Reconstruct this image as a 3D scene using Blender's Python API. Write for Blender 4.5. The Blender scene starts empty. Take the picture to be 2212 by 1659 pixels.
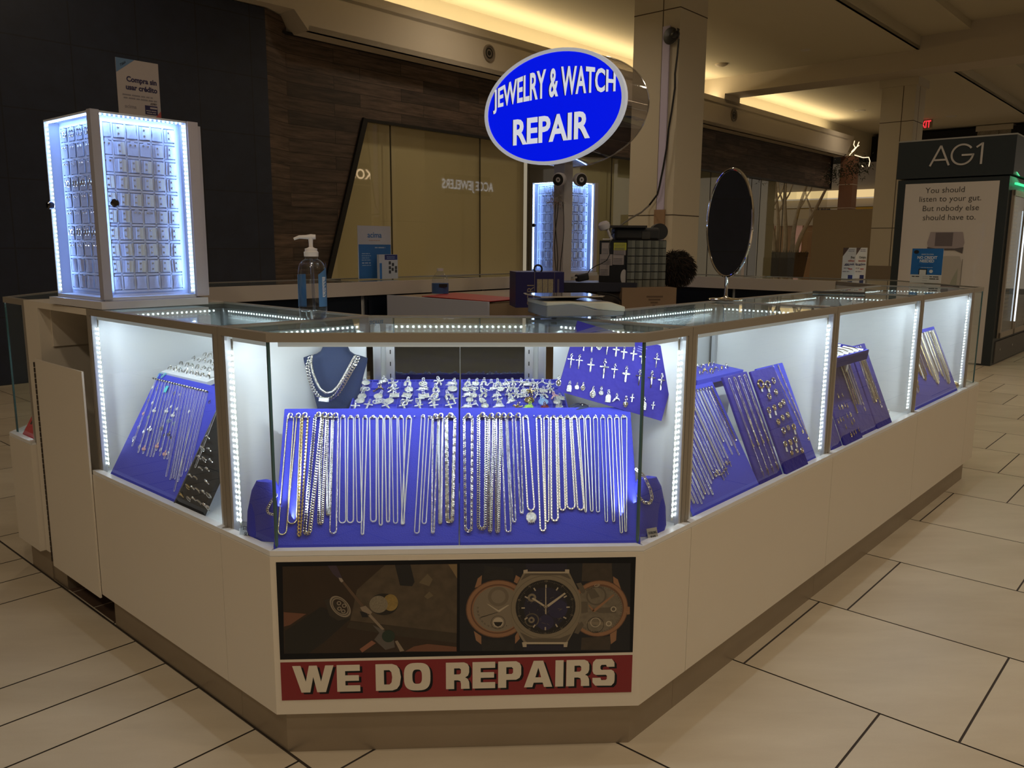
import bpy, math, random
import numpy as np
from mathutils import Vector, Matrix, Quaternion
R = random.Random(7)
sc = bpy.context.scene
C = sc.collection
# ---------------------------------------------------------------- camera
F_PX, PITCH, ROLL, YAW = 1757.2, -.1684, .0069, .057
CAM = Vector((.018, -1.875, 1.2728))
fwd = Vector((math.sin(YAW)*math.cos(PITCH), math.cos(YAW)*math.cos(PITCH), math.sin(PITCH)))
rgt = Vector((math.cos(YAW), -math.sin(YAW), 0)); up0 = rgt.cross(fwd)
rg2 = rgt*math.cos(ROLL)+up0*math.sin(ROLL); up2 = rg2.cross(fwd)
cam = bpy.data.cameras.new('camera'); co = bpy.data.objects.new('camera', cam); C.objects.link(co)
m = Matrix((rg2, up2, -fwd)).transposed().to_4x4(); m.translation = CAM; co.matrix_world = m
cam.sensor_width = 36; cam.lens = 36*F_PX/2212; cam.clip_start = .05; cam.clip_end = 200
sc.camera = co
# ---------------------------------------------------------------- light and exposure
sc.view_settings.view_transform = 'Standard'; sc.view_settings.look = 'None'
sc.view_settings.gamma = 1; sc.view_settings.use_curve_mapping = False
sc.view_settings.exposure = 0.0
sc.cycles.use_denoising = True; sc.cycles.sample_clamp_indirect = 2.5; sc.cycles.sample_clamp_direct = 0
sc.cycles.use_adaptive_sampling = True; sc.cycles.adaptive_threshold = .025; sc.cycles.max_bounces = 6; sc.cycles.transparent_max_bounces = 24; sc.cycles.glossy_bounces = 4
sc.cycles.diffuse_bounces = 3; sc.cycles.caustics_reflective = False; sc.cycles.caustics_refractive = False
w = bpy.data.worlds.new('mall_air'); sc.world = w; w.use_nodes = True
w.node_tree.nodes['Background'].inputs[0].default_value = (1, .84, .64, 1)
w.node_tree.nodes['Background'].inputs[1].default_value = .36
WARM = (1, .82, .60)
COOL = (.80, .91, 1)
def area(name, loc, dirv, sx, sy, power, col, spread=180):
    l = bpy.data.lights.new(name, 'AREA'); l.shape = 'RECTANGLE'; l.size = sx; l.size_y = sy
    l.energy = power; l.color = col; l.spread = math.radians(spread)
    o = bpy.data.objects.new(name, l); C.objects.link(o)
    d = Vector(dirv).normalized(); o.location = loc
    o.rotation_euler = d.to_track_quat('-Z', 'Y').to_euler(); o['kind'] = 'helper'
    return o
def area_axes(name, loc, xaxis, dirv, sx, sy, power, col):
    l = area(name, loc, dirv, sx, sy, power, col)
    z = -Vector(dirv).normalized(); x = Vector(xaxis); x = (x-z*x.dot(z)).normalized(); y = z.cross(x)
    mm = Matrix((x, y, z)).transposed().to_4x4(); mm.translation = Vector(loc); l.matrix_world = mm
    return l
S2 = 2**-.5
def K(u, v, z=0): return Vector((S2*(u-v), -.452+S2*(u+v), z))
UD = Vector((S2, S2, 0)); VD = Vector((-S2, S2, 0)); ZD = Vector((0, 0, 1))
def ray(px, py): return fwd+rg2*((px-1106)/F_PX)-up2*((py-829.5)/F_PX)
def hit(px, py, p, n):            # where the photo's pixel meets a real plane
    d = ray(px, py); n = Vector(n); return CAM+d*((Vector(p)-CAM).dot(n)/d.dot(n))
def at(px, py, depth): return CAM+ray(px, py)*depth
def kuv(X):
    d = Vector(X)-Vector((0, -.452, 0)); return d.dot(UD), d.dot(VD), X[2]
# recessed mall cans, plus unseen ones added to brighten kiosk, column and vending front
for (u, v, z, e) in [(-1.5, -1.6, 4.88, 72), (1.6, -2.6, 4.88, 62), (4.6, -2.4, 4.88, 50), (7.6, -2.2, 4.88, 46), (-3.2, -3.4, 4.88, 190), (-3.5, 2.5, 4.88, 66), (-5, -4, 4.88, 60), (1, -6.5, 4.88, 50), (6, -6, 4.88, 50),
                     (12, -2, 4.88, 46), (13.1, 4.95, 4.55, 14), (20.2, 6.3, 4.55, 20), (22, 5, 4.55, 20), (2, 5.4, 4.55, 30), (6.6, 6.0, 4.55, 34), (10.5, 6, 4.55, 40), (5.6, 3.4, 4.55, 52), (7.2, .2, 4.88, 34), (17, 1, 4.88, 46), (10, 1.6, 4.88, 20)]:
    area('can_and_fill_light', K(u, v, z), (0, 0, -1), .3, .3, e*.36, WARM, 150)
# cove light behind the fascia
area_axes('cove_light', K(9.5, 7.28, 4.12), UD, (0, 0, 1), 10.2, .06, 52, (1, .79, .46))
area_axes('cove_light', K(18, 7.28, 4.12), UD, (0, 0, 1), 6.2, .06, 32, (1, .79, .46))
# ---------------------------------------------------------------- materials
MATS = {}
def mat(name, col, rough=.5, metal=0, emit=0, ecol=None, spec=None, noise=0, nscale=8, bump=0, bscale=60, alpha=1, trans=0, coat=0, sheen=0, sample=None):
    if name in MATS: return MATS[name]
    mt = bpy.data.materials.new(name); mt.use_nodes = True; nt = mt.node_tree; b = nt.nodes['Principled BSDF']
    b.inputs['Base Color'].default_value = (*col, 1); b.inputs['Roughness'].default_value = rough; b.inputs['Metallic'].default_value = metal
    if spec is not None: b.inputs['Specular IOR Level'].default_value = spec
    if emit: b.inputs['Emission Color'].default_value = (*(ecol or col), 1); b.inputs['Emission Strength'].default_value = emit
    if alpha < 1: b.inputs['Alpha'].default_value = alpha
    if coat: b.inputs['Coat Weight'].default_value = coat
    if sheen: b.inputs['Sheen Weight'].default_value = sheen
    if noise or bump:
        tc = nt.nodes.new('ShaderNodeTexCoord')
    if noise:
        n = nt.nodes.new('ShaderNodeTexNoise'); n.inputs['Scale'].default_value = nscale; n.inputs['Detail'].default_value = 5
        nt.links.new(tc.outputs['Object'], n.inputs['Vector'])
        mx = nt.nodes.new('ShaderNodeMix'); mx.data_type = 'RGBA'
        mx.inputs[6].default_value = (*[c*(1-noise) for c in col], 1); mx.inputs[7].default_value = (*[min(1, c*(1+noise)) for c in col], 1)
        nt.links.new(n.outputs['Fac'], mx.inputs[0]); nt.links.new(mx.outputs[2], b.inputs['Base Color'])
    if bump:
        n2 = nt.nodes.new('ShaderNodeTexNoise'); n2.inputs['Scale'].default_value = bscale; nt.links.new(tc.outputs['Object'], n2.inputs['Vector'])
        bp = nt.nodes.new('ShaderNodeBump'); bp.inputs['Strength'].default_value = bump; bp.inputs['Distance'].default_value = .01
        nt.links.new(n2.outputs['Fac'], bp.inputs['Height']); nt.links.new(bp.outputs['Normal'], b.inputs['Normal'])
    if sample == 'none': mt.cycles.emission_sampling = 'NONE'
    MATS[name] = mt; return mt
def glassmat(name, tint=(.93, .97, .95), ior=1.45, rough=0.0, base=0.0, gcol=(1, 1, 1)):
    if name in MATS: return MATS[name]
    mt = bpy.data.materials.new(name); mt.use_nodes = True; nt = mt.node_tree; nt.nodes.clear()
    o = nt.nodes.new('ShaderNodeOutputMaterial'); mx = nt.nodes.new('ShaderNodeMixShader')
    t = nt.nodes.new('ShaderNodeBsdfTransparent'); g = nt.nodes.new('ShaderNodeBsdfGlossy'); f = nt.nodes.new('ShaderNodeFresnel')
    t.inputs[0].default_value = (*tint, 1); g.inputs['Roughness'].default_value = rough; g.inputs[0].default_value = (*gcol, 1)
    ge = nt.nodes.new('ShaderNodeNewGeometry'); mr = nt.nodes.new('ShaderNodeMapRange'); mr.inputs[3].default_value = ior; mr.inputs[4].default_value = 1/ior
    nt.links.new(ge.outputs['Backfacing'], mr.inputs[0]); nt.links.new(mr.outputs[0], f.inputs[0])
    ma = nt.nodes.new('ShaderNodeMath'); ma.operation = 'ADD'; ma.inputs[1].default_value = base; ma.use_clamp = True
    nt.links.new(f.outputs[0], ma.inputs[0]); nt.links.new(ma.outputs[0], mx.inputs[0])
    nt.links.new(t.outputs[0], mx.inputs[1]); nt.links.new(g.outputs[0], mx.inputs[2]); nt.links.new(mx.outputs[0], o.inputs[0])
    MATS[name] = mt; return mt
LAM = mat('cream_laminate', (.69, .63, .54), .42, noise=.02, nscale=3)
LAM2 = mat('tan_edge_laminate', (.28, .25, .21), .4)
WHITE = mat('white_laminate', (.78, .80, .82), .4)
GREYP = mat('pale_grey_panel', (.55, .58, .60), .4)
KICK = mat('brushed_kick_metal', (.34, .28, .21), .38, .55, noise=.1, nscale=5)
ALU = mat('aluminium', (.72, .74, .77), .3, .8)
BLACK = mat('black_plastic', (.012, .013, .016), .35)
DARKG = mat('dark_door_glass', (.006, .010, .018), .25, spec=.3)
MIRD = mat('smoked_mirror', (.11, .14, .20), .03, 1)
LEDT = mat('led_tape', (.8, .82, .8), .5)
LEDC = mat('led_chip', (1, 1, 1), .5, emit=16, ecol=(.86, .95, 1), sample='none')
LEDB = mat('blue_led_chip', (1, 1, 1), .5, emit=9, ecol=(.70, .86, 1), sample='none')
BARM = mat('light_bar_diffuser', (.9, .95, 1), .5, emit=.15, ecol=(.86, .94, 1), sample='none')
GLASS = glassmat('clear_glass'); GTOP = glassmat('top_glass', (.86, .93, .91)); GEDGE = mat('glass_edge', (.05, .12, .13), .15, spec=.6)
ACRY = glassmat('clear_acrylic', (.97, .98, 1), 1.4)
BLUE = mat('royal_blue_velvet', (.045, .055, .56), .85, sheen=.05, bump=.15, bscale=300)
BLUED = mat('deep_blue_cloth', (.020, .013, .27), .75, sheen=.05, bump=.5, bscale=30)
NAVY = mat('navy_leatherette', (.025, .045, .12), .7, bump=.1, bscale=200)
VBLK = mat('black_velvet', (.008, .008, .009), .95)
SIL = mat('polished_silver', (.90, .89, .87), .16, 1)
SILF = mat('fine_silver', (.95, .95, .94), .30, .8)
SILD = mat('pave_silver', (.94, .95, .95), .26, .97, bump=.45, bscale=500)
GOLD = mat('two_tone_gold', (.86, .70, .36), .18, 1)
GOLDP = mat('pale_gold', (.84, .76, .52), .2, 1)
GREEN = mat('green_enamel', (.35, .6, .08), .3); DRED = mat('dark_red_enamel', (.14, .01, .01), .3); LBLUE = mat('light_blue_enamel', (.3, .5, .8), .3)
ROSE = mat('pink_shell', (.85, .5, .48), .3); TEAL = mat('turquoise_tag', (.08, .55, .6), .5)
PAPER = mat('white_card', (.80, .80, .80), .6); CHROME = mat('chrome', (.85, .86, .88), .06, 1)
TEXTB = mat('black_ink', (.01, .01, .012), .5); TEXTW = mat('white_ink', (.8, .8, .8), .5)
# ---------------------------------------------------------------- mesh builder
class MB:
    def __init__(s): s.v = []; s.f = []; s.m = []; s.n = 0
    def add(s, v, f, m=0):
        s.v.append(np.asarray(v, float).reshape(-1, 3)); s.f += [tuple(i+s.n for i in q) for q in f]; s.m += [m]*len(f); s.n += len(s.v[-1]); return s
    def box(s, x0, x1, y0, y1, z0, z1, m=0):
        x0, x1 = sorted((x0, x1)); y0, y1 = sorted((y0, y1)); z0, z1 = sorted((z0, z1))
        v = [(x, y, z) for z in (z0, z1) for x, y in ((x0, y0), (x1, y0), (x1, y1), (x0, y1))]
        return s.add(v, [(3, 2, 1, 0), (4, 5, 6, 7), (0, 1, 5, 4), (1, 2, 6, 5), (2, 3, 7, 6), (3, 0, 4, 7)], m)
    def prism(s, poly, z0, z1, m=0, axis='z'):
        n = len(poly); a = sum(poly[i][0]*poly[(i+1) % n][1]-poly[(i+1) % n][0]*poly[i][1] for i in range(n))
        if a < 0: poly = poly[::-1]
        mk = {'z': lambda p, z: (p[0], p[1], z), 'y': lambda p, z: (p[0], -z, p[1]), 'x': lambda p, z: (z, p[0], p[1])}[axis]
        v = [mk(p, z0) for p in poly]+[mk(p, z1) for p in poly]
        f = [tuple(range(n-1, -1, -1)), tuple(range(n, 2*n))]+[(i, (i+1) % n, n+(i+1) % n, n+i) for i in range(n)]
        return s.add(v, f, m)
    def obox(s, c, ax, ay, az, hx, hy, hz, m=0):
        c, ax, ay, az = [np.array(q, float) for q in (c, ax, ay, az)]
        v = [c+ax*hx*i+ay*hy*j+az*hz*k for k in (-1, 1) for i, j in ((-1, -1), (1, -1), (1, 1), (-1, 1))]
        return s.add(v, [(3, 2, 1, 0), (4, 5, 6, 7), (0, 1, 5, 4), (1, 2, 6, 5), (2, 3, 7, 6), (3, 0, 4, 7)], m)
    def quad(s, a, b, c, d, m=0): return s.add([a, b, c, d], [(0, 1, 2, 3)], m)
    def poly(s, pts, m=0): return s.add(pts, [tuple(range(len(pts)))], m)
    def tube(s, pts, r, seg=8, m=0, closed=False, caps=True, flat=1.0):
        P = [Vector(p) for p in pts]; n = len(P); rr = r if hasattr(r, '__len__') else [r]*n
        V = []; ref = None
        for i in range(n):
            a = P[i-1] if (i or closed) else P[0]; b = P[(i+1) % n] if (i < n-1 or closed) else P[-1]
            t = (b-a); t = t.normalized() if t.length > 1e-9 else Vector((0, 0, 1))
            if ref is None: ref = t.orthogonal().normalized()
            ref = (ref-t*ref.dot(t)); ref = ref.normalized() if ref.length > 1e-6 else t.orthogonal().normalized()
            bi = t.cross(ref)
            for k in range(seg):
                a2 = 2*math.pi*k/seg; V.append(P[i]+ref*(math.cos(a2)*rr[i])+bi*(math.sin(a2)*rr[i]*flat))
        f = []
        for i in range(n if closed else n-1):
            j = (i+1) % n
            for k in range(seg):
                l = (k+1) % seg; f.append((i*seg+k, i*seg+l, j*seg+l, j*seg+k))
        if caps and not closed: f += [tuple(range(seg-1, -1, -1)), tuple((n-1)*seg+k for k in range(seg))]
        return s.add([tuple(q) for q in V], f, m)
    def lathe(s, prof, seg=24, m=0, c=(0, 0, 0), sx=1, sy=1):
        V = []; f = []; n = len(prof)
        for r, z in prof:
            for k in range(seg):
                a = 2*math.pi*k/seg; V.append((c[0]+r*math.cos(a)*sx, c[1]+r*math.sin(a)*sy, c[2]+z))
        for i in range(n-1):
            for k in range(seg):
                l = (k+1) % seg; f.append((i*seg+k, i*seg+l, (i+1)*seg+l, (i+1)*seg+k))
        if prof[0][0] > 1e-6: f.append(tuple(range(seg-1, -1, -1)))
        if prof[-1][0] > 1e-6: f.append(tuple((n-1)*seg+k for k in range(seg)))
        return s.add(V, f, m)
    def ball(s, c, r, m=0, n=6, sc=(1, 1, 1)):
        return s.add(*_ball(c, r, n, sc), m)
    def torus(s, c, R_, r, nx=(1, 0, 0), ny=(0, 1, 0), seg=14, sec=5, m=0, sx=1, sy=1):
        nx = Vector(nx); ny = Vector(ny); c = Vector(c)
        return s.tube([c+nx*(R_*sx*math.cos(2*math.pi*i/seg))+ny*(R_*sy*math.sin(2*math.pi*i/seg)) for i in range(seg)], r, sec, m, closed=True)
    def data(s, name, mats, smooth=True, ang=.7):
        me = bpy.data.meshes.new(name); V = np.concatenate(s.v) if s.v else np.zeros((0, 3))
        me.vertices.add(len(V)); me.vertices.foreach_set('co', V.astype(np.float32).ravel())
        ls = np.fromiter((len(q) for q in s.f), int, len(s.f)); li = np.fromiter((i for q in s.f for i in q), int, int(ls.sum()))
        me.loops.add(len(li)); me.loops.foreach_set('vertex_index', li)
        me.polygons.add(len(s.f)); st = np.concatenate(([0], np.cumsum(ls)[:-1])) if len(ls) else []
        me.polygons.foreach_set('loop_start', st); me.polygons.foreach_set('material_index', np.array(s.m, int))
        for q in (mats if isinstance(mats, (list, tuple)) else [mats]): me.materials.append(q)
        me.update(calc_edges=True); me.validate()
        me.polygons.foreach_set('use_smooth', [bool(smooth)]*len(me.polygons))
        if smooth: me.set_sharp_from_angle(angle=ang)
        return me
def _ball(c, r, n, sc3):
    V = [(c[0], c[1], c[2]-r*sc3[2])]; f = []; sg = n*2
    for i in range(1, n):
        a = math.pi*i/n-math.pi/2
        for k in range(sg):
            b = 2*math.pi*k/sg; V.append((c[0]+r*math.cos(a)*math.cos(b)*sc3[0], c[1]+r*math.cos(a)*math.sin(b)*sc3[1], c[2]+r*math.sin(a)*sc3[2]))
    V.append((c[0], c[1], c[2]+r*sc3[2]))
    for k in range(sg): f.append((0, 1+(k+1) % sg, 1+k)); f.append((len(V)-1, len(V)-1-sg+k, len(V)-1-sg+(k+1) % sg))
    for i in range(n-2):
        for k in range(sg): f.append((1+i*sg+k, 1+i*sg+(k+1) % sg, 1+(i+1)*sg+(k+1) % sg, 1+(i+1)*sg+k))
    return V, f
def link(name, data, parent=None, mw=None):
    o = bpy.data.objects.new(name, data); C.objects.link(o)
    if parent is not None: o.parent = parent
    if mw is not None:
        if parent is None: o.matrix_world = mw
        else: o.matrix_local = mw
    return o
def obj(name, mb, mats, parent=None, mw=None, smooth=True, ang=.7): return link(name, mb.data(name, mats, smooth, ang), parent, mw)
def tag(o, label, cat, group=None, kind=None):
    o['label'] = label; o['category'] = cat
    if group: o['group'] = group
    if len(label.split()) > 16: print('LONG', len(label.split()), label)
    if kind: o['kind'] = kind
    return o
def thing(name, label, cat, mw, group=None): return tag(link(name, None, None, mw), label, cat, group)
def struct(name, mb, mats, label=None, smooth=False):
    o = obj(name, mb, mats, smooth=smooth); o['kind'] = 'structure'
    if label: o['label'] = label
    return o
def frame(org, x, z=(0, 0, 1)):        # local x along x, z along z
    x = Vector(x).normalized(); z = Vector(z); z = (z-x*z.dot(x)).normalized(); y = z.cross(x)
    mm = Matrix((x, y, z)).transposed().to_4x4(); mm.translation = Vector(org); return mm
FONT = None
def _se(cx, cy, rx, ry, n=3.0, k=36): return [(cx+rx*math.copysign(abs(math.cos(t))**(2/n), math.cos(t)), cy+ry*math.copysign(abs(math.sin(t))**(2/n), math.sin(t))) for t in [2*math.pi*i/k for i in range(k)]]
GL = {'W': (1.78, [[(0, 1), (.36, 1), (.56, .40), (.72, 1), (1.06, 1), (1.22, .40), (1.42, 1), (1.78, 1), (1.42, 0), (1.04, 0), (.89, .58), (.74, 0), (.36, 0)]]),
 'E': (1.0, [[(0, 0), (1, 0), (1, .23), (.36, .23), (.36, .40), (.95, .40), (.95, .61), (.36, .61), (.36, .77), (1, .77), (1, 1), (0, 1)]]), 'I': (.36, [[(0, 0), (.36, 0), (.36, 1), (0, 1)]]),
 'D': (1.1, [[(0, 0), (.72, 0), (.92, .06), (1.04, .2), (1.1, .5), (1.04, .8), (.92, .94), (.72, 1), (0, 1)], [(.36, .23), (.6, .23), (.69, .31), (.72, .5), (.69, .69), (.6, .77), (.36, .77)]]), 'O': (1.16, [_se(.58, .5, .58, .52), _se(.58, .5, .21, .27)]),
 'P': (1.02, [[(0, 0), (.36, 0), (.36, .30), (.8, .30), (.95, .37), (1.02, .5), (1.02, .80), (.95, .93), (.8, 1), (0, 1)], [(.36, .52), (.60, .52), (.66, .57), (.66, .73), (.60, .78), (.36, .78)]]),
 'R': (1.04, [[(0, 0), (.36, 0), (.36, .33), (.52, .33), (.63, .30), (.66, .2), (.66, 0), (1.04, 0), (1.02, .26), (.95, .38), (.84, .43), (.97, .50), (1.02, .62), (1.02, .82), (.95, .94), (.8, 1), (0, 1)], [(.36, .55), (.60, .55), (.66, .6), (.66, .73), (.60, .78), (.36, .78)]]),
 'A': (1.26, [[(0, 0), (.37, 0), (.43, .17), (.83, .17), (.89, 0), (1.26, 0), (.84, 1), (.42, 1)], [(.50, .37), (.76, .37), (.63, .74)]]),
 'S': (1.0, [[(0, .30), (.01, .13), (.14, 0), (.86, -.01), (.98, .1), (1, .2), (1, .44), (.95, .54), (.84, .60), (.40, .60), (.35, .64), (.35, .74), (.40, .79), (.60, .79), (.64, .71), (.98, .71), (.97, .88), (.85, 1.01), (.14, 1.01), (.02, .9), (0, .8), (0, .56), (.05, .46), (.16, .41), (.60, .41), (.65, .37), (.65, .26), (.60, .21), (.40, .21), (.36, .30)]]), ' ': (.42, [])}
def block_text(name, s, h, wid, mt, parent, mw, ext=.0001):
    """heavy wide display capitals built as filled outlines"""
    cu = bpy.data.curves.new(name, 'CURVE'); cu.dimensions = '2D'; cu.fill_mode = 'BOTH'; cu.extrude = ext; x = 0
    for ch in s:
        w_, cs = GL[ch]
        for c in cs:
            sp = cu.splines.new('POLY'); sp.points.add(len(c)-1); sp.use_cyclic_u = True
            for p, q in zip(sp.points, c): p.co = (x+q[0], q[1], 0, 1)
        x += w_+.13
    x -= .13; t = bpy.data.objects.new(name, cu); C.objects.link(t); dg = bpy.context.evaluated_depsgraph_get()
    me = bpy.data.meshes.new_from_object(t.evaluated_get(dg)); bpy.data.objects.remove(t); me.materials.clear(); me.materials.append(mt)
    me.polygons.foreach_set('use_smooth', [False]*len(me.polygons))
    for v in me.vertices: v.co.x = (v.co.x/x-.5)*wid; v.co.y *= h
    return link(name, me, parent, mw)
def text(name, s, size, mt, parent, mw, xs=1.0, bold=0.0, align='CENTER', ext=.0004, fn=None, lsp=1.0, shear=0):
    cu = bpy.data.curves.new(name, 'FONT'); cu.body = s; cu.size = size*(1.0 if FONT else 1)
    if FONT: cu.font = FONT
    cu.align_x = align; cu.align_y = 'BOTTOM_BASELINE'
    cu.offset = bold*size; cu.extrude = ext; cu.resolution_u = 3; cu.space_line = lsp; cu.shear = shear
    t = bpy.data.objects.new(name, cu); C.objects.link(t); dg = bpy.context.evaluated_depsgraph_get()
    me = bpy.data.meshes.new_from_object(t.evaluated_get(dg)); bpy.data.objects.remove(t)
    me.name = name; me.polygons.foreach_set('use_smooth', [False]*len(me.polygons)); me.materials.clear(); me.materials.append(mt)
    for v in me.vertices:
        v.co.x *= xs
    if fn:
        for v in me.vertices: v.co = fn(v.co)
    return link(name, me, parent, mw)
T = Matrix.Translation
def Rot(a, ax): return Matrix.Rotation(a, 4, ax)
ORD = ['first', 'second', 'third', 'fourth', 'fifth', 'sixth', 'seventh', 'eighth', 'ninth', 'tenth', 'eleventh', 'twelfth', 'thirteenth', 'fourteenth', 'fifteenth', 'sixteenth', 'seventeenth', 'eighteenth', 'nineteenth', 'twentieth', 'twenty-first', 'twenty-second', 'twenty-third', 'twenty-fourth', 'twenty-fifth', 'twenty-sixth', 'twenty-seventh', 'twenty-eighth', 'twenty-ninth', 'thirtieth', 'thirty-first', 'thirty-second', 'thirty-third', 'thirty-fourth']
KR = lambda u, v, z=0, a=0: T(K(u, v, z)) @ Rot(math.radians(45)+a, 'Z')   # frame at (u,v) whose x runs along U
# ================================================================ SETTING
GROUT = mat('dark_grout', (.055, .042, .035), .8)
def tilemat():
    mt = bpy.data.materials.new('beige_porcelain_tile'); mt.use_nodes = True; nt = mt.node_tree; b = nt.nodes['Principled BSDF']
    tc = nt.nodes.new('ShaderNodeTexCoord'); mp = nt.nodes.new('ShaderNodeMapping'); mp.inputs['Rotation'].default_value = (0, 0, .5); mp.inputs['Scale'].default_value = (1.2, 4.5, 1)
    n = nt.nodes.new('ShaderNodeTexNoise'); n.inputs['Scale'].default_value = 1.3; n.inputs['Detail'].default_value = 6; n.inputs['Roughness'].default_value = .6
    at_ = nt.nodes.new('ShaderNodeAttribute'); at_.attribute_name = 'tone'; at_.attribute_type = 'GEOMETRY'
    cr = nt.nodes.new('ShaderNodeValToRGB'); cr.color_ramp.elements[0].position = .3; cr.color_ramp.elements[1].position = .75
    cr.color_ramp.elements[0].color = (.50, .42, .31, 1); cr.color_ramp.elements[1].color = (.62, .54, .42, 1)
    sp = nt.nodes.new('ShaderNodeTexNoise'); sp.inputs['Scale'].default_value = 260
    ad = nt.nodes.new('ShaderNodeMath'); ad.operation = 'MULTIPLY_ADD'; ad.inputs[1].default_value = .12; ad.inputs[2].default_value = -.06
    a2 = nt.nodes.new('ShaderNodeMath'); a2.operation = 'ADD'; a3 = nt.nodes.new('ShaderNodeMath'); a3.operation = 'ADD'
    L = nt.links.new
    L(tc.outputs['Object'], mp.inputs[0]); L(mp.outputs[0], n.inputs['Vector']); L(tc.outputs['Object'], sp.inputs['Vector']); L(sp.outputs['Fac'], ad.inputs[0])
    L(n.outputs['Fac'], a2.inputs[0]); L(ad.outputs[0], a2.inputs[1]); L(a2.outputs[0], a3.inputs[0]); L(at_.outputs['Fac'], a3.inputs[1]); L(a3.outputs[0], cr.inputs[0]); L(cr.outputs[0], b.inputs['Base Color'])
    b.inputs['Roughness'].default_value = .42; b.inputs['Specular IOR Level'].default_value = .45
    rr = nt.nodes.new('ShaderNodeMapRange'); rr.inputs[3].default_value = .34; rr.inputs[4].default_value = .5; L(n.outputs['Fac'], rr.inputs[0]); L(rr.outputs[0], b.inputs['Roughness'])
    return mt
TILE = tilemat()
mb = MB(); tones = []
def tile(u0, u1, v0, v1):
    g = .0031; t = R.uniform(-.12, .12)
    mb.quad(*[tuple(K(a, b, 0)) for a, b in ((u0+g, v0+g), (u1-g, v0+g), (u1-g, v1-g), (u0+g, v1-g))], 0); tones.extend([t]*4)
p = .604; off = {-1: -.104, 0: .199, 1: 0, 2: -.1, 3: .089, 4: -.006, 5: -.25, 6: -.09, 7: .1}
for k in range(-12, 42):
    u0 = .633+p*k; u1 = u0+p
    if u1 < .04: continue
    u0 = max(u0, .036); o = off.get(k, (k*.217) % p)
    for j in range(-14, 17):
        v0 = o+p*(j-.0); v1 = v0+p
        if u0 < 5 and v0 > .2 and v1 < 2.9 and u0 > .2 and False: continue
        if u1 < .7 and v0 > 9: continue
        tile(u0, u1, v0, v1)
vb = [.602, .804, 1.11, 1.316, 1.525, 2.152, 2.36, 2.57, 2.855, 3.06, 3.22, 3.44, 3.65, 4.2, 4.8, 5.0, 5.2, 5.8, 6.4, 7.0, 7.6]
vb = [.602-.3, .602-.5, -.5, -.8, -1, -1.2, -1.8, -2.4, -3, -3.6, -4.2, -4.8, -5.4, -6, -6.6, -7.2][::-1]+vb
for i in range(len(vb)-1):
    for j in range(-9, 0):
        u1 = .036 + (j+1)*1.21; u0 = u1-1.21
        tile(u0, u1, vb[i], vb[i+1])
nq = len(mb.f)
mb.quad(*[tuple(K(a, b, -.003)) for a, b in ((-14, -9), (30, -9), (30, 12), (-14, 12))], 1); tones += [0]*4
fl = struct('floor', mb, [TILE, GROUT], 'beige porcelain tile floor with thin dark grout lines')
a_ = fl.data.attributes.new('tone', 'FLOAT', 'POINT'); a_.data.foreach_set('value', tones)
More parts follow.
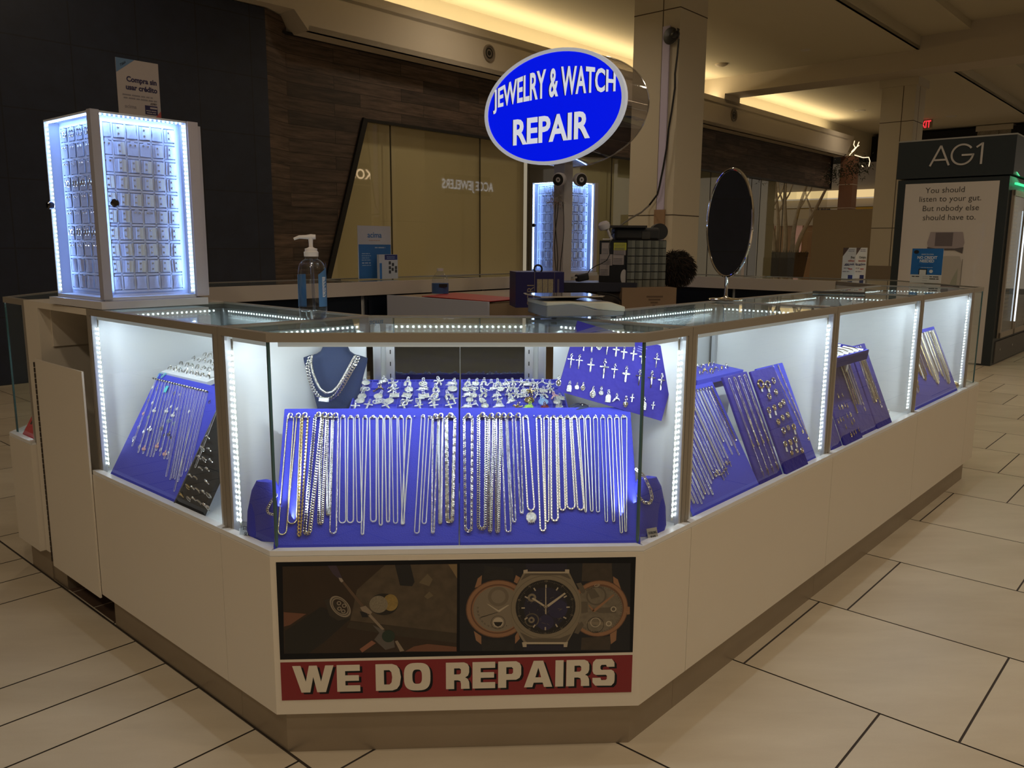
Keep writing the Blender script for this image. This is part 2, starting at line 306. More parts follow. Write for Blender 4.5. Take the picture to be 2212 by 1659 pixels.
# --- walls
PLAST = mat('warm_plaster', (.60, .53, .43), .85); CEIL = mat('ceiling_paint', (.66, .60, .46), .9)
def brickmat(name, c1, c2, mort, w, h, ms, axis_u=True, rough=.5, wood=False, org=0):
    mt = bpy.data.materials.new(name); mt.use_nodes = True; nt = mt.node_tree; b = nt.nodes['Principled BSDF']; L = nt.links.new
    tc = nt.nodes.new('ShaderNodeTexCoord'); rot = nt.nodes.new('ShaderNodeMapping'); rot.inputs['Rotation'].default_value = (0, 0, math.radians(-45))
    sx = nt.nodes.new('ShaderNodeSeparateXYZ'); cx = nt.nodes.new('ShaderNodeCombineXYZ')
    L(tc.outputs['Object'], rot.inputs[0]); L(rot.outputs[0], sx.inputs[0]); L(sx.outputs[0], cx.inputs[0]); L(sx.outputs[2], cx.inputs[1])
    br = nt.nodes.new('ShaderNodeTexBrick'); br.inputs['Color1'].default_value = (*c1, 1); br.inputs['Color2'].default_value = (*c2, 1); br.inputs['Mortar'].default_value = (*mort, 1)
    br.inputs['Scale'].default_value = 1; br.inputs['Mortar Size'].default_value = ms; br.inputs['Brick Width'].default_value = w; br.inputs['Row Height'].default_value = h
    br.offset = .37 if wood else .5; br.inputs['Bias'].default_value = -.2 if wood else 0
    L(cx.outputs[0], br.inputs['Vector'])
    n = nt.nodes.new('ShaderNodeTexNoise'); n.inputs['Detail'].default_value = 8; n.inputs['Roughness'].default_value = .65
    mp = nt.nodes.new('ShaderNodeMapping'); mp.inputs['Scale'].default_value = (1.6, 16, 1) if wood else (3, 3, 3); L(cx.outputs[0], mp.inputs[0])
    if wood:
        vm = nt.nodes.new('ShaderNodeVectorMath'); vm.operation = 'ADD'; L(mp.outputs[0], vm.inputs[0]); L(br.outputs['Color'], vm.inputs[1])
        vs = nt.nodes.new('ShaderNodeVectorMath'); vs.operation = 'SCALE'; vs.inputs['Scale'].default_value = 40; L(br.outputs['Color'], vs.inputs[0]); L(vs.outputs[0], vm.inputs[1]); L(vm.outputs[0], n.inputs['Vector'])
    else: L(mp.outputs[0], n.inputs['Vector'])
    n.inputs['Scale'].default_value = 1.5
    cr = nt.nodes.new('ShaderNodeValToRGB'); e = cr.color_ramp.elements; e[0].position = .3; e[1].position = .72
    e[0].color = (.35, .35, .35, 1) if wood else (.8, .8, .8, 1); e[1].color = (2.2, 2.1, 2.0, 1) if wood else (1.2, 1.2, 1.2, 1)
    mx = nt.nodes.new('ShaderNodeMix'); mx.data_type = 'RGBA'; mx.blend_type = 'MULTIPLY'; mx.inputs[0].default_value = 1
    L(n.outputs['Fac'], cr.inputs[0]); L(br.outputs['Color'], mx.inputs[6]); L(cr.outputs[0], mx.inputs[7]); L(mx.outputs[2], b.inputs['Base Color'])
    b.inputs['Roughness'].default_value = rough; return mt
DTILE = brickmat('charcoal_wall_tile', (.015, .021, .044), (.018, .025, .050), (.010, .013, .024), .61, .61, .006, rough=.5)
DTILE.node_tree.nodes['Brick Texture'].offset = 0
WOOD = brickmat('reclaimed_wood_planks', (.085, .058, .044), (.026, .019, .016), (.006, .004, .003), 1.05, .155, .003, rough=.6, wood=True)
VW, ZT = 7.38, 3.62
mb = MB(); mb.prism([(-9, 7.2), (4.17, 7.2), (4.17, 7.9), (-9, 7.9)], 0, 3.78)
def to_world(mb): 
    mb.v = [np.array([tuple(K(*q)) for q in a]) for a in mb.v]; return mb
struct('wall_dark_tile', to_world(mb), DTILE, 'dark charcoal tiled wall behind the earring tower')
mb = MB(); mb.prism([(4.17, 7.2), (4.19, 7.2), (4.55, VW), (4.55, VW+.1), (4.17, VW+.1)], 0, 3.78)
struct('wall_wood_return', to_world(mb), WOOD)
mb = MB()
def wpoly(pts, m=0, v0=VW, v1=VW+.08):
    n = len(pts); V = [(u, v0, z) for u, z in pts]+[(u, v1, z) for u, z in pts]
    f = [tuple(range(n)), tuple(range(2*n-1, n-1, -1))]+[(i, n+i, n+(i+1) % n, (i+1) % n) for i in range(n)]
    mb.add([tuple(K(*q)) for q in V], f, m)
wpoly([(4.53, 0), (4.70, 0), (5.60, 2.80), (5.60, ZT), (4.53, ZT)]); wpoly([(5.60, 2.80), (20.9, 2.80), (20.9, ZT), (5.60, ZT)])
struct('wall_wood_planks', mb, WOOD, 'reclaimed brown wood plank wall above the shop window')
mb = MB(); BLKM = mat('black_window_frame', (.01, .01, .01), .4)
def wbar(a, b, w=.035, d=.03, m=0):
    A = K(a[0], VW-d/2, a[1]); B = K(b[0], VW-d/2, b[1]); ax = (B-A); L_ = ax.length/2; ax.normalize()
    mb.obox((A+B)/2, ax, VD, ax.cross(VD), L_+w/2, d/2+.01, w, m)
wbar((4.72, 0), (5.62, 2.80)); wbar((5.62, 2.80), (20.9, 2.80), .018); wbar((4.4, ZT), (20.9, ZT), .014); wbar((20.9, 2.8), (20.9, ZT), .02)
struct('window_frame_1', mb, BLKM)
# lettering of the shops across the aisle, seen mirrored in the window
def across(nm, s_, lab, px, py, hpx, mt_, xs=1.0):
    vv = 2*(VW+.02)+9.86; X = hit(px, py, K(0, vv, 0), VD); a = kuv(X); h = hpx*(X-CAM).dot(fwd)/F_PX
    t = thing(nm, lab, 'shop sign', frame(K(a[0], -9.86, a[2]), -UD, VD)); text('lettering', s_, h*1.35, mt_, t, None, xs, .01); mb = MB(); mb.box(-1.4, 1.4, -.2, h+.2, -.05, -.01); obj('backing', mb, mat('dark_sign_backing', (.05, .045, .04), .7), t, smooth=False)
across('shop_sign', 'KOH', 'warm lit KOH lettering across the aisle, seen mirrored in the shop window', 778, 386, 22, mat('warm_letter', (1, .8, .5), .5, emit=5, ecol=(1, .72, .42)))
across('shop_sign', 'ACCE JEWELERS', 'pale JEWELERS lettering across the aisle, mirrored in the shop window', 1012, 410, 20, mat('pale_letter', (.8, .85, .9), .5, emit=1.6, ecol=(.85, .9, 1)), .8)
# shop window : brown paper film behind tall glass panes
FILM = mat('tan_masking_paper', (.66, .55, .34), .7, noise=.06, nscale=.6); FILM2 = mat('green_tan_paper', (.46, .42, .28), .7, noise=.08, nscale=.6)
GWIN = glassmat('shop_window_glass', (.9, .92, .86), 1.5, .02, .05)
def wu(px, y=500, v=VW): return kuv(hit(px, y, K(0, v, 0), VD))[0]
mb = MB()
def panel(u0, u1, m, v=VW+.14, z0=0, z1=2.82): mb.box(u0, u1, v, v+.02, z0, z1, m)
ud = wu(1145); ue = wu(1215); uf = wu(1618); ug = wu(1640); uh = wu(1682)
panel(4.6, ud, 0); panel(ud, ue, 2, VW+.05); panel(ue, uf, 1); panel(uf, ug, 2, VW+.05); panel(ug, uh, 1)
panel(ug-.1, ug, 2)
to_world(mb); FDARK = mat('dark_window_panel', (.035, .026, .02), .5)
struct('window_paper_1', mb, [FILM, FILM2, FDARK])
mb = MB(); us = [4.6]+[wu(x) for x in (849, 1039, 1145, 1215, 1320, 1412, 1532, 1620, 1640, 1690)]+[20.85]
for a, b in zip(us, us[1:]): mb.quad(*[tuple(K(*q)) for q in ((a+.004, VW+.02, 0), (b-.004, VW+.02, 0), (b-.004, VW+.02, 2.8), (a+.004, VW+.02, 2.8))])
struct('window_1', mb, GWIN)
mb = MB()
for a in us[1:-1]: mb.box(a-.008, a+.008, VW+.015, VW+.03, 0, 2.8)
struct('trim_1', to_world(mb), mat('glass_seam', (.06, .05, .03), .4))
# fascia, soffit and cove
mb = MB(); VF, ZB, ZF = 7.05, 3.61, 4.16
mb.prism([(4.62, VF), (21.0, VF), (21.0, VF+.34), (4.62, VF+.34)], ZB, ZB+.06)
mb.box(4.62, 13.9, VF, VF+.06, ZB, ZF); mb.box(14.9, 21.0, VF, VF+.06, ZB, ZF); mb.box(13.9, 14.9, VF, VF+.06, ZB, ZF)
mb.box(4.62, 21.0, VF, VW+.3, ZF-.14, ZF-.10)
to_world(mb)
# slanted nose at the far end of the fascia
mb.add([tuple(K(*q)) for q in ((21.0, VF, ZB), (21.5, VF, ZF), (21.0, VF, ZF), (21.0, VF+.3, ZB), (21.5, VF+.3, ZF), (21.0, VF+.3, ZF))], [(0, 1, 2), (5, 4, 3), (0, 3, 4, 1), (1, 4, 5, 2), (0, 2, 5, 3)])
# near end turning over the dark wall
mb.add([tuple(K(*q)) for q in ((4.62, VF, ZB), (4.62, VF, ZF), (3.2, VF, ZF+.2), (3.2, VF, 3.78), (4.44, VF, 3.80),
        (4.62, VF+.5, ZB), (4.62, VF+.5, ZF), (3.2, VF+.5, ZF+.2), (3.2, VF+.5, 3.78), (4.44, VF+.5, 3.80))],
        [(0, 1, 2, 3, 4), (9, 8, 7, 6, 5), (4, 3, 8, 9), (0, 4, 9, 5), (0, 5, 6, 1), (1, 6, 7, 2)])
mb2 = MB(); mb2.box(-9, 3.2, VF, VF+.5, 3.78, 4.57); to_world(mb2); mb.add(np.concatenate(mb2.v), mb2.f)
struct('trim_soffit_fascia', mb, PLAST, 'plaster soffit fascia above the wood planks')
ZC, ZC2 = 4.57, 4.9
mb = MB(); mb.box(-9, 30, 7.62, 8.0, 3.9, ZC); struct('wall_cove', to_world(mb), CEIL)
mb = MB(); mb.box(-14, 30, 3.5, 8.2, ZC, ZC+.05); mb.box(-14, 30, -10, 3.5, ZC2, ZC2+.05); mb.box(-14, 30, 3.5, 3.54, ZC, ZC2); mb.box(-14, 30, 2.75, 3.5, ZC2-.12, ZC2)
struct('ceiling', to_world(mb), CEIL, 'warm beige plaster ceiling of the mall')
mb = MB(); mb.box(14.3, 14.95, -10, 7.05, 4.26, ZC2); mb.box(14.3, 14.95, 7.05, 7.6, 4.10, ZC); struct('ceiling_beam', to_world(mb), PLAST, 'broad plaster beam crossing the ceiling')
mb = MB(); mb.box(-14, 30, -10, -9.9, 0, 5); mb.box(-14, -13.9, -10, 8, 0, 5); struct('wall_far_side', to_world(mb), PLAST)
# columns
def column(u, v, s, ztop, joints, label, cap=False):
    mb = MB(); mb.prism([(0, 0), (s, 0), (s, s), (0, s)], 0, ztop); g = .012
    t = thing('square_column', label, 'column', KR(u, v)); obj('column_shaft', mb, COLM, t, smooth=False)
    mb = MB()
    for z in joints: mb.box(-.0015, s+.001, -.0015, s+.001, z-g/2, z+g/2)
    mb.box(-.002, 0, s*.36-g/2, s*.36+g/2, .1, ztop-.002); mb.box(s*.4-g/2, s*.4+g/2, -.002, 0, .1, ztop-.002) if cap else None
    obj('panel_joints', mb, mat('panel_joint_shadow', (.08, .06, .045), .8), t, smooth=False)  # thin dark strips mark the panel joints
    if cap: mb = MB(); mb.box(-.04, s+.04, -.04, s+.04, ztop-.14, ztop); obj('capital', mb, COLM, t, smooth=False)
    mb = MB(); mb.box(-.012, s+.012, -.012, s+.012, 0, .95 if cap else .3); obj('column_base', mb, mat('taupe_base', (.25, .2, .15), .6), t, smooth=False)
    return t
COLM = mat('cream_column_panel', (.62, .56, .45), .7)
column(8.1, 4.416, .66, ZC-.002, [1.668, 4.118], 'broad square cream column behind the counter, with a black cable running down it')
column(14.98, 3.70, .58, ZC-.3, [3.52, 1.64], 'square cream column standing just left of the tall green vending kiosk', True)
column(24.5, 4.05, .80, ZC-.02, [3.9, 2.0], 'farthest square cream column, seen over the green vending kiosk', True)
# ceiling fittings
def downlight(u, v, z, lab, r=.075):
    t = thing('recessed_downlight', lab, 'downlight', KR(u, v, z)); mb = MB(); mb.lathe([(r*.72, -.004), (r, -.008), (r*1.15, 0), (r*1.15, .004)], 24); obj('trim_ring', mb, mat('white_trim', (.7, .66, .6), .4), t)
    mb = MB(); mb.lathe([(.001, -.0025), (r*.7, -.003), (r*.7, -.0005)], 20); obj('lamp', mb, mat('warm_lamp_face', (1, 1, 1), .5, emit=12, ecol=(1, .9, .72), sample='none'), t)
for px, py, z, lab in [(1740, 108, ZC, 'recessed downlight in the ceiling between the broad column and the beam'), (1858, 239, ZC, 'recessed downlight beyond the beam beside the far cove glow'),
                       (1850, 240.5, ZC, None), (2055, 251, ZC, 'small recessed downlight above the green vending kiosk')]:
    if lab is None: continue
    X = hit(px, py, (0, 0, z-.004), ZD); a = kuv(X); downlight(a[0], a[1], a[2], lab, .075 if px < 1800 else .11)
X = hit(1558, 138, (0, 0, ZC), ZD); a = kuv(X)
t = thing('smoke_detector', 'round white smoke detector on the ceiling right of the broad column', 'smoke detector', KR(a[0], a[1], ZC-.001))
mb = MB(); mb.lathe([(.001, -.05), (.06, -.045), (.11, -.02), (.115, 0)], 24); obj('detector_body', mb, mat('aged_white', (.6, .52, .4), .5), t)
for px, py, lab in [(1056, 115, 'round black speaker in the fascia left of the oval sign'), (1585, 249, 'round black speaker in the fascia right of the broad column')]:
    X = hit(px, py, K(0, VF-.001, 0), VD); t = thing('ceiling_speaker', lab, 'speaker', frame(X, UD, -VD))
    s_ = .9 if px < 1200 else 1.0
    mb = MB()
    mb.lathe([(.125*s_, .0), (.125*s_, .018), (.105*s_, .022), (.1*s_, .008)], 30); obj('rim', mb, mat('speaker_rim', (.22, .18, .14), .5), t)
    mb = MB(); mb.lathe([(.001, .016), (.03, .014), (.034, .004), (.05, .004), (.055, .014), (.07, .012), (.075, .003), (.1*s_, .004)], 30); obj('grille', mb, mat('speaker_black', (.015, .014, .012), .5), t)
# ================================================================ FAR MALL
t = thing('store_front', 'far shop front with a glowing cove and a yellow band, seen past the window', 'shop front', KR(24.2, 4.2))
YEL = mat('yellow_band', (.55, .33, .02), .6); GRYF = mat('grey_fascia', (.26, .23, .2), .7)
mb = MB(); mb.box(0, .3, 1.0, 8.5, 2.77, 3.75); obj('upper_fascia', mb, GRYF, t, smooth=False)
mb = MB(); mb.box(-.1, .3, 1.0, 8.5, 2.48, 2.54); mb.box(-.02, .3, 1, 8.5, 2.48, 2.72); obj('lower_fascia', mb, PLAST, t, smooth=False)
mb = MB(); mb.box(-.14, -.10, 1.0, 8.5, 2.75, 2.97); obj('cove_glow', mb, mat('cove_glow_lamp', (1, .8, .45), .5, emit=.62, ecol=(1, .74, .36)), t, smooth=False)
mb = MB(); mb.box(-.05, .3, 1.0, 8.5, 2.16, 2.47); obj('yellow_band', mb, YEL, t, smooth=False)
mb = MB(); mb.box(0, .3, 1, 8.5, 2.47, 2.485); obj('shadow_gap', mb, BLACK, t, smooth=False)
mb = MB(); mb.box(-.08, -.05, 4.0, 6.2, 1.95, 2.45); obj('lintel_sign', mb, mat('cream_sign', (.5, .42, .32), .6), t, smooth=False)
mb = MB(); mb.box(.0, .3, 1, 8.5, 0, 2.2); obj('shop_window', mb, mat('warm_shop_interior', (.30, .16, .06), .5, noise=.5, nscale=1.2), t, smooth=False)
mb = MB()
for y, m_ in [(3.2, 0), (3.9, 0), (5.2, 0), (6.1, 0)]: mb.box(-.03, 0, y, y+.28, .2, 2.0, m_)
obj('lit_poster', mb, mat('pink_lit_poster', (.5, .3, .3), .5, emit=.12, ecol=(1, .5, .35)), t, smooth=False)
mb = MB(); mb.box(.3, 2.5, -6, 9.5, 3.78, 4.5); obj('dark_upper_floor', mb, mat('dark_upper_void', (.012, .011, .01), .9), t, smooth=False)  # near-black block stands for shade in the upper floor opening
X = hit(1776, 461, K(24.1, 0, 0), UD); text('lettering', 'Attr', .30, TEXTB, t, t.matrix_world.inverted() @ frame(X, -VD, -UD), .9, .02, 'CENTER')
mb = MB(); mb.box(0, .35, 0, .35, 0, 3.62)
t = thing('storefront_pier', 'brown clad pier at the far end of the wood plank wall', 'pier', KR(21.05, 6.85)); obj('pier_shaft', mb, mat('russet_cladding', (.20, .09, .05), .6), t, smooth=False)
mb = MB()
for z in (1.0, 1.7, 2.3, 2.9): mb.box(-.003, .353, -.003, .353, z, z+.012)
obj('panel_joints', mb, PLAST, t, smooth=False)
mb = MB(); mb.box(0, .08, 0, 1.6, 0, 2.04); o = obj('hoarding', mb, mat('plain_tan_board', (.40, .32, .22), .8), None, KR(16.0, 4.2), smooth=False)
tag(o, 'plain tan hoarding board left of the cream column', 'hoarding')
# birch clump in a planter beyond the window
t = thing('birch_planter', 'clump of bare birch trunks in a black planter behind the glass', 'potted tree', KR(20.6, 8.3))
mb = MB(); mb.lathe([(.001, 0), (.42, 0), (.60, 1.15), (.56, 1.15), (.5, 1.05), (.001, 1.05)], 4); obj('planter', mb, mat('black_planter', (.012, .014, .014), .5), t, Rot(math.radians(45), 'Z'), smooth=False)
BIR = mat('birch_bark', (.50, .40, .28), .8, noise=.45, nscale=9)
for i, (x, y, dx, dy, h) in enumerate([(-.18, .25, -.3, .45, 3.1), (-.1, .05, .1, .1, 3.3), (.05, -.1, .2, -.25, 3.2), (.1, -.22, .2, -.7, 3.0), (.0, .3, .1, .15, 3.1)]):
    pts = [(x+dx*s**1.5+.03*math.sin(7*s+i), y+dy*s**1.5+.03*math.cos(5*s+i*2), 1.0+s*(h-1.0)) for s in [k/7 for k in range(8)]]
    mb = MB(); mb.tube(pts, [.075-.045*k/7 for k in range(8)], 8)
    q = pts[4]; mb.tube([q, (q[0]+.1, q[1]+(.25 if i % 2 else -.25), q[2]+.5), (q[0]+.15, q[1]+(.35 if i % 2 else -.38), q[2]+1.0)], [.03, .02, .012], 6); obj('trunk', mb, BIR, t)
mb = MB()
for i in range(60): 
    a = R.uniform(0, 6.3); r = R.uniform(.05, .48); mb.tube([(r*math.cos(a), r*math.sin(a), 1.02), (r*math.cos(a)*1.15, r*math.sin(a)*1.15, 1.2)], [.02, .002], 4)
obj('undergrowth', mb, mat('dark_foliage', (.02, .03, .015), .8), t)
# deer shaped string lights with garland
t = thing('holiday_garland', 'dark holiday garland with glowing reindeer lights at the end of the fascia', 'garland', KR(0, 0))
t.matrix_world = T(at(1822, 352, 19.6)-Vector((0, 0, .1))) @ Rot(math.radians(45), 'Z')
mb = MB()
for i in range(420):
    x = R.uniform(-.2, .5); y = R.uniform(-.55, .45); z = .55*(-.2+y*-.45)+R.gauss(0, .12)+.05; a = R.uniform(0, 6.3)
    mb.tube([(x, y, z), (x+.05*math.cos(a), y+.06*math.sin(a), z+R.uniform(-.09, .05))], [.012, .002], 3, caps=False)
obj('foliage', mb, mat('garland_green', (.02, .028, .014), .8), t)
mb = MB(); LW = .010
for pts in [[(0, -.42, .58), (0, -.50, .68), (0, -.55, .82)], [(0, -.47, .63), (0, -.40, .75), (0, -.42, .86)], [(0, -.42, .58), (0, -.33, .50), (0, -.30, .45)],
            [(0, -.45, .45), (0, -.7, .36), (0, -.86, .36), (0, -.9, .25), (0, -.88, .1)], [(0, -.68, .14), (0, -.72, .10)], [(0, -.35, .55), (0, -.46, .66), (0, -.56, .72)]]: mb.tube([(x-.25, y*.8+.02, z*.8-.12) for x, y, z in pts], LW, 5)
obj('reindeer_lights', mb, mat('warm_string_light', (1, .8, .6), .5, emit=1.6, ecol=(1, .72, .45)), t)
# exit sign
X = hit(1999, 268, K(22.5, 0, 0), UD)
t = thing('exit_sign', 'small red illuminated exit sign hanging beside the column', 'exit sign', frame(X, -VD, -UD))
mb = MB(); mb.box(-.22, .16, -.14, .15, -.04, -.006); obj('housing', mb, mat('exit_housing', (.25, .2, .14), .6), t, smooth=False)
mb = MB(); mb.box(.0, .02, .15, ZC-X[2], -.03, -.01); obj('mount', mb, mat('exit_housing', (.25, .2, .14)), t, smooth=False)
text('lettering', 'EXIT', .25, mat('exit_red', (1, .05, .04), .5, emit=1.5, ecol=(1, .03, .05)), t, T((-.03, -.09, 0)), .62, .015)
# tall vending kiosk
AU = 9.13
t = thing('vending_kiosk', 'tall dark green vending kiosk with a white letters header and poster', 'kiosk', KR(AU, .96))
DG = mat('dark_green_cabinet', (.018, .027, .034), .45)
mb = MB(); mb.box(0, 2.3, 0, 1.12, 0, 2.04); obj('cabinet', mb, DG, t, smooth=False)
mb = MB(); mb.box(-.012, 2.3, -.03, 1.14, 2.055, 2.46); obj('header', mb, DG, t, smooth=False)
mb = MB(); mb.box(-.014, 2.3, -.032, 1.142, 2.46, 2.475); obj('header_cap', mb, mat('grey_cap', (.35, .35, .34), .5), t, smooth=False)
KF = lambda X: t.matrix_world.inverted() @ frame(X, -VD, -UD)
p0 = K(AU-.003, 0, 0)
POST = mat('poster_paper', (.60, .57, .56), .6, coat=.2)
mb = MB(); mb.box(-.006, 0, .09, 1.035, .02, 1.995); obj('poster', mb, POST, t, smooth=False)
HX = hit(2066, 357, K(AU-.016, 0, 0), UD); mb = MB()
def stroke(a, b, w_=.085, e0=0, e1=0):
    A = Vector((a[0], a[1], 0)); B = Vector((b[0], b[1], 0)); ax = (B-A).normalized(); mb.obox((A+B)/2, ax, Vector((-ax.y, ax.x, 0)), (0, 0, 1), (B-A).length/2+e0, w_/2, .004)
stroke((0, .02), (.44, .98)); stroke((.44, .98), (.86, .02)); stroke((.17, .30), (.72, .30))
gp = [(1.42+.47*math.cos(a), .5+.47*math.sin(a)) for a in [math.radians(38+k*9.6) for k in range(34)]]+[(1.90, .47)]
for a, b in zip(gp, gp[1:]): stroke(a, b, .085, .008)
stroke((1.40, .47), (1.94, .47)); stroke((2.02, .80), (2.26, .97), .08); stroke((2.27, 1.0), (2.27, .0), .09)
mb.v = [a*np.array([.224, .224, 1])-np.array([.27, 0, 0]) for a in mb.v]
obj('lettering', mb, mat('header_letter', (.55, .53, .52), .5), t, KF(HX), smooth=False)
po = [c for c in t.children if c.name.startswith('poster')][0]; bpy.context.view_layer.update()
for s_, px, py, sz in [('You should', 2041, 416, .088), ('listen to your gut.', 2051, 434.5, .088), ('But nobody else', 2052, 455, .088), ('should have to.', 2049, 475, .088)]:
    text('lettering', s_, sz, mat('poster_ink', (.05, .05, .055), .6), po, po.matrix_world.inverted() @ frame(hit(px, py, K(AU-.008, 0, 0), UD), -VD, -UD), 1.0, -.006)
# printed jar
mb = MB()
jx = hit(2043, 520, K(AU-.008, 0, 0), UD); mi = t.matrix_world.inverted(); j0 = mi @ jx
def JP(dx, dz, x=-.0085): return (x, j0.y-dx, j0.z+dz)
jar = [(-.155, -.17), (-.185, -.25), (-.19, -.75), (.19, -.75), (.19, -.25), (.155, -.17)]
mb.poly([JP(a, b) for a, b in jar][::-1], 0); mb.poly([JP(a, b, -.0095) for a, b in [(-.19, -.02), (-.165, .095), (.165, .095), (.19, -.02), (.175, -.09), (-.175, -.09)]][::-1], 1)
mb.poly([JP(a, b, -.0100) for a, b in [(-.11, .09), (.07, .09), (.07, -.06), (-.11, -.06)]][::-1], 2); mb.poly([JP(a, b, -.0104) for a, b in [(-.185, -.07), (-.18, -.13), (-.1, -.105), (.1, -.105), (.18, -.14), (.185, -.07), (.1, -.085), (-.1, -.085)]][::-1], 3)
mb.poly([JP(a, b, -.0092) for a, b in [(0, -.75), (.10, -.42), (.15, -.30), (.15, -.75)]][::-1], 4)
mb.add([JP(.185, -.2, -.0106), JP(.19, -.2, -.0106), JP(.19, -.75, -.0106), JP(.185, -.75, -.0106)], [(3, 2, 1, 0)], 5)
obj('jar_print', mb, [mat('jar_glass_print', (.44, .42, .40), .6), mat('lid_mid', (.34, .30, .33), .5), mat('lid_dark', (.14, .12, .14), .5), mat('lid_edge', (.10, .09, .10), .5), mat('jar_green', (.32, .34, .29), .6), mat('jar_line', (.2, .19, .18), .6)], po, smooth=False)
# glass door side (normal -V) 
FR = mat('door_frame_metal', (.40, .34, .28), .4, .3)
mb = MB(); mb.box(.12, 2.28, -.012, 0, .30, 1.9); obj('door_recess', mb, mat('fridge_inside', (.03, .035, .04), .4), t, smooth=False)
for i, x0 in enumerate((.12, .85, 1.58)):
    mb = MB()
    for b in [(x0, x0+.70, .30, .36), (x0, x0+.70, 1.84, 1.9), (x0, x0+.05, .30, 1.9), (x0+.65, x0+.70, .30, 1.9)]: mb.box(b[0], b[1], -.04, -.012, b[2], b[3])
    d = obj('glass_door', mb, FR, t, smooth=False); mb = MB(); mb.quad((x0+.05, -.03, .36), (x0+.65, -.03, .36), (x0+.65, -.03, 1.84), (x0+.05, -.03, 1.84)); obj('pane', mb, GLASS, d, smooth=False)
mb = MB(); mb.tube([(.78, -.045, .45), (.78, -.045, 1.7)], .01, 8); obj('light_tube', mb, mat('cool_tube', (.8, .9, 1), .5, emit=1.5, ecol=(.75, .88, 1)), t)
mb = MB()
for k in range(26): mb.box(.18, .5, -.016, -.012, .6+k*.045, .625+k*.045)
obj('vent_slats', mb, mat('vent_tan', (.22, .2, .15), .5), t, smooth=False)
mb = MB(); mb.box(.12, 2.2, -.012, 0, .02, .26); obj('drawer_panel', mb, mat('kiosk_grey', (.10, .09, .085), .5), t, smooth=False)
for x in (.3, .95): mb = MB(); mb.lathe([(.012, 0), (.012, .012), (.001, .014)], 12); obj('lock', mb, CHROME, t, T((x, -.012, .16)) @ Rot(math.radians(90), 'X'))
mb = MB(); mb.box(.1, 1.6, -.05, -.03, 1.955, 1.975); obj('green_light_strip', mb, mat('green_led', (.1, 1, .4), .5, emit=1.2, ecol=(.05, 1, .35)), t, smooth=False)
area_axes('green_strip_light', K(AU+.85, .96-.06, 1.95), UD, (0, -.3, -1), 1.4, .02, .8, (.1, 1, .4))
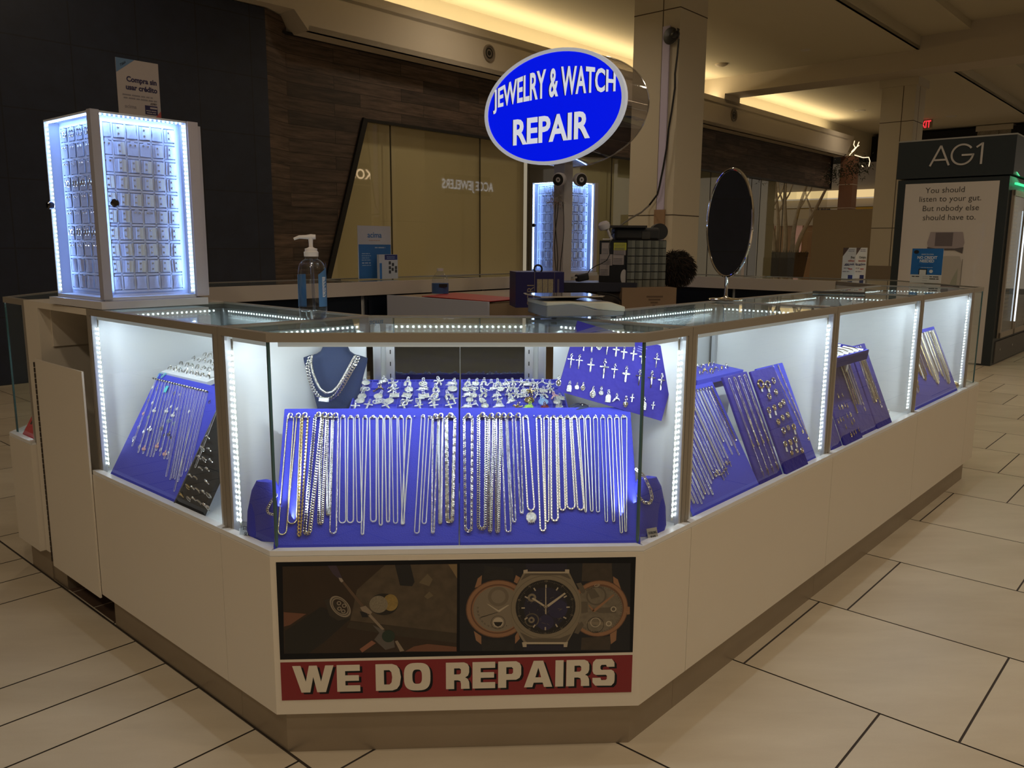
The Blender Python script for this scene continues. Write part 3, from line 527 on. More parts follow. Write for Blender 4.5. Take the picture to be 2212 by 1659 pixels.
# ================================================================ KIOSK
HT, ZS, ZK, D, CH = 1.07, .536, .126, .50, .639
UT, VT = 4.639, 3.109
def case_unit(name, label, poly, kinds, group=None, back='pale', led=True, bars=True, trim=1):
    """poly: corners in kiosk coordinates, anticlockwise seen from above; kinds: o outer, s side panel, b back"""
    org = poly[0]; n = len(poly); t = thing(name, label, 'display case', KR(*org), group)
    P = [Vector((p[0]-org[0], p[1]-org[1])) for p in poly]
    def inset(dd):
        out = []
        for i in range(n):
            a, b, c = P[i-1], P[i], P[(i+1) % n]; e1 = (b-a).normalized(); e2 = (c-b).normalized(); n1 = Vector((-e1.y, e1.x)); n2 = Vector((-e2.y, e2.x))
            d1 = dd[kinds[i-1]]; d2 = dd[kinds[i]]; A = a+n1*d1; B = b+n2*d2
            den = e1.x*e2.y-e1.y*e2.x
            if abs(den) < 1e-6: out.append(b+n2*d2)
            else: tt = ((B.x-A.x)*e2.y-(B.y-A.y)*e2.x)/den; out.append(A+e1*tt)
        return out
    body = inset({'o': 0, 's': .0012, 'b': .0}); kick = inset({'o': .036, 's': .0005, 'b': .02}); top = inset({'o': .021, 's': .0015, 'b': .0})
    tin = inset({'o': .039, 's': .0125, 'b': .02}); deck = inset({'o': .004, 's': .003, 'b': .003}); gl = inset({'o': .027, 's': .003, 'b': .01}); lb = inset({'o': .030, 's': .03, 'b': .03})
    mb = MB(); mb.prism([tuple(q) for q in body], ZK, ZS); obj('base_cabinet', mb, LAM, t, smooth=False)
    mb = MB(); mb.prism([tuple(q) for q in kick], 0, ZK+.001); obj('toe_kick', mb, KICK, t, smooth=False)
    mb = MB(); mb.prism([tuple(q) for q in deck], ZS, ZS+.006); obj('display_deck', mb, WHITE, t, smooth=False)
    # top frame
    mb = MB()
    for i in range(n):
        j = (i+1) % n; a, b, c, d = top[i], top[j], tin[j], tin[i]
        mb.prism([tuple(a), tuple(b), tuple(c), tuple(d)], HT-.021, HT)
    obj('top_frame', mb, LAM2, t, smooth=False)
    mb = MB(); mb.prism([tuple(q) for q in tin], HT-.009, HT-.003); obj('glass_top', mb, GTOP, t, smooth=False)
    posts = MB(); alus = MB(); sill = MB(); bar = MB(); strips = []
    for i in range(n):
        j = (i+1) % n; A, B = P[i], P[j]; e = (B-A).normalized(); nn = Vector((-e.y, e.x)); L_ = (B-A).length
        X = lambda x, y, z=0: (A.x+e.x*x+nn.x*y, A.y+e.y*x+nn.y*y, z)
        F = Matrix(((e.x, nn.x, 0, A.x), (e.y, nn.y, 0, A.y), (0, 0, 1, 0), (0, 0, 0, 1)))
        if kinds[i] == 'o':
            pv, nx = kinds[i-1], kinds[j]; x0 = .0 if pv == 'o' else .0; x1 = L_
            g0 = (gl[i]-A).dot(e); g1 = (gl[j]-A).dot(e)
            g = MB(); g.quad(X(g0, .027, ZS+.006), X(g1, .027, ZS+.006), X(g1, .027, HT-.021), X(g0, .027, HT-.021)); obj('front_glass', g, GLASS, t, smooth=False)
            sill.prism([X(0 if pv != 'o' else 0, .002)[:2], X(L_, .002)[:2], X((tin[j]-A).dot(e), .024)[:2], X((tin[i]-A).dot(e), .024)[:2]], ZS+.001, ZS+.014)
            for (sd, xx) in ((pv, 0), (nx, L_)):
                sg = 1 if xx == 0 else -1
                if sd == 's':
                    a = xx+sg*.0012; b = xx+sg*.0190; q = [X(a, .021), X(b, .021), X(b, .038), X(a, .038)]; pm_ = MB(); pm_.prism([p_[:2] for p_ in q], ZS, HT-.0205); obj('corner_post', pm_, LAM2, t, smooth=False)
                    a = b; b = a+sg*.011; q = [X(a, .023), X(b, .023), X(b, .036), X(a, .036)]; am_ = MB(); am_.prism([p_[:2] for p_ in q], ZS+.006, HT-.0205); obj('aluminium_edge', am_, ALU, t, smooth=False)
                    if led: strips.append((X(b+sg*.006, .045), Vector((-e.x*sg*0+nn.x, -e.y*sg*0+nn.y, 0)), 'v', F, b+sg*.004, sg))
            if pv == 'o':   # glass butt joint
                q = P[i]; bis = (gl[i]-q); c = q+bis; mb = MB(); mb.obox((c.x, c.y, (ZS+HT)/2), (1, 0, 0), (0, 1, 0), (0, 0, 1), .003, .003, (HT-ZS)/2-.012); obj('glass_edge', mb, GEDGE, t, smooth=False)
            if bars: bar.prism([X((lb[i]-A).dot(e)+.02, .033)[:2], X((lb[j]-A).dot(e)-.02, .033)[:2], X((lb[j]-A).dot(e)-.02, .043)[:2], X((lb[i]-A).dot(e)+.02, .043)[:2]], HT-.033, HT-.0215)
        elif kinds[i] == 's':
            mb = MB(); q = [X(.028, .003), X(L_-.03, .003), X(L_-.03, .013), X(.028, .013)]
            if kinds[i-1] == 'o' or kinds[j] == 'o': mb.prism([p_[:2] for p_ in q], ZS+.006, HT-.0215); o = obj('side_panel', mb, WHITE, t, smooth=False)
            if led: strips.append((None, None, 'h', F, L_, 0))
        else:
            mb = MB(); mb.prism([p_[:2] for p_ in (X(.002, .003), X(L_-.002, .003), X(L_-.002, .020), X(.002, .020))], HT-.075, HT-.0215); obj('back_header', mb, WHITE if back != 'dark' else LAM, t, smooth=False)
            mb = MB(); mb.prism([p_[:2] for p_ in (X(.002, .003), X(L_-.002, .003), X(L_-.002, .020), X(.002, .020))], ZS+.006, ZS+.03); obj('door_track', mb, ALU, t, smooth=False)
            if back == 'mirror':
                mb = MB(); mb.prism([p_[:2] for p_ in (X(.008, .012), X(L_-.008, .012), X(L_-.008, .016), X(.008, .016))], ZS+.03, HT-.075); obj('back_panel', mb, WHITE, t, smooth=False)
                for k in (0, 1):
                    mb = MB(); c = L_/2; q0 = (.055 if k == 0 else c+.001); q1 = (c-.001 if k == 0 else L_-.055)
                    mb.prism([p_[:2] for p_ in (X(q0, .018), X(q1, .018), X(q1, .022), X(q0, .022))], ZS+.03, HT-.055); obj('sliding_door', mb, MIRD, t, smooth=False)
            else:
                for k in (0, 1):
                    mb = MB(); c = L_/2; q0 = (.012 if k == 0 else c-.01); q1 = (c+.01 if k == 0 else L_-.012); y = .006+.006*k
                    mb.prism([p_[:2] for p_ in (X(q0, y), X(q1, y), X(q1, y+.004), X(q0, y+.004))], ZS+.03, HT-.075); obj('sliding_door', mb, GREYP if back == 'pale' else DARKG, t, smooth=False)
            mb = MB()
            for xx in (.0, L_):
                sg = 1 if xx == 0 else -1; mb.prism([p_[:2] for p_ in (X(xx+sg*.014, .02), X(xx+sg*.032, .02), X(xx+sg*.032, .034), X(xx+sg*.014, .034))], ZS+.006, HT-.0215)
            if back == 'mirror':
                for xx in (.06, L_-.06): mb.prism([p_[:2] for p_ in (X(xx-.012, .024), X(xx+.012, .024), X(xx+.012, .036), X(xx-.012, .036))], ZS+.006, HT-.0215)
            obj('shelf_upright', mb, ALU, t, smooth=False)
            if back == 'mirror':
                mb = MB()
                for xx in (.06, L_-.06):
                    for kz in range(14): mb.prism([p_[:2] for p_ in (X(xx-.0015, .0365), X(xx+.0015, .0365), X(xx+.0015, .0362), X(xx-.0015, .0362))], ZS+.04+kz*.035, ZS+.052+kz*.035)
                obj('upright_slot', mb, BLACK, t, smooth=False)
            if back == 'dark':
                mb = MB(); mb.prism([p_[:2] for p_ in (X(0, -.008), X(L_, -.008), X(L_, .0), X(0, .0))], HT-.075, HT-.0); obj('back_fascia', mb, LAM, t, smooth=False)
                mb = MB(); mb.prism([p_[:2] for p_ in (X(.03, -.002), X(L_-.03, -.002), X(L_-.03, .0), X(.03, .0))], .14, HT-.10); obj('recess_shade_sheet', mb, DARKG, t, smooth=False)  # dark sheet stands for the shade inside the open recess
            if led: strips.append((None, None, 'b', F, L_, 0))
    obj('sill', sill, mat('white_sill', (.75, .76, .78), .35), t, smooth=False)
    if bars and bar.f: obj('light_bar', bar, BARM, t, smooth=False)
    for (_, _, ty, F, a, sg) in strips:
        mb = MB(); pit = .0165
        if ty == 'v':
            x = a; pit = .0150; mb.box(x-.005, x+.005, .040, .0415, ZS+.02, HT-.03, 0); z = ZS+.035
            while z < HT-.055: mb.box(x-.0042, x+.0042, .0380, .0399, z-.0026, z+.0026, 1); z += pit
        elif ty == 'h':
            mb.box(.05, a-.04, .0135, .0145, HT-.034, HT-.024, 0); x = .06
            while x < a-.05: mb.box(x-.0025, x+.0025, .0146, .0165, HT-.0315, HT-.0265, 1); x += pit
        else:
            mb.box(.04, a-.04, .0205, .0215, HT-.036, HT-.026, 0); x = .05
            while x < a-.045: mb.box(x-.0025, x+.0025, .0216, .0235, HT-.0335, HT-.0285, 1); x += pit
        mb2 = mb; st = obj('led_strip', mb2, [LEDT, LEDC], t, F, smooth=False)
    return t
def rect(u0, u1, v0, v1): return [(u0, v0), (u1, v0), (u1, v1), (u0, v1)]
u1_, u2_, u3_, u4_ = .87, 1.87, 2.88, 3.78
case_unit('corner_display_case', 'angled corner glass case in front, with the repairs poster on its base', [(CH, 0), (.87, 0), (.87, D), (D, .87), (0, .87), (0, CH)], ['o', 's', 'b', 's', 'o', 'o'], 'lit glass display cases of the kiosk', 'mirror')
for a, b, l in ((u1_, u2_, 'lit glass case just right of the angled corner case, holding rosaries and hoops'), (u2_, u3_, 'middle glass case of the right hand row, with two boards of gold chains'), (u3_, u4_, 'farthest full glass case on the right, holding one wide board of mixed chains')):
    case_unit('display_case', l, rect(a, b, 0, D), ['o', 's', 'b', 's'], 'lit glass display cases of the kiosk')
VG, VG2 = 1.68, 2.24
case_unit('display_case', 'lit glass case left of the corner case, with pendant chains and a ring board', [(0, VG), (0, .87), (D, .87), (D, VG)], ['o', 's', 'b', 's'], 'lit glass display cases of the kiosk')
case_unit('corner_display_case', 'dark unlit corner glass case with a red board at the far left edge', [(0, VT-CH), (0, VG2), (D, VG2), (VT*0+.87, VT-D), (.87, VT), (CH, VT)], ['o', 's', 'b', 's', 'o', 'o'], 'corner glass cases of the kiosk', 'dark', True, False)
case_unit('corner_display_case', 'far right corner glass case whose clear side shows the floor beyond', [(UT-CH, 0), (UT, CH), (UT, .87), (UT-D, .87), (u4_, D), (u4_, 0)], ['o', 'o', 's', 'b', 's', 'o'], 'corner glass cases of the kiosk', 'pale', True, False)
case_unit('corner_display_case', 'rear corner glass case carrying the far earring tower', [(UT, VT-CH), (UT-CH, VT), (UT-.87, VT), (UT-.87, VT-D), (UT-D, VT-.87), (UT, VT-.87)], ['o', 'o', 's', 'b', 's', 'o'], 'corner glass cases of the kiosk', 'dark', True, False)
a0, a1 = .87, UT-.87; st = (a1-a0)/3
for k, l in ((0, 'rear glass case behind the hand sanitizer bottle'), (1, 'rear glass case carrying the tall blue leaflet stand'), (2, 'rear glass case behind the water bottle')):
    case_unit('display_case', l, [(a0+st*(k+1), VT), (a0+st*k, VT), (a0+st*k, VT-D), (a0+st*(k+1), VT-D)], ['o', 's', 'b', 's'], 'rear glass cases of the kiosk', 'dark', True, False)
st = (VT-.87-.87)/2
for k, l in ((0, 'rear right glass case carrying the two white leaflets'), (1, 'rear right glass case behind the oval mirror')):
    case_unit('display_case', l, [(UT, .87+st*k), (UT, .87+st*(k+1)), (UT-D, .87+st*(k+1)), (UT-D, .87+st*k)], ['o', 's', 'b', 's'], 'rear glass cases of the kiosk', 'dark', True, False)
# entrance gate between left case and left corner case
t = thing('gate_counter', 'cream gate counter with a low hinged door, left of the lit case', 'counter', KR(0, VG))
W_ = VG2-VG
mb = MB(); mb.box(0.021, D, .002, W_-.002, HT-.022, HT-.001); mb.box(.021, D, W_-.135, W_-.002, ZK, HT-.022); obj('counter_top', mb, LAM, t, smooth=False)
mb = MB(); mb.box(.30, .32, .002, W_-.135, HT-.14, HT-.022); mb.box(.06, .30, W_-.145, W_-.135, HT-.16, HT-.022); obj('header_panel', mb, LAM, t, smooth=False)
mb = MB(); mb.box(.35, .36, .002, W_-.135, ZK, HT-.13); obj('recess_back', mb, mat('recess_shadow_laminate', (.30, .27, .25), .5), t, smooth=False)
mb = MB(); mb.box(-.007, -.001, 0.0, W_-.150, ZK-.012, .872); dr = obj('gate_door', mb, LAM, t, smooth=False)
mb = MB()
for k in range(38): z = .13+k*.0193; mb.tube([(-.006, W_-.145, z), (-.006, W_-.145, z+.017)], .005, 6)
obj('piano_hinge', mb, mat('dark_bronze_hinge', (.05, .04, .035), .4, .7), dr)
mb = MB(); mb.box(.04, D-.03, W_-.0, W_-.135, 0, ZK); obj('toe_kick', mb, KICK, t, smooth=False)
mb = MB(); mb.lathe([(.006, 0), (.006, .003), (.001, .004)], 10); obj('screw_cap', mb, BLACK, t, T((.30, .22, 1.0)) @ Rot(math.radians(-90), 'Y'))
# brown slate floor patch inside the gate
mb = MB()
for i in range(4):
    for j in range(3): mb.quad(*[tuple(K(*q)) for q in ((.04+i*.42+.003, 1.69+j*.19+.003, .0012), (.04+i*.42+.417, 1.69+j*.19+.003, .0012), (.04+i*.42+.417, 1.69+j*.19+.187, .0012), (.04+i*.42+.003, 1.69+j*.19+.187, .0012))])
struct('floor_entry', mb, mat('brown_slate', (.085, .052, .036), .45, noise=.5, nscale=6))
# metal threshold strip along the left aisle
mb = MB(); mb.box(.0315, .036, -.2, 7, 0, .003); struct('trim_threshold', to_world(mb), mat('dark_strip', (.05, .04, .035), .4, .5))
# repairs poster on the front base
t = thing('repairs_poster', 'large poster reading WE DO REPAIRS with watch and jeweller photos', 'poster', frame(Vector((0, 0, 0)), (1, 0, 0), (0, -1, 0)))
PN = (0, -.0025, 0); pm = t.matrix_world.inverted()
def PP(px, py, lift=0): q = pm @ hit(px, py, (0, 0, 0), (0, 1, 0)); return (q.x, q.y, lift)
INKK = mat('print_black', (.006, .007, .010), .5, spec=.25)
def pq(name, pts, m_, lift, parent=t):
    mb = MB(); V = [PP(x, y, lift) for x, y in pts]; mb.poly(V[::-1]); return obj(name, mb, m_, parent, smooth=False)
x0, x1 = PP(600, 1300)[0], PP(1370, 1300)[0]
mb = MB(); zt = PP(986, 1208)[1]; zb_ = PP(986, 1503)[1]; zm0 = PP(986, 1416)[1]; zm1 = PP(986, 1422)[1]
mb.box(x0, x1, zb_, zt, 0, .0018); obj('poster_sheet', mb, mat('poster_white', (.68, .62, .53), .4), t, smooth=False)
mb = MB(); mb.box(x0, x1, zm0, zt, .0018, .0022); bk = obj('photo_panel', mb, INKK, t, smooth=False)
mb = MB(); mb.box(x0, x1, zb_, zm1, .0018, .0022); rb = obj('red_banner', mb, mat('print_red', (.21, .012, .018), .4), t, smooth=False)
cxp = PP(984, 1462)[0]; yb = PP(984, 1487)[1]
for nm, mt_, dx, dy, lf in (('lettering_shadow', INKK, .006, -.005, .0023), ('lettering', mat('print_cream', (.66, .60, .50), .4), 0, 0, .0028)):
    block_text(nm, 'WE DO REPAIRS', PP(986, 1433)[1]-PP(986, 1490)[1], PP(1331, 1470)[0]-PP(637, 1470)[0], mt_, rb, T((cxp+dx, yb+dy, lf)))
# jeweller photo, left half
def q2(px, py): return (590+px*.18536, 1195+py*.18536)
pts = lambda L_: [q2(*p_) for p_ in L_]
ph = pq('jeweller_photo', pts([(112, 152), (2145, 118), (2138, 1138), (130, 1165)]), mat('photo_brown', (.030, .017, .010), .4, noise=.35, nscale=9), .0024, bk)
PC = lambda n_, c_, e=0, **k: mat(n_, c_, .4, **k)
for nm, pl_, mt_, lf in [
    ('bench_print', [(980, 420), (1300, 135), (2145, 120), (2140, 930), (1500, 850), (900, 780)], PC('photo_bench', (.075, .055, .035), noise=.5, nscale=40), .0025),
    ('bench_edge_print', [(900, 790), (1500, 850), (2138, 925), (2138, 1040), (1450, 960), (860, 860)], PC('photo_edge', (.038, .028, .018), noise=.3, nscale=30), .0026),
    ('stand_print', [(1420, 130), (1600, 128), (1650, 330), (1620, 380), (1480, 370)], PC('photo_dark', (.008, .009, .012)), .0027),
    ('blur_print', [(1700, 340), (1800, 235), (1860, 300), (1820, 380)], PC('photo_tan', (.13, .10, .06)), .0027),
    ('blur_print', [(1760, 500), (1820, 440), (1870, 490), (1800, 530)], PC('photo_tan', (.13, .10, .06)), .0027),
    ('blur_print', [(2040, 125), (2144, 122), (2144, 290), (2090, 200)], PC('photo_tan2', (.20, .14, .07)), .0027),
    ('clamp_print', [(140, 900), (560, 620), (900, 760), (620, 1010), (420, 1160), (140, 1162)], PC('photo_clamp', (.012, .011, .010)), .0028),
    ('finger_print', [(125, 680), (390, 700), (200, 830), (128, 850)], PC('photo_skin', (.15, .062, .035)), .0029),
    ('finger_print', [(1540, 1138), (1640, 1080), (1800, 1050), (2138, 1085), (2138, 1138)], PC('photo_skin', (.15, .062, .035)), .0029),
    ('flame_print', [(640, 140), (740, 138), (810, 290), (775, 300), (700, 240)], PC('photo_flame', (.045, .03, .05)), .0029),
    ('torch_print', [(765, 278), (800, 285), (825, 320), (800, 335), (780, 318)], PC('photo_tip', (.30, .25, .21)), .0031),
    ('torch_print', [(805, 335), (830, 325), (1060, 600), (1030, 620), (900, 460)], PC('photo_copper', (.10, .062, .038)), .0030),
    ('torch_print', [(1015, 625), (1080, 605), (1155, 680), (1135, 710), (1040, 670)], PC('photo_steel', (.24, .19, .14)), .0031),
    ('torch_print', [(1010, 670), (1090, 680), (1110, 740), (1040, 740)], PC('photo_dark', (.008, .009, .012)), .0030),
    ('torch_print', [(1110, 720), (1140, 705), (1300, 880), (1270, 890)], PC('photo_steel', (.24, .19, .14)), .0030),
    ('torch_print', [(1160, 830), (1290, 890), (1400, 960), (1420, 1090), (1310, 1120), (1180, 1000), (1240, 920)], PC('photo_grey', (.10, .088, .08)), .0030),
    ('torch_print', [(1010, 1110), (1150, 1010), (1200, 1040), (1040, 1150)], PC('photo_rose', (.24, .10, .06)), .0032),
    ('torch_print', [(1420, 1020), (1450, 1010), (1530, 1130), (1480, 1140)], PC('photo_steel', (.24, .19, .14)), .0031),
    ('ring_print', [(600, 540), (690, 510), (860, 700), (910, 710), (900, 745), (760, 780), (660, 720)], PC('photo_ringdark', (.03, .024, .018)), .0031)]: pq(nm, pts(pl_), mt_, lf, ph)
def disc(nm, c, r, mt_, lf, par, r0=0, seg=40, sy=1, rot=0):
    x, y, _ = PP(*c); mb = MB(); V = []; ca, sa = math.cos(rot), math.sin(rot)
    for k in range(seg):
        a = 2*math.pi*k/seg; px, py = math.cos(a), math.sin(a)*sy; V.append((px*ca-py*sa, px*sa+py*ca))
    if r0: mb.add([(x+p_[0]*r, y+p_[1]*r, lf) for p_ in V]+[(x+p_[0]*r0, y+p_[1]*r0, lf) for p_ in V], [(k, (k+1) % seg, seg+(k+1) % seg, seg+k) for k in range(seg)])
    else: mb.poly([(x+p_[0]*r, y+p_[1]*r, lf) for p_ in V])
    return obj(nm, mb, mt_, par, smooth=False)
MM = .00114*.18536   # metres of poster per zoomed unit
disc('knob_print', q2(1345, 960), 75*MM, PC('photo_green', (.012, .03, .02)), .0033, ph)
disc('stone_print', q2(1290, 590), 165*MM, PC('photo_black2', (.01, .009, .008)), .0028, ph, sy=.8); disc('stone_print', q2(1230, 590), 105*MM, PC('photo_stone', (.20, .17, .12), noise=.5, nscale=300), .0030, ph)
disc('stone_print', q2(1370, 570), 85*MM, PC('photo_amber', (.25, .17, .05), noise=.4, nscale=150), .0029, ph, sy=1.2)
for r_, r0, m_ in ((150, 128, PC('photo_ringlight', (.24, .20, .15))), (120, 104, PC('photo_ringlight', (.24, .2, .15)))): disc('ring_print', q2(785, 615), r_*MM, m_, .0033, ph, r0*MM, sy=.62, rot=math.radians(-52))
for c in ((770, 575), (830, 605), (775, 640), (820, 670)): disc('ring_print', q2(*c), 26*MM, PC('photo_ringlight', (.24, .2, .15)), .0034, ph, 14*MM, 14)
# watches, right half
def q3(px, py): return (980+px*.18536, 1195+py*.18536)
P3 = lambda L_: [q3(*p_) for p_ in L_]
wp = pq('watch_photo', P3([(70, 115), (2060, 112), (2050, 1130), (70, 1135)]), PC('photo_night', (.006, .008, .014)), .0024, bk)
rg_ = PC('watch_rose_gold', (.27, .14, .075)); rg2_ = PC('watch_rose_dark', (.13, .062, .035)); dl = PC('watch_dial', (.20, .165, .12)); stl = PC('watch_steel', (.20, .165, .115)); std = PC('watch_steel_dark', (.10, .082, .06)); stn = PC('watch_strap', (.014, .014, .016), noise=.5, nscale=60); stb = PC('watch_strap_blue', (.012, .012, .03)); ink = PC('watch_ink', (.012, .01, .009)); cr_ = PC('watch_cream', (.42, .36, .27)); nv = PC('watch_navy', (.012, .012, .032), noise=.6, nscale=120)
pq('watch_strap', P3([(360, 140), (690, 170), (700, 300), (340, 300)]), stn, .0025, wp); pq('watch_strap', P3([(320, 1000), (710, 1000), (700, 1130), (330, 1130)]), stn, .0025, wp)
pq('watch_strap', P3([(1500, 112), (1840, 112), (1850, 330), (1490, 320)]), PC('watch_strap_brown', (.045, .034, .025), noise=.4, nscale=60), .0025, wp); pq('watch_strap', P3([(1490, 980), (1830, 960), (1820, 1120), (1480, 1120)]), PC('watch_strap_brown', (.045, .034, .025)), .0025, wp)
for L_ in ([(330, 250), (280, 290), (245, 400), (320, 370)], [(725, 250), (775, 280), (740, 350), (700, 330)], [(235, 900), (260, 1010), (322, 1058), (322, 960)], [(770, 990), (715, 1050), (715, 960), (750, 900)], [(1855, 265), (1910, 300), (1950, 420), (1860, 340)], [(1900, 870), (1890, 1010), (1830, 1055), (1820, 940)]): pq('watch_lug', P3(L_), rg_, .0026, wp)
disc('watch_case', q3(515, 645), 372*MM, rg2_, .0027, wp, sy=.965); disc('watch_case', q3(515, 645), 360*MM, rg_, .0028, wp, 318*MM, sy=.965); disc('watch_case', q3(515, 645), 300*MM, rg_, .0029, wp, 288*MM, sy=.965)
disc('watch_face', q3(515, 645), 286*MM, dl, .0030, wp, sy=.98); disc('watch_face', q3(520, 500), 120*MM, PC('watch_dial_dark', (.15, .12, .085)), .0031, wp, 82*MM); disc('watch_face', q3(517, 800), 62*MM, cr_, .0031, wp); disc('watch_face', q3(517, 800), 84*MM, ink, .0031, wp, 80*MM)
pq('watch_hand', P3([(465, 795), (570, 795), (550, 835), (517, 850), (485, 835)]), ink, .0032, wp); pq('watch_hand', P3([(385, 582), (410, 590), (525, 660), (515, 675)]), cr_, .0033, wp); pq('watch_hand', P3([(510, 665), (620, 600), (650, 595), (530, 680)]), cr_, .0033, wp); pq('watch_hand', P3([(310, 738), (510, 680), (512, 684), (320, 745)]), ink, .0032, wp)
for k in range(24):
    a = math.radians(175+k*5.5); 
    text('dial_numerals', str(31-k) if k % 2 == 0 else '.', .0055, ink, wp, T((PP(*q3(515, 645))[0]+243*MM*math.cos(a), PP(*q3(515, 645))[1]+243*MM*math.sin(a), .0031)) @ Rot(a+math.pi/2, 'Z'), ext=.00005)
# right skeleton watch
disc('watch_case', q3(1690, 640), 345*MM, rg2_, .0027, wp, sy=1.02); disc('watch_case', q3(1690, 640), 335*MM, rg_, .0028, wp, 295*MM, sy=1.02); disc('watch_face', q3(1680, 650), 290*MM, PC('watch_bridge', (.155, .13, .095), noise=.4, nscale=90), .0029, wp)
pq('watch_crown', P3([(2015, 615), (2050, 620), (2050, 705), (2015, 710)]), rg_, .0028, wp)
disc('watch_face', q3(1660, 490), 120*MM, std, .0030, wp, 100*MM); disc('watch_face', q3(1650, 830), 100*MM, ink, .0030, wp, 94*MM); disc('watch_face', q3(1650, 800), 60*MM, cr_, .0031, wp, 52*MM); disc('watch_face', q3(1860, 645), 34*MM, cr_, .0031, wp, 22*MM); disc('watch_face', q3(1805, 815), 34*MM, cr_, .0031, wp, 22*MM)
pq('watch_bridge', P3([(1560, 640), (1800, 625), (1890, 600), (1890, 690), (1700, 690)]), std, .0030, wp); pq('watch_bridge', P3([(1540, 790), (1790, 800), (1840, 780), (1850, 850), (1780, 840), (1540, 815)]), stl, .0030, wp); pq('watch_bridge', P3([(1540, 400), (1640, 410), (1700, 500), (1600, 530)]), std, .0031, wp)
pq('watch_hand', P3([(1605, 665), (1860, 470), (1870, 485), (1640, 680)]), rg_, .0033, wp); pq('watch_hand', P3([(1565, 600), (1580, 595), (1640, 660), (1620, 675)]), rg_, .0033, wp)
text('dial_lettering', 'GP', .011, cr_, wp, T((PP(*q3(1668, 388))[0], PP(*q3(1668, 388))[1], .0032)), ext=.00005); text('dial_lettering', '1791', .008, ink, wp, T((PP(*q3(1650, 925))[0], PP(*q3(1650, 925))[1], .0032)), ext=.00005)
mb = MB(); cx_, cy_, _ = PP(*q3(1680, 650))
for k in range(60): a = 2*math.pi*k/60; mb.obox((cx_+277*MM*math.cos(a), cy_+277*MM*math.sin(a), .0031), (1, 0, 0), (0, 1, 0), (0, 0, 1), .0007, .0007, .0001)
obj('minute_dots', mb, ink, wp, smooth=False)
# centre chronograph
pq('watch_strap', P3([(840, 115), (1320, 115), (1320, 200), (840, 200)]), stb, .0030, wp); pq('watch_strap', P3([(820, 1060), (1300, 1060), (1300, 1130), (820, 1130)]), stb, .0030, wp)
pq('watch_case', P3([(820, 205), (1340, 205), (1470, 470), (1490, 640), (1440, 830), (1320, 1040), (820, 1040), (690, 830), (655, 620), (700, 430)]), stl, .0034, wp)
pq('watch_case', P3([(850, 212), (1310, 212), (1370, 300), (1240, 250), (900, 250), (780, 310)]), std, .0035, wp); pq('watch_case', P3([(850, 1035), (1300, 1035), (1370, 930), (1230, 985), (920, 985), (770, 910)]), std, .0035, wp)
for L_ in ([(812, 190), (860, 182), (862, 228), (812, 228)], [(1296, 182), (1345, 182), (1345, 228), (1296, 228)], [(795, 1030), (848, 1025), (848, 1085), (805, 1085)], [(1280, 1030), (1330, 1025), (1320, 1085), (1280, 1085)], [(862, 212), (1296, 212), (1296, 226), (862, 226)], [(848, 1028), (1280, 1028), (1280, 1052), (848, 1052)]): pq('watch_lug', P3(L_), cr_, .0037, wp)
for L_ in ([(1425, 345), (1480, 335), (1530, 420), (1520, 460), (1480, 450)], [(1440, 830), (1490, 790), (1515, 830), (1450, 935), (1400, 920)], [(1485, 560), (1560, 560), (1560, 680), (1485, 690)]): pq('watch_pusher', P3(L_), std, .0036, wp)
disc('watch_bezel', q3(1070, 620), 400*MM, stl, .0038, wp, 350*MM, sy=.965); disc('watch_bezel', q3(1070, 620), 402*MM, ink, .0037, wp, 396*MM, sy=.965)
disc('watch_face', q3(1070, 620), 350*MM, PC('watch_black', (.008, .008, .010)), .0038, wp, sy=.96); disc('watch_face', q3(1070, 630), 255*MM, nv, .0039, wp)
disc('watch_face', q3(1210, 640), 115*MM, PC('watch_navy2', (.02, .018, .06)), .0040, wp); disc('watch_face', q3(910, 770), 85*MM, std, .0041, wp, 70*MM); disc('watch_face', q3(905, 770), 38*MM, stl, .0041, wp, 16*MM); disc('watch_face', q3(1070, 800), 95*MM, PC('watch_navy2', (.02, .018, .06)), .0040, wp)
disc('watch_face', q3(910, 510), 50*MM, stl, .0041, wp, 24*MM)
mb = MB(); cx_, cy_, _ = PP(*q3(1070, 625))
for k in range(100):
    a = 2*math.pi*k/100; r_ = (318 if k % 5 else 312)*MM; mb.obox((cx_+r_*math.cos(a), cy_+r_*math.sin(a), .0041), (math.cos(a), math.sin(a), 0), (-math.sin(a), math.cos(a), 0), (0, 0, 1), (.0011 if k % 5 else .0024), .0003, .0001)
obj('tachymeter_ticks', mb, stl, wp, smooth=False)
mb = MB()
for k in range(12):
    a = 2*math.pi*k/12; r_ = 262*MM; mb.obox((cx_+r_*math.cos(a), cy_+r_*math.sin(a), .0042), (math.cos(a), math.sin(a), 0), (-math.sin(a), math.cos(a), 0), (0, 0, 1), .0042, .0016, .0001)
obj('hour_markers', mb, cr_, wp, smooth=False)
for k, s_ in enumerate(['100', '10', '20', '30', '40', '50', '60', '70', '80', '90']):
    a = math.pi/2-2*math.pi*k/10; text('dial_numerals', s_, .006, stl, wp, T((cx_+326*MM*math.cos(a), cy_+326*MM*math.sin(a)-.002, .0042)), ext=.00005)
pq('watch_hand', P3([(1085, 595), (1290, 450), (1305, 465), (1100, 620)]), cr_, .0044, wp); pq('watch_hand', P3([(905, 520), (925, 508), (1065, 600), (1050, 615)]), cr_, .0044, wp); pq('watch_hand', P3([(1066, 400), (1076, 400), (1078, 700), (1064, 700)]), cr_, .0045, wp)
disc('watch_hand', q3(1070, 612), 24*MM, stl, .0046, wp, 10*MM)
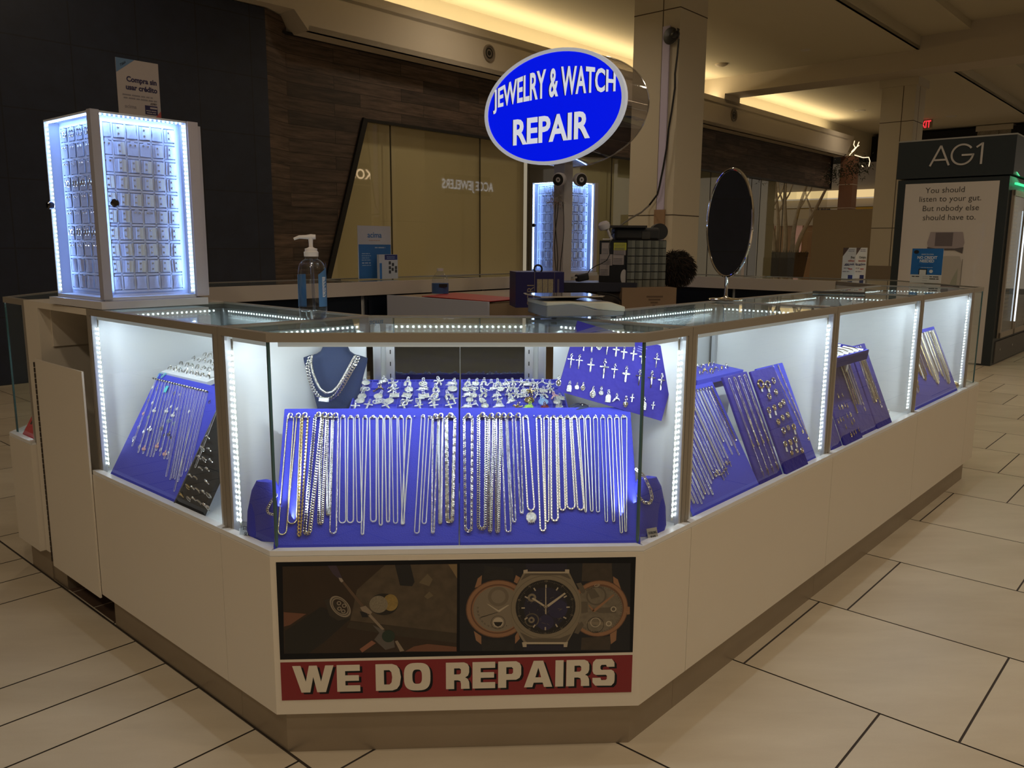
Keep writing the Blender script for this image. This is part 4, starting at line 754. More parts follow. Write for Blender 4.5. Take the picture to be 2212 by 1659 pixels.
# thin printed bridges of the skeleton movements
mb = MB()
for i in range(26):
    a = R.uniform(0, 6.28); r_ = R.uniform(40, 235)*MM; b_ = R.uniform(0, 3.1); mb.obox((cx_+r_*math.cos(a), cy_+r_*math.sin(a), .0040), (math.cos(b_), math.sin(b_), 0), (-math.sin(b_), math.cos(b_), 0), (0, 0, 1), R.uniform(.002, .006), .0005, .0001)
obj('movement_bridges', mb, std, wp, smooth=False)
# ---------------------------------------------------------------- lamps inside the cases
def case_lights(F, L_, e1=1.0, e2=1.0, e3=1.0):
    """F: frame whose x runs along the outer face, y inward"""
    M = lambda x, y, z: F @ Vector((x, y, z)); X = (F.to_3x3() @ Vector((1, 0, 0))); Y = (F.to_3x3() @ Vector((0, 1, 0)))
    area_axes('case_top_light', M(L_/2, .05, HT-.036), X, Y*.55-ZD, L_-.12, .008, 1.9*e1*L_, COOL)
    area_axes('case_back_light', M(L_/2, D-.03, HT-.04), X, -Y*.35-ZD, L_-.12, .008, .9*e3*L_, COOL)
    for x, s_ in ((.045, 1), (L_-.045, -1)):
        area_axes('case_side_light', M(x, .06, .80), ZD, Y*.9+X*s_*.6, .46, .008, .20*e2, COOL)
for a, b in ((.87, 1.87), (1.87, 2.88), (2.88, 3.78)): case_lights(KR(a, 0), b-a)
case_lights(T(K(0, VG)) @ Rot(math.radians(-45), 'Z'), VG-.87)
case_lights(T((-.452, 0, 0)), .904, 1.1, .9, .9)
case_lights(T(K(.639, 0)) @ Rot(math.radians(45), 'Z'), .231, .6, .5, 0.01)
case_lights(T(K(0, .87)) @ Rot(math.radians(-45), 'Z'), .231, .6, .5, 0.01)
area_axes('case_back_light', K(2.3, VT-.05, HT-.03), UD, (0, 0, -1), 2.7, .01, 1.2, COOL)
area_axes('case_back_light', K(UT-.05, 1.55, HT-.03), VD, (0, 0, -1), 1.3, .01, .7, COOL)
# ================================================================ THINGS ON TOP
# hand sanitizer
X = onp = hit(677, 690, (0, 0, HT+.0005), ZD)
t = thing('sanitizer_bottle', 'clear pump bottle of hand sanitizer with a blue label, standing at the case seam', 'sanitizer bottle', frame(X, (1, .12, 0)))
PB = glassmat('clear_plastic', (.95, .97, .99), 1.38, .03, .03); PUMP = mat('white_translucent_plastic', (.72, .70, .72), .35)
mb = MB(); mb.lathe([(.001, 0), (.030, 0), (.036, .008), (.038, .03), (.036, .11), (.037, .128), (.033, .150), (.024, .160), (.017, .163), (.017, .172)], 32, sy=.72); obj('bottle_body', mb, PB, t)
mb = MB(); mb.lathe([(.001, .003), (.029, .003), (.034, .010), (.036, .03), (.0355, .036), (.001, .036)], 28, sy=.70); obj('gel', mb, glassmat('gel_fill', (.80, .84, .88), 1.34, .05, .02), t)
mb = MB()
for sgn, m0 in ((1, 0), (-1, 0)):
    V = []; n_ = 8
    for k in range(n_+1):
        a = math.radians((-62 if sgn > 0 else 118)+k*(62+18)/n_)
        for z in (.036, .122+(.004*k if sgn > 0 else .0)): V.append((.0382*math.cos(a), .0382*.72*math.sin(a), z))
    mb.add(V, [(2*k, 2*k+2, 2*k+3, 2*k+1) for k in range(n_)], m0)
lb_ = obj('label', mb, mat('blue_label', (.06, .17, .36), .5), t)
mb = MB()
for k in range(26): 
    a0_ = math.radians(-12+0); z = .062+k*.0021; x_ = .0388
    V = [(x_*math.cos(a), x_*.72*math.sin(a), zz) for a in (math.radians(-44), math.radians(-44+R.uniform(10, 24))) for zz in (z, z+.0011)]; mb.add(V, [(0, 2, 3, 1)])
obj('fine_print', mb, TEXTW, lb_, smooth=False)
mb = MB(); mb.lathe([(.019, .170), (.0195, .182), (.0165, .184), (.0165, .191), (.009, .193), (.0055, .195), (.0055, .217)], 24); obj('pump_collar', mb, PUMP, t)
mb = MB(); mb.tube([(.013, 0, .222), (0, 0, .222), (-.012, 0, .2215), (-.03, 0, .2215), (-.044, 0, .216)], [.0065, .0075, .0055, .0045, .0035], 10); mb.lathe([(.0055, .205), (.007, .224), (.001, .226)], 14); obj('pump_nozzle', mb, PUMP, t)
mb = MB(); mb.tube([(0, 0, .165), (.002, 0, .09), (.004, 0, .012)], .0042, 8); obj('dip_tube', mb, glassmat('dip_tube_plastic', (.8, .8, .83), 1.3, .2, .12), t)
# jeweller's scale
t = thing('counter_scale', 'beige and grey jeweller counter scale with a shiny tray, beside the sanitizer', 'scale', frame(K(.885, .43, HT+.001), (1, .22, 0)))
BEI = mat('scale_beige', (.52, .50, .42), .45); GRS = mat('scale_grey', (.23, .24, .25), .5)
L0, L1 = -.105, .125
prof = [(L0, .007), (L0, .047), (L0+.055, .047), (L0+.09, .043), (L0+.14, .028), (L1, .022), (L1, .010), (L1-.03, .007)]
mb = MB(); mb.prism(prof, -.085, .10, axis='y'); b_ = obj('scale_body', mb, GRS, t); md = b_.modifiers.new('bevel', 'BEVEL'); md.width = .004; md.segments = 2
mb = MB(); mb.prism([(L0-.002, .038), (L0-.001, .050), (L0+.075, .050), (L0+.09, .0485), (L1-.04, .047), (L1+.002, .034), (L1+.002, .020), (L0+.15, .026), (L0+.11, .036), (L0+.07, .042)], -.0865, .1015, axis='y'); b_ = obj('top_shell', mb, BEI, t); md = b_.modifiers.new('bevel', 'BEVEL'); md.width = .003; md.segments = 2
mb = MB(); mb.add([(.02, -.07, .0485), (L1-.045, -.07, .0478), (L1-.005, -.055, .0362), (L1-.005, .075, .0362), (L1-.045, .085, .0478), (.02, .085, .0485)], [(0, 1, 4, 5), (1, 2, 3, 4)]); obj('display_window', mb, mat('scale_window', (.14, .12, .10), .2), t, smooth=False)
mb = MB(); mb.lathe([(.03, .05), (.055, .060)], 20); mb.box(-.10, .085, -.075, .085, .060, .0625); mb.box(-.103, .088, -.078, .088, .0625, .064); obj('weighing_tray', mb, mat('scale_tray_chrome', (.8, .82, .85), .08, 1), t, T((-.015, 0, 0)), smooth=False)
mb = MB()
for x in (L0+.03, L1-.02):
    for y in (-.07, .08): mb.lathe([(.008, 0), (.009, .008)], 12, c=(x, y, 0))
obj('rubber_foot', mb, BLACK, t)
mb = MB(); mb.box(L0+.012, L0+.07, -.0868, -.0862, .012, .026); st_ = obj('data_plate', mb, mat('plate_grey', (.42, .43, .45), .5), t, smooth=False)
mb = MB(); [mb.box(L0+.016, L0+.066, -.0872, -.0869, .014+k*.003, .0152+k*.003) for k in range(4)]; obj('fine_print', mb, mat('dim_print', (.2, .2, .22)), st_, smooth=False)
# oval mirror
t = thing('oval_mirror', 'tall oval vanity mirror on a chrome stand, on the right hand case', 'mirror', frame(hit(1567, 648, (0, 0, HT+.001), ZD), (-.33, .95, 0)))
dm = (t.matrix_world.translation-CAM).dot(fwd); zc = hit(1583, 483, t.matrix_world.translation, (0, 1, 0))[2]-HT; hh = 112*dm/F_PX
mb = MB(); mb.lathe([(.001, 0), (.062, 0), (.066, .003), (.062, .006), (.03, .008), (.010, .011), (.007, .02), (.0065, zc-hh-.006), (.009, zc-hh)], 36); obj('stand_base', mb, CHROME, t)
mb = MB(); ww = .137; mb.torus((0, 0, zc), 1, .0055, (ww, 0, 0), (0, 0, hh), 64, 8); obj('mirror_rim', mb, CHROME, t)
mb = MB(); N_ = 64
pf = [(ww*.985*math.cos(2*math.pi*k/N_), zc+hh*.985*math.sin(2*math.pi*k/N_)) for k in range(N_)]
mb.prism(pf, -.0025, .0025, axis='y'); obj('mirror_glass', mb, mat('mirror_silvering', (.72, .72, .72), .02, 1), t, smooth=False)
# leaflets
def standee(name, label, cat, pxs, base, mt_front, dv=(0, -1, 0), depth=None, w=None, h=None, lean=.06):
    return None
def pf_(xd, X): dd_ = Vector(X)-CAM; return abs(xd.dot(rg2)-xd.dot(fwd)*dd_.dot(rg2)/dd_.dot(fwd))
def card_at(label, cat, px0, px1, pyt, pyb, X, xdir, name='leaflet_stand', thick=.003, mt_=PAPER, lean=.0):
    d = (X-CAM).dot(fwd); xd = Vector(xdir).normalized(); cs = pf_(xd, X); h_ = (pyb-pyt)*d/F_PX; w_ = (px1-px0)*d/F_PX/cs
    nz = xd.cross(ZD); F = frame(X, xd, nz) @ Rot(-lean, 'X'); t = thing(name, label, cat, F)
    mb = MB(); mb.box(-w_/2, w_/2, 0, h_, -thick, 0); obj('card', mb, mt_, t, smooth=False); return t, w_, h_
BLU = mat('leaflet_blue', (.035, .16, .42), .5); BLU2 = mat('leaflet_navy', (.02, .03, .17), .5)
def strip(t, name, x0, x1, y0, y1, m_, l=.0006): mb = MB(); mb.box(x0, x1, y0, y1, 0, l); return obj(name, mb, m_, t, smooth=False)
def lines(t, name, x0, x1, ys, h, m_, l=.001, rag=.2):
    mb = MB()
    for y in ys:
        x = x0+R.uniform(0, rag*.3)*(x1-x0); e = x1-R.uniform(0, rag)*(x1-x0)
        while x < e: w_ = R.uniform(1.2, 4.5)*h; mb.box(x, min(e, x+w_), y, y+h*.6, l*.6, l); x += w_+h*.5
    return obj(name, mb, m_, t, smooth=False)
X = hit(811, 602, (0, 0, HT+.001), ZD)
t, w_, h_ = card_at('tall white and blue leaflet stand on the rear case', 'leaflet stand', 774, 845, 490, 602, X, UD, mt_=mat('grey_white_card', (.55, .54, .55), .5))
strip(t, 'blue_panel', -w_*.48, w_*.49, h_*.01, h_*.65, BLU); text('lettering', 'acima', h_*.15, BLU, t, T((0, h_*.78, .0008)), 1.0, .01); lines(t, 'fine_print', -w_*.18, w_*.18, [h_*.72], h_*.02, mat('orange_print', (.5, .3, .2)))
lines(t, 'fine_print', -w_*.4, -w_*.12, [h_*k for k in (.47, .43, .39, .35, .25)], h_*.022, mat('pale_print', (.4, .5, .62))); lines(t, 'fine_print', 0, w_*.38, [h_*.58], h_*.035, mat('pale_print', (.4, .5, .62))); lines(t, 'fine_print', -w_*.4, -w_*.12, [h_*.29], h_*.04, mat('pale_print', (.4, .5, .62)))
X2 = hit(833, 602, (0, 0, HT+.001), ZD)-VD*.03
t, w_, h_ = card_at('small clear box of blue and white leaflets before the tall leaflet stand', 'leaflet box', 812, 852, 550, 602, X2, UD, 'leaflet_box', .02, mat('grey_white_card', (.55, .54, .55), .5))
strip(t, 'blue_header', -w_*.2, w_*.48, h_*.78, h_*.99, BLU2); strip(t, 'blue_edge', -w_*.48, -w_*.36, 0, h_*.65, BLU); lines(t, 'fine_print', -w_*.1, w_*.42, [h_*.9, h_*.84], h_*.03, mat('pale_print', (.4, .5, .62)))
mb = MB()
for a, b in ((.05, .62), (.22, .55), (.38, .42), (.05, .42), (.2, .35), (.05, .25), (.38, .28)): mb.box(w_*(a-.04), w_*(a+.07), h_*(b-.03), h_*(b+.10), 0, .0012)
obj('printed_pictures', mb, mat('dark_print', (.04, .04, .045)), t, smooth=False)
for (px0, px1, pyt, pyb, l, ws, mkl) in ((1817, 1845, 536, 602, 'narrow white leaflet reading Shop without credit, left of its pair', ['Shop', 'without', 'what credit'], 0), (1844, 1869, 536, 602, 'narrow white leaflet reading Compra, right of its pair', ['Compra', 'necesitas', 'y recibe perfecto'], 1)):
    X = hit((px0+px1)/2, 602, (0, 0, HT+.001), ZD)
    t, w_, h_ = card_at(l, 'leaflet', px0, px1, pyt, pyb, X, -VD*.9+UD*(.5 if mkl else .1), 'leaflet', .002)
    for k, s_ in enumerate(ws): text('lettering', s_, h_*.10, [TEXTB, mat('red_print', (.5, .06, .04)), BLU2][k], t, T((w_*.42, h_*(.66-.11*k), .0006)), .62, .012, 'RIGHT')
    strip(t, 'blue_block', 0, w_*.35, .0, h_*.12, BLU2); strip(t, 'red_tab', w_*.0, w_*.3, h_*.30, h_*.33, mat('red_print', (.5, .06, .04)))
    mb = MB(); mb.prism([(-w_*.5, h_), (-w_*.05, h_), (-w_*.5, h_*.72)], 0, .0006); obj('printed_picture', mb, mat('brown_print', (.10, .06, .05), noise=.6, nscale=90), t, smooth=False)
    lines(t, 'handwriting', -w_*.45, w_*.2, [h_*k for k in (.42, .33, .22)], h_*.03, mat('pen_ink', (.08, .08, .12)), rag=.6); lines(t, 'fine_print', -w_*.1, w_*.4, [h_*.93, h_*.88], h_*.02, BLU2)
X = hit(1998, 611, (0, 0, HT+.001), ZD)
t, w_, h_ = card_at('blue and white sign reading NO CREDIT NEEDED on the right hand cases', 'counter sign', 1965, 2032, 541, 614, X, -VD+UD*.05, 'counter_sign', .003)
strip(t, 'blue_panel', -w_*.5, w_*.5, h_*.24, h_, mat('sign_blue', (.012, .16, .50), .5)); text('lettering', 'NO CREDIT', h_*.115, TEXTW, t, T((0, h_*.70, .0008)), .88, .03); text('lettering', 'NEEDED', h_*.115, TEXTW, t, T((0, h_*.60, .0008)), .9, .03); text('lettering', 'LEASE-TO-OWN', h_*.05, TEXTW, t, T((0, h_*.815, .0008)), .9, .01)
mb = MB(); mb.lathe([(.001, 0), (h_*.07, 0), (h_*.07, .0012), (.001, .0012)], 24, c=(-w_*.36, h_*.9, 0), sy=.8); obj('round_badge', mb, TEXTB, t); strip(t, 'phone_picture', -w_*.24, w_*.03, h_*.24, h_*.41, TEXTB, .001); strip(t, 'phone_screen', -w_*.21, w_*.0, h_*.24, h_*.38, PAPER, .0014)
lines(t, 'fine_print', -w_*.3, w_*.3, [h_*.53, h_*.50], h_*.014, mat('mid_blue', (.02, .06, .25))); lines(t, 'fine_print', -w_*.2, w_*.25, [h_*.445], h_*.018, TEXTW); lines(t, 'handwriting', w_*.12, w_*.45, [h_*.17, h_*.11], h_*.04, TEXTB, rag=.1); lines(t, 'handwriting', -w_*.45, -w_*.2, [h_*.17], h_*.04, TEXTB, rag=.1); lines(t, 'fine_print', -w_*.1, w_*.1, [h_*.18, h_*.13, h_*.06], h_*.015, mat('pale_ink', (.4, .4, .42)))
mb = MB(); mb.lathe([(.001, 0), (h_*.05, 0), (h_*.05, .0012), (.001, .0012)], 20, c=(w_*.16, h_*.34, 0)); obj('round_seal', mb, PAPER, t)
# small flat phone/tray on the right case top
o = obj('black_tray', MB().box(-.11, .11, -.04, .04, 0, .006), mat('matt_black', (.02, .02, .02), .5), None, frame(hit(1812, 633, (0, 0, HT+.001), ZD), (.9, -.45, 0)), smooth=False); tag(o, 'thin black tray lying on the middle right hand case', 'tray')
# ---------------------------------------------------------------- earring towers
CARDW = mat('white_velvet_card', (.50, .54, .66), .7, bump=.15, bscale=80); PANELW = mat('frosted_tower_panel', (.62, .68, .80), .5); FOAM = mat('cream_foam_insert', (.66, .68, .60), .6); TFR = mat('tower_acrylic_frame', (.42, .42, .50), .15, coat=.5)
def mk_cards():
    out = {}
    w, h = .036, .040
    mb = MB(); n_ = 5; V = []; f = []
    for i in range(n_+1):
        for j in range(n_+1):
            x = (i/n_-.5)*w; y = (j/n_-.5)*h; pinch = 1-.12*(1-abs(j/n_-.5)*2)*(1 if abs(i/n_-.5) > .3 else 0)
            V.append((x*pinch, y, .004*(1-(2*abs(x)/w)**2)*(.6+.4*j/n_)+.001))
    for i in range(n_):
        for j in range(n_): a = i*(n_+1)+j; f.append((a, a+n_+1, a+n_+2, a+1))
    mb.add(V, f); out['pillow'] = mb.data('card', CARDW)
    mb = MB(); mb.box(-w/2, w/2, -h/2, h/2, 0, .0015, 0); mb.box(-w*.22, w*.10, -h/2+.001, h/2-.001, .0015, .004, 1); mb.box(w*.12, w*.48, -h/2+.002, h/2-.002, .0015, .0025, 2); out['insert'] = mb.data('card', [CARDW, PANELW, FOAM], False)
    mb = MB(); mb.box(-w/2, w/2, -h/2, h/2, 0, .0012); mb.box(-w*.18, w*.18, h/2, h/2+.005, 0, .0012); out['flat'] = mb.data('card', CARDW, False)
    mb = MB(); mb.ball((0, 0, .0055), .0026, n=4); mb.torus((0, 0, .0045), .003, .0007, seg=10, sec=4); out['stud'] = mb.data('stud', SIL)
    mb = MB(); mb.torus((0, -.010, .004), .009, .0012, seg=16, sec=5); mb.ball((0, 0, .004), .0022, n=4); out['hoop'] = mb.data('hoop', SIL)
    return out
CD = mk_cards()
def tower(nm, lab, F, w, d, h, near):
    """footprint x 0..w (front right face y=0, facing -y), left face x=0 facing -x"""
    t = thing('earring_tower', lab, 'display tower', F)
    mb = MB(); mb.box(-.02, w+.03, -.02, d+.02, -.028, -.005); obj('turntable_base', mb, mat('white_base', (.6, .6, .64), .4), t, smooth=False)
    mb = MB(); mb.box(0, w, 0, d, -.004, .006); mb.box(0, w, 0, d, h-.006, h); mb.box(.045, w, .045, d, .006, h-.006); mb.box(0, .045, d-.004, d, 0, h); mb.box(w-.004, w, 0, .045, 0, h); obj('inner_box', mb, PANELW, t, smooth=False)
    mb = MB(); mb.box(-.004, .022, -.004, .022, 0, h+.002); obj('corner_post', mb, TFR, t, smooth=False)
    mb = MB(); mb.box(w, w+.035, -.006, d, .0, h+.0); mb.box(w+.035, w+.05, .006, d-.02, .0, h-.01); obj('hinge_side', mb, mat('white_hinge_side', (.50, .47, .54), .4), t, smooth=False)
    mb = MB(); mb.quad((.022, -.002, .004), (w, -.002, .004), (w, -.002, h-.004), (.022, -.002, h-.004)); dr = obj('acrylic_door', mb, ACRY, t, smooth=False)
    mb = MB(); mb.quad((-.002, d, .004), (-.002, .022, .004), (-.002, .022, h-.004), (-.002, d, h-.004)); dl_ = obj('acrylic_door', mb, ACRY, t, smooth=False)
    mb = MB(); mb.lathe([(.011, 0), (.013, .004), (.013, .014), (.009, .018), (.001, .018)], 16); obj('door_knob', mb, mat('dark_chrome', (.12, .12, .13), .15, 1), dr, T((.045, -.003, h*.52)) @ Rot(math.radians(90), 'X'))
    mb = MB(); mb.lathe([(.011, 0), (.013, .004), (.013, .014), (.009, .018), (.001, .018)], 16); obj('door_knob', mb, mat('dark_chrome', (.12, .12, .13)), dl_, T((-.003, d-.03, h*.52)) @ Rot(math.radians(-90), 'Y'))
    mb = MB(); z = .02
    while z < h-.015: 
        mb.box(w-.012, w-.006, .006, .009, z-.002, z+.002, 1); mb.box(.006, .009, d-.012, d-.006, z-.002, z+.002, 1); z += .0135 if near else .011
    x = .03
    while x < w-.01: mb.box(x-.002, x+.002, .006, .010, h-.011, h-.007, 1); x += .014
    y = .03
    while y < d-.01: mb.box(.006, .010, y-.002, y+.002, h-.011, h-.007, 1); y += .014
    mb.box(w-.014, w-.004, .009, .011, .01, h-.01, 0); mb.box(.009, .011, d-.014, d-.004, .01, h-.01, 0); obj('led_strip', mb, [LEDT, LEDB], t, smooth=False)
    mb = MB()      # moulded card grid
    rows, cr_, cl_ = (10, 6, 5) if near else (9, 5, 4)
    for face, cols, span in ((0, cr_, w), (1, cl_, d)):
        x0, x1 = .035, span-.022; z0, z1 = .022, h-.022
        for c in range(cols+1):
            xx = x0+(x1-x0)*c/cols
            if face == 0: mb.box(xx-.0028, xx+.0028, .040, .045, z0, z1)
            else: mb.box(.040, .045, xx-.0028, xx+.0028, z0, z1)
        for r_ in range(rows+1):
            zz = z0+(z1-z0)*r_/rows
            if face == 0: mb.box(x0, x1, .040, .045, zz-.0035, zz+.0035)
            else: mb.box(.040, .045, x0, x1, zz-.0035, zz+.0035)
    obj('card_grid', mb, PANELW, t, smooth=False)
    for face, cols, span in ((0, cr_, w), (1, cl_, d)):
        x0, x1 = .035, span-.022; z0, z1 = .022, h-.022
        for r_ in range(rows):
            for c in range(cols):
                xx = x0+(x1-x0)*(c+.5)/cols; zz = z1-(z1-z0)*(r_+.5)/rows; sc_ = min(1.12, (x1-x0)/cols/.044)
                if face == 0: M = F @ T((xx, .0395, zz)) @ Rot(math.radians(90), 'X')
                else: M = F @ T((.0395, xx, zz)) @ Rot(math.radians(-90), 'Z') @ Rot(math.radians(90), 'X')
                M = M @ Rot(R.uniform(-.05, .05), 'Z') @ Matrix.Scale(sc_, 4, (1, 0, 0))
                if face == 0: ty = 'pillow' if (r_ in (0, rows-1) and (c % 2 == 0 or r_)) else ('flat' if (r_ in (1, 2) and c == 0) or (r_ == 1 and c in (2, 3)) or (r_ == 5 and c in (2, 3)) else 'insert')
                else: ty = 'flat' if r_ < rows-2 else 'pillow'
                if near:
                    row = 'top row' if r_ == 0 else 'bottom row' if r_ == rows-1 else ORD[r_]+' row'
                    fc = 'right face' if face == 0 else 'left face'
                    cc = c if face == 0 else cols-1-c
                    l = {'pillow': 'empty curved earring card', 'flat': 'flat white stud card', 'insert': 'two stud earring card'}[ty]+f', {ORD[cc]} from left, {row}, near tower {fc}'
                    g = 'earring cards in the near tower'
                else: l = f'tiny white earring card, {ORD[c if face == 0 else cols-1-c]} from left, {ORD[r_]} row, far tower {["right", "left"][face]} face'; g = 'earring cards in the far tower'
                o = tag(link('earring_card', CD[ty], None, M), l, 'earring card', g)
                if near and ty != 'pillow':
                    for s_ in (-1, 1):
                        q = (-.0022*1.2, s_*.009, 0) if ty == 'insert' else (s_*.008, .012, -.002)
                        link('hoop' if (face == 1 and r_ % 3 == 0) else 'stud', CD['hoop'] if (face == 1 and r_ % 3 == 0) else CD['stud'], o, T(q))
    # its own light
    B = (.27, .46, 1)
    P = lambda *q: F @ Vector(q); X3 = F.to_3x3() @ Vector((1, 0, 0)); Y3 = F.to_3x3() @ Vector((0, 1, 0)); e = 1.0 if near else .7
    area_axes('tower_light', P(w-.012, .016, h/2), ZD, Y3*.35-X3*.9, h-.04, .006, .50*e, B); area_axes('tower_light', P(.028, .016, h/2), ZD, Y3*.35+X3*.9, h-.04, .006, .30*e, B)
    area_axes('tower_light', P(.016, d-.012, h/2), ZD, X3*.35-Y3*.9, h-.04, .006, .50*e, B); area_axes('tower_light', P(.016, .028, h/2), ZD, X3*.35+Y3*.9, h-.04, .006, .30*e, B)
    area_axes('tower_light', P(w/2, .016, h-.012), X3, Y3*.5-ZD, w-.05, .006, .30*e, B); area_axes('tower_light', P(.016, d/2, h-.012), Y3, X3*.5-ZD, d-.05, .006, .30*e, B)
    return t
tower('near', 'tall lit earring tower full of white cards at the left end of the kiosk', frame(K(.043, 1.583, 1.10), UD+VD*.03) @ T((0, 0, 0)), .30, .352, .562, True)
FX = K(4.02, 2.80, 1.10)
tower('far', 'slim lit earring tower on the rear corner, half hidden by the sign pole', frame(hit(1212, 588, (0, 0, 1.10), ZD)+Vector((.02, 0, 0)), (.74, .67, 0)), .30, .30, .60, False)
# paper notice taped above the near tower: a card standing behind it on the far left case
X = hit(304, 254, K(0, 1.96, 0), VD)
d = (X-CAM).dot(fwd)
t = thing('credit_notice', 'white paper notice reading Compra sin usar crédito, rising behind the near tower', 'notice', frame(K(kuv(X)[0], 1.96, 1.665), UD))
cw = (341-250)*d/F_PX/pf_(UD, X); ch = (250-133)*d/F_PX+.045
zb = hit(304, 254, K(0, 1.96, 0), VD)[2]
t.matrix_world = frame(K(kuv(X)[0], 1.96, zb-.045), UD) @ Matrix(((1, 0, 0, 0), (0, 0, -1, 0), (0, 1, 0, 0), (0, 0, 0, 1))) 
NPAP = mat('notice_paper', (.42, .37, .36), .7)
mb = MB(); mb.box(-cw/2, cw/2, -.5, ch, -.002, 0); obj('paper', mb, NPAP, t, smooth=False)
mb = MB(); mb.prism([(-cw/2, ch), (-cw*.06, ch), (-cw/2, ch-cw*.33)], 0, .0006); cn = obj('blue_corner', mb, mat('notice_blue', (.10, .19, .34), .6), t, smooth=False)
mb = MB(); mb.prism([(cw/2, -.0), (cw/2, .075), (cw*.08, 0)], 0, .0006); obj('red_corner', mb, mat('notice_red', (.40, .07, .06), .6), t, smooth=False)
NV = mat('notice_navy', (.015, .012, .07), .6)
text('lettering', 'Compra sin', cw*.165, NV, t, T((cw*.44, ch-cw*.50, .0006)), .92, .03, 'RIGHT'); text('lettering', 'usar crédito', cw*.165, NV, t, T((cw*.44, ch-cw*.68, .0006)), .92, .03, 'RIGHT')
lines(t, 'fine_print', -cw*.4, cw*.44, [ch-cw*.82, ch-cw*.89], cw*.05, mat('grey_print', (.22, .2, .22)), .0008); lines(t, 'fine_print', -cw*.35, cw*.4, [ch-cw*(1.26+.035*k) for k in range(7)], cw*.02, mat('grey_print2', (.30, .27, .28)), .0008, .1)
text('lettering', 'acima', cw*.12, mat('grey_print', (.22, .2, .22)), t, T((-cw*.22, ch-cw*1.10, .0006)), 1.0, -.005)
bb = strip(t, 'navy_box', cw*.12, cw*.42, ch-cw*1.20, ch-cw*.99, NV); strip(bb, 'white_tab', cw*.24, cw*.41, ch-cw*1.06, ch-cw*1.02, NPAP, .001); lines(bb, 'fine_print', cw*.14, cw*.40, [ch-cw*1.12, ch-cw*1.17], cw*.03, NPAP, .001)
text('handwriting', '02901', cw*.07, TEXTB, t, T((cw*.33, ch-cw*.97, .0006)), .9, 0, shear=.3); text('handwriting', '72664', cw*.07, TEXTB, cn, T((-cw*.33, ch-cw*.14, .001)) @ Rot(.6, 'Z'), .9, 0, shear=.3)
# ---------------------------------------------------------------- oval sign on its pole
US = 2.45
PX = at(1222, 560, 4.25); 
def SG(px, py): return hit(px, py, K(US, 0, 0), UD)
cL, cR_ = kuv(SG(1048, 259)), kuv(SG(1353, 211)); vc = (cL[1]+cR_[1])/2; cT, cB = kuv(SG(1238, 97)), kuv(SG(1170, 357)); zc = (cT[2]+cB[2])/2; ha = (cL[1]-cR_[1])/2; hb = (cT[2]-cB[2])/2
t = thing('oval_sign', 'lit blue oval sign reading JEWELRY & WATCH REPAIR on a grey pole', 'sign', frame(K(US, vc, 0), -VD, -UD))
t.matrix_world = frame(K(US, vc, zc), -VD, -UD)
N_ = 72; ov = lambda a, b: [(a*math.cos(2*math.pi*k/N_), b*math.sin(2*math.pi*k/N_)) for k in range(N_)]
def oprism(nm, a, b, z0, z1, m_, par=t, a2=None, b2=None):
    mb = MB()
    if a2 is None: mb.prism(ov(a, b), z0, z1)
    else:
        o1, o2 = ov(a, b), ov(a2, b2); V = [(x, y, z) for z in (z0, z1) for x, y in o1]+[(x, y, z) for z in (z0, z1) for x, y in o2]; f = []
        for k in range(N_): l = (k+1) % N_; f += [(k, l, N_+l, N_+k), (2*N_+l, 2*N_+k, 3*N_+k, 3*N_+l), (N_+k, N_+l, 3*N_+l, 3*N_+k), (l, k, 2*N_+k, 2*N_+l)]
        mb.add(V, f)
    return obj(nm, mb, m_, par, ang=.9)
oprism('sign_face', ha*.955, hb*.945, -.008, .001, mat('sign_blue_lit', (.0, .0, .25), .3, emit=.92, ecol=(.0, .008, .80)))
WL = mat('sign_white_lit', (.8, .82, .9), .35, emit=.30, ecol=(.85, .9, 1))
oprism('white_rim', ha, hb, -.014, .006, WL, t, ha*.95, hb*.94)
oprism('clear_shell', ha*.99, hb*.99, -.21, -.014, glassmat('sign_shell_acrylic', (.86, .85, .86), 1.35, .04, .05), t, ha*.985, hb*.985)
mb = MB(); mb.torus((0, 0, -.21), 1, .0035, (ha*.99, 0, 0), (0, hb*.99, 0), N_, 6); obj('shell_rim', mb, glassmat('shell_rim_acrylic', (.8, .8, .82), 1.6, .1, .35), t)
oprism('back_face', ha*.98, hb*.98, -.211, -.209, glassmat('sign_shell_acrylic', (.85, .83, .82)))
oprism('back_plate', ha*.97, hb*.97, -.016, -.010, mat('sign_inner_grey', (.30, .28, .27), .6))  # opaque plate added to keep the blue face glow out of the shell
SF = mat('sign_letter_lit', (.8, .82, .9), .4, emit=.62, ecol=(.84, .89, 1)); SS = mat('sign_letter_shade', (.02, .02, .10), .5)
def fit(o, w_, h_, cx, y0, arch=0):
    xs = [v.co.x for v in o.data.vertices]; ys = [v.co.y for v in o.data.vertices]; a, b = min(xs), max(xs); c, d_ = min(ys), max(ys)
    for v in o.data.vertices:
        u_ = ((v.co.x-a)/(b-a)-.5)*2; y = (v.co.y-c)/(d_-c); v.co.x = cx+u_*w_/2; v.co.y = y0+y*h_*(1+arch*(1-u_*u_))
for nm, m_, dx, z in (('lettering_shade', SS, -.006, .0012), ('lettering', SF, 0, .0022)):
    sfc = [c for c in t.children if c.name.startswith('sign_face')][0]
    o = text(nm, 'JEWELRY & WATCH', .1, m_, sfc, T((0, 0, z)), 1, .022); fit(o, ha*1.73, hb*.42, dx, hb*.02, .58)
    o = text(nm, 'REPAIR', .1, m_, sfc, T((0, 0, z)), 1, .03); fit(o, ha*1.10, hb*.47, dx, -hb*.60)
mb = MB(); pz = -.105; pb = -(zc)
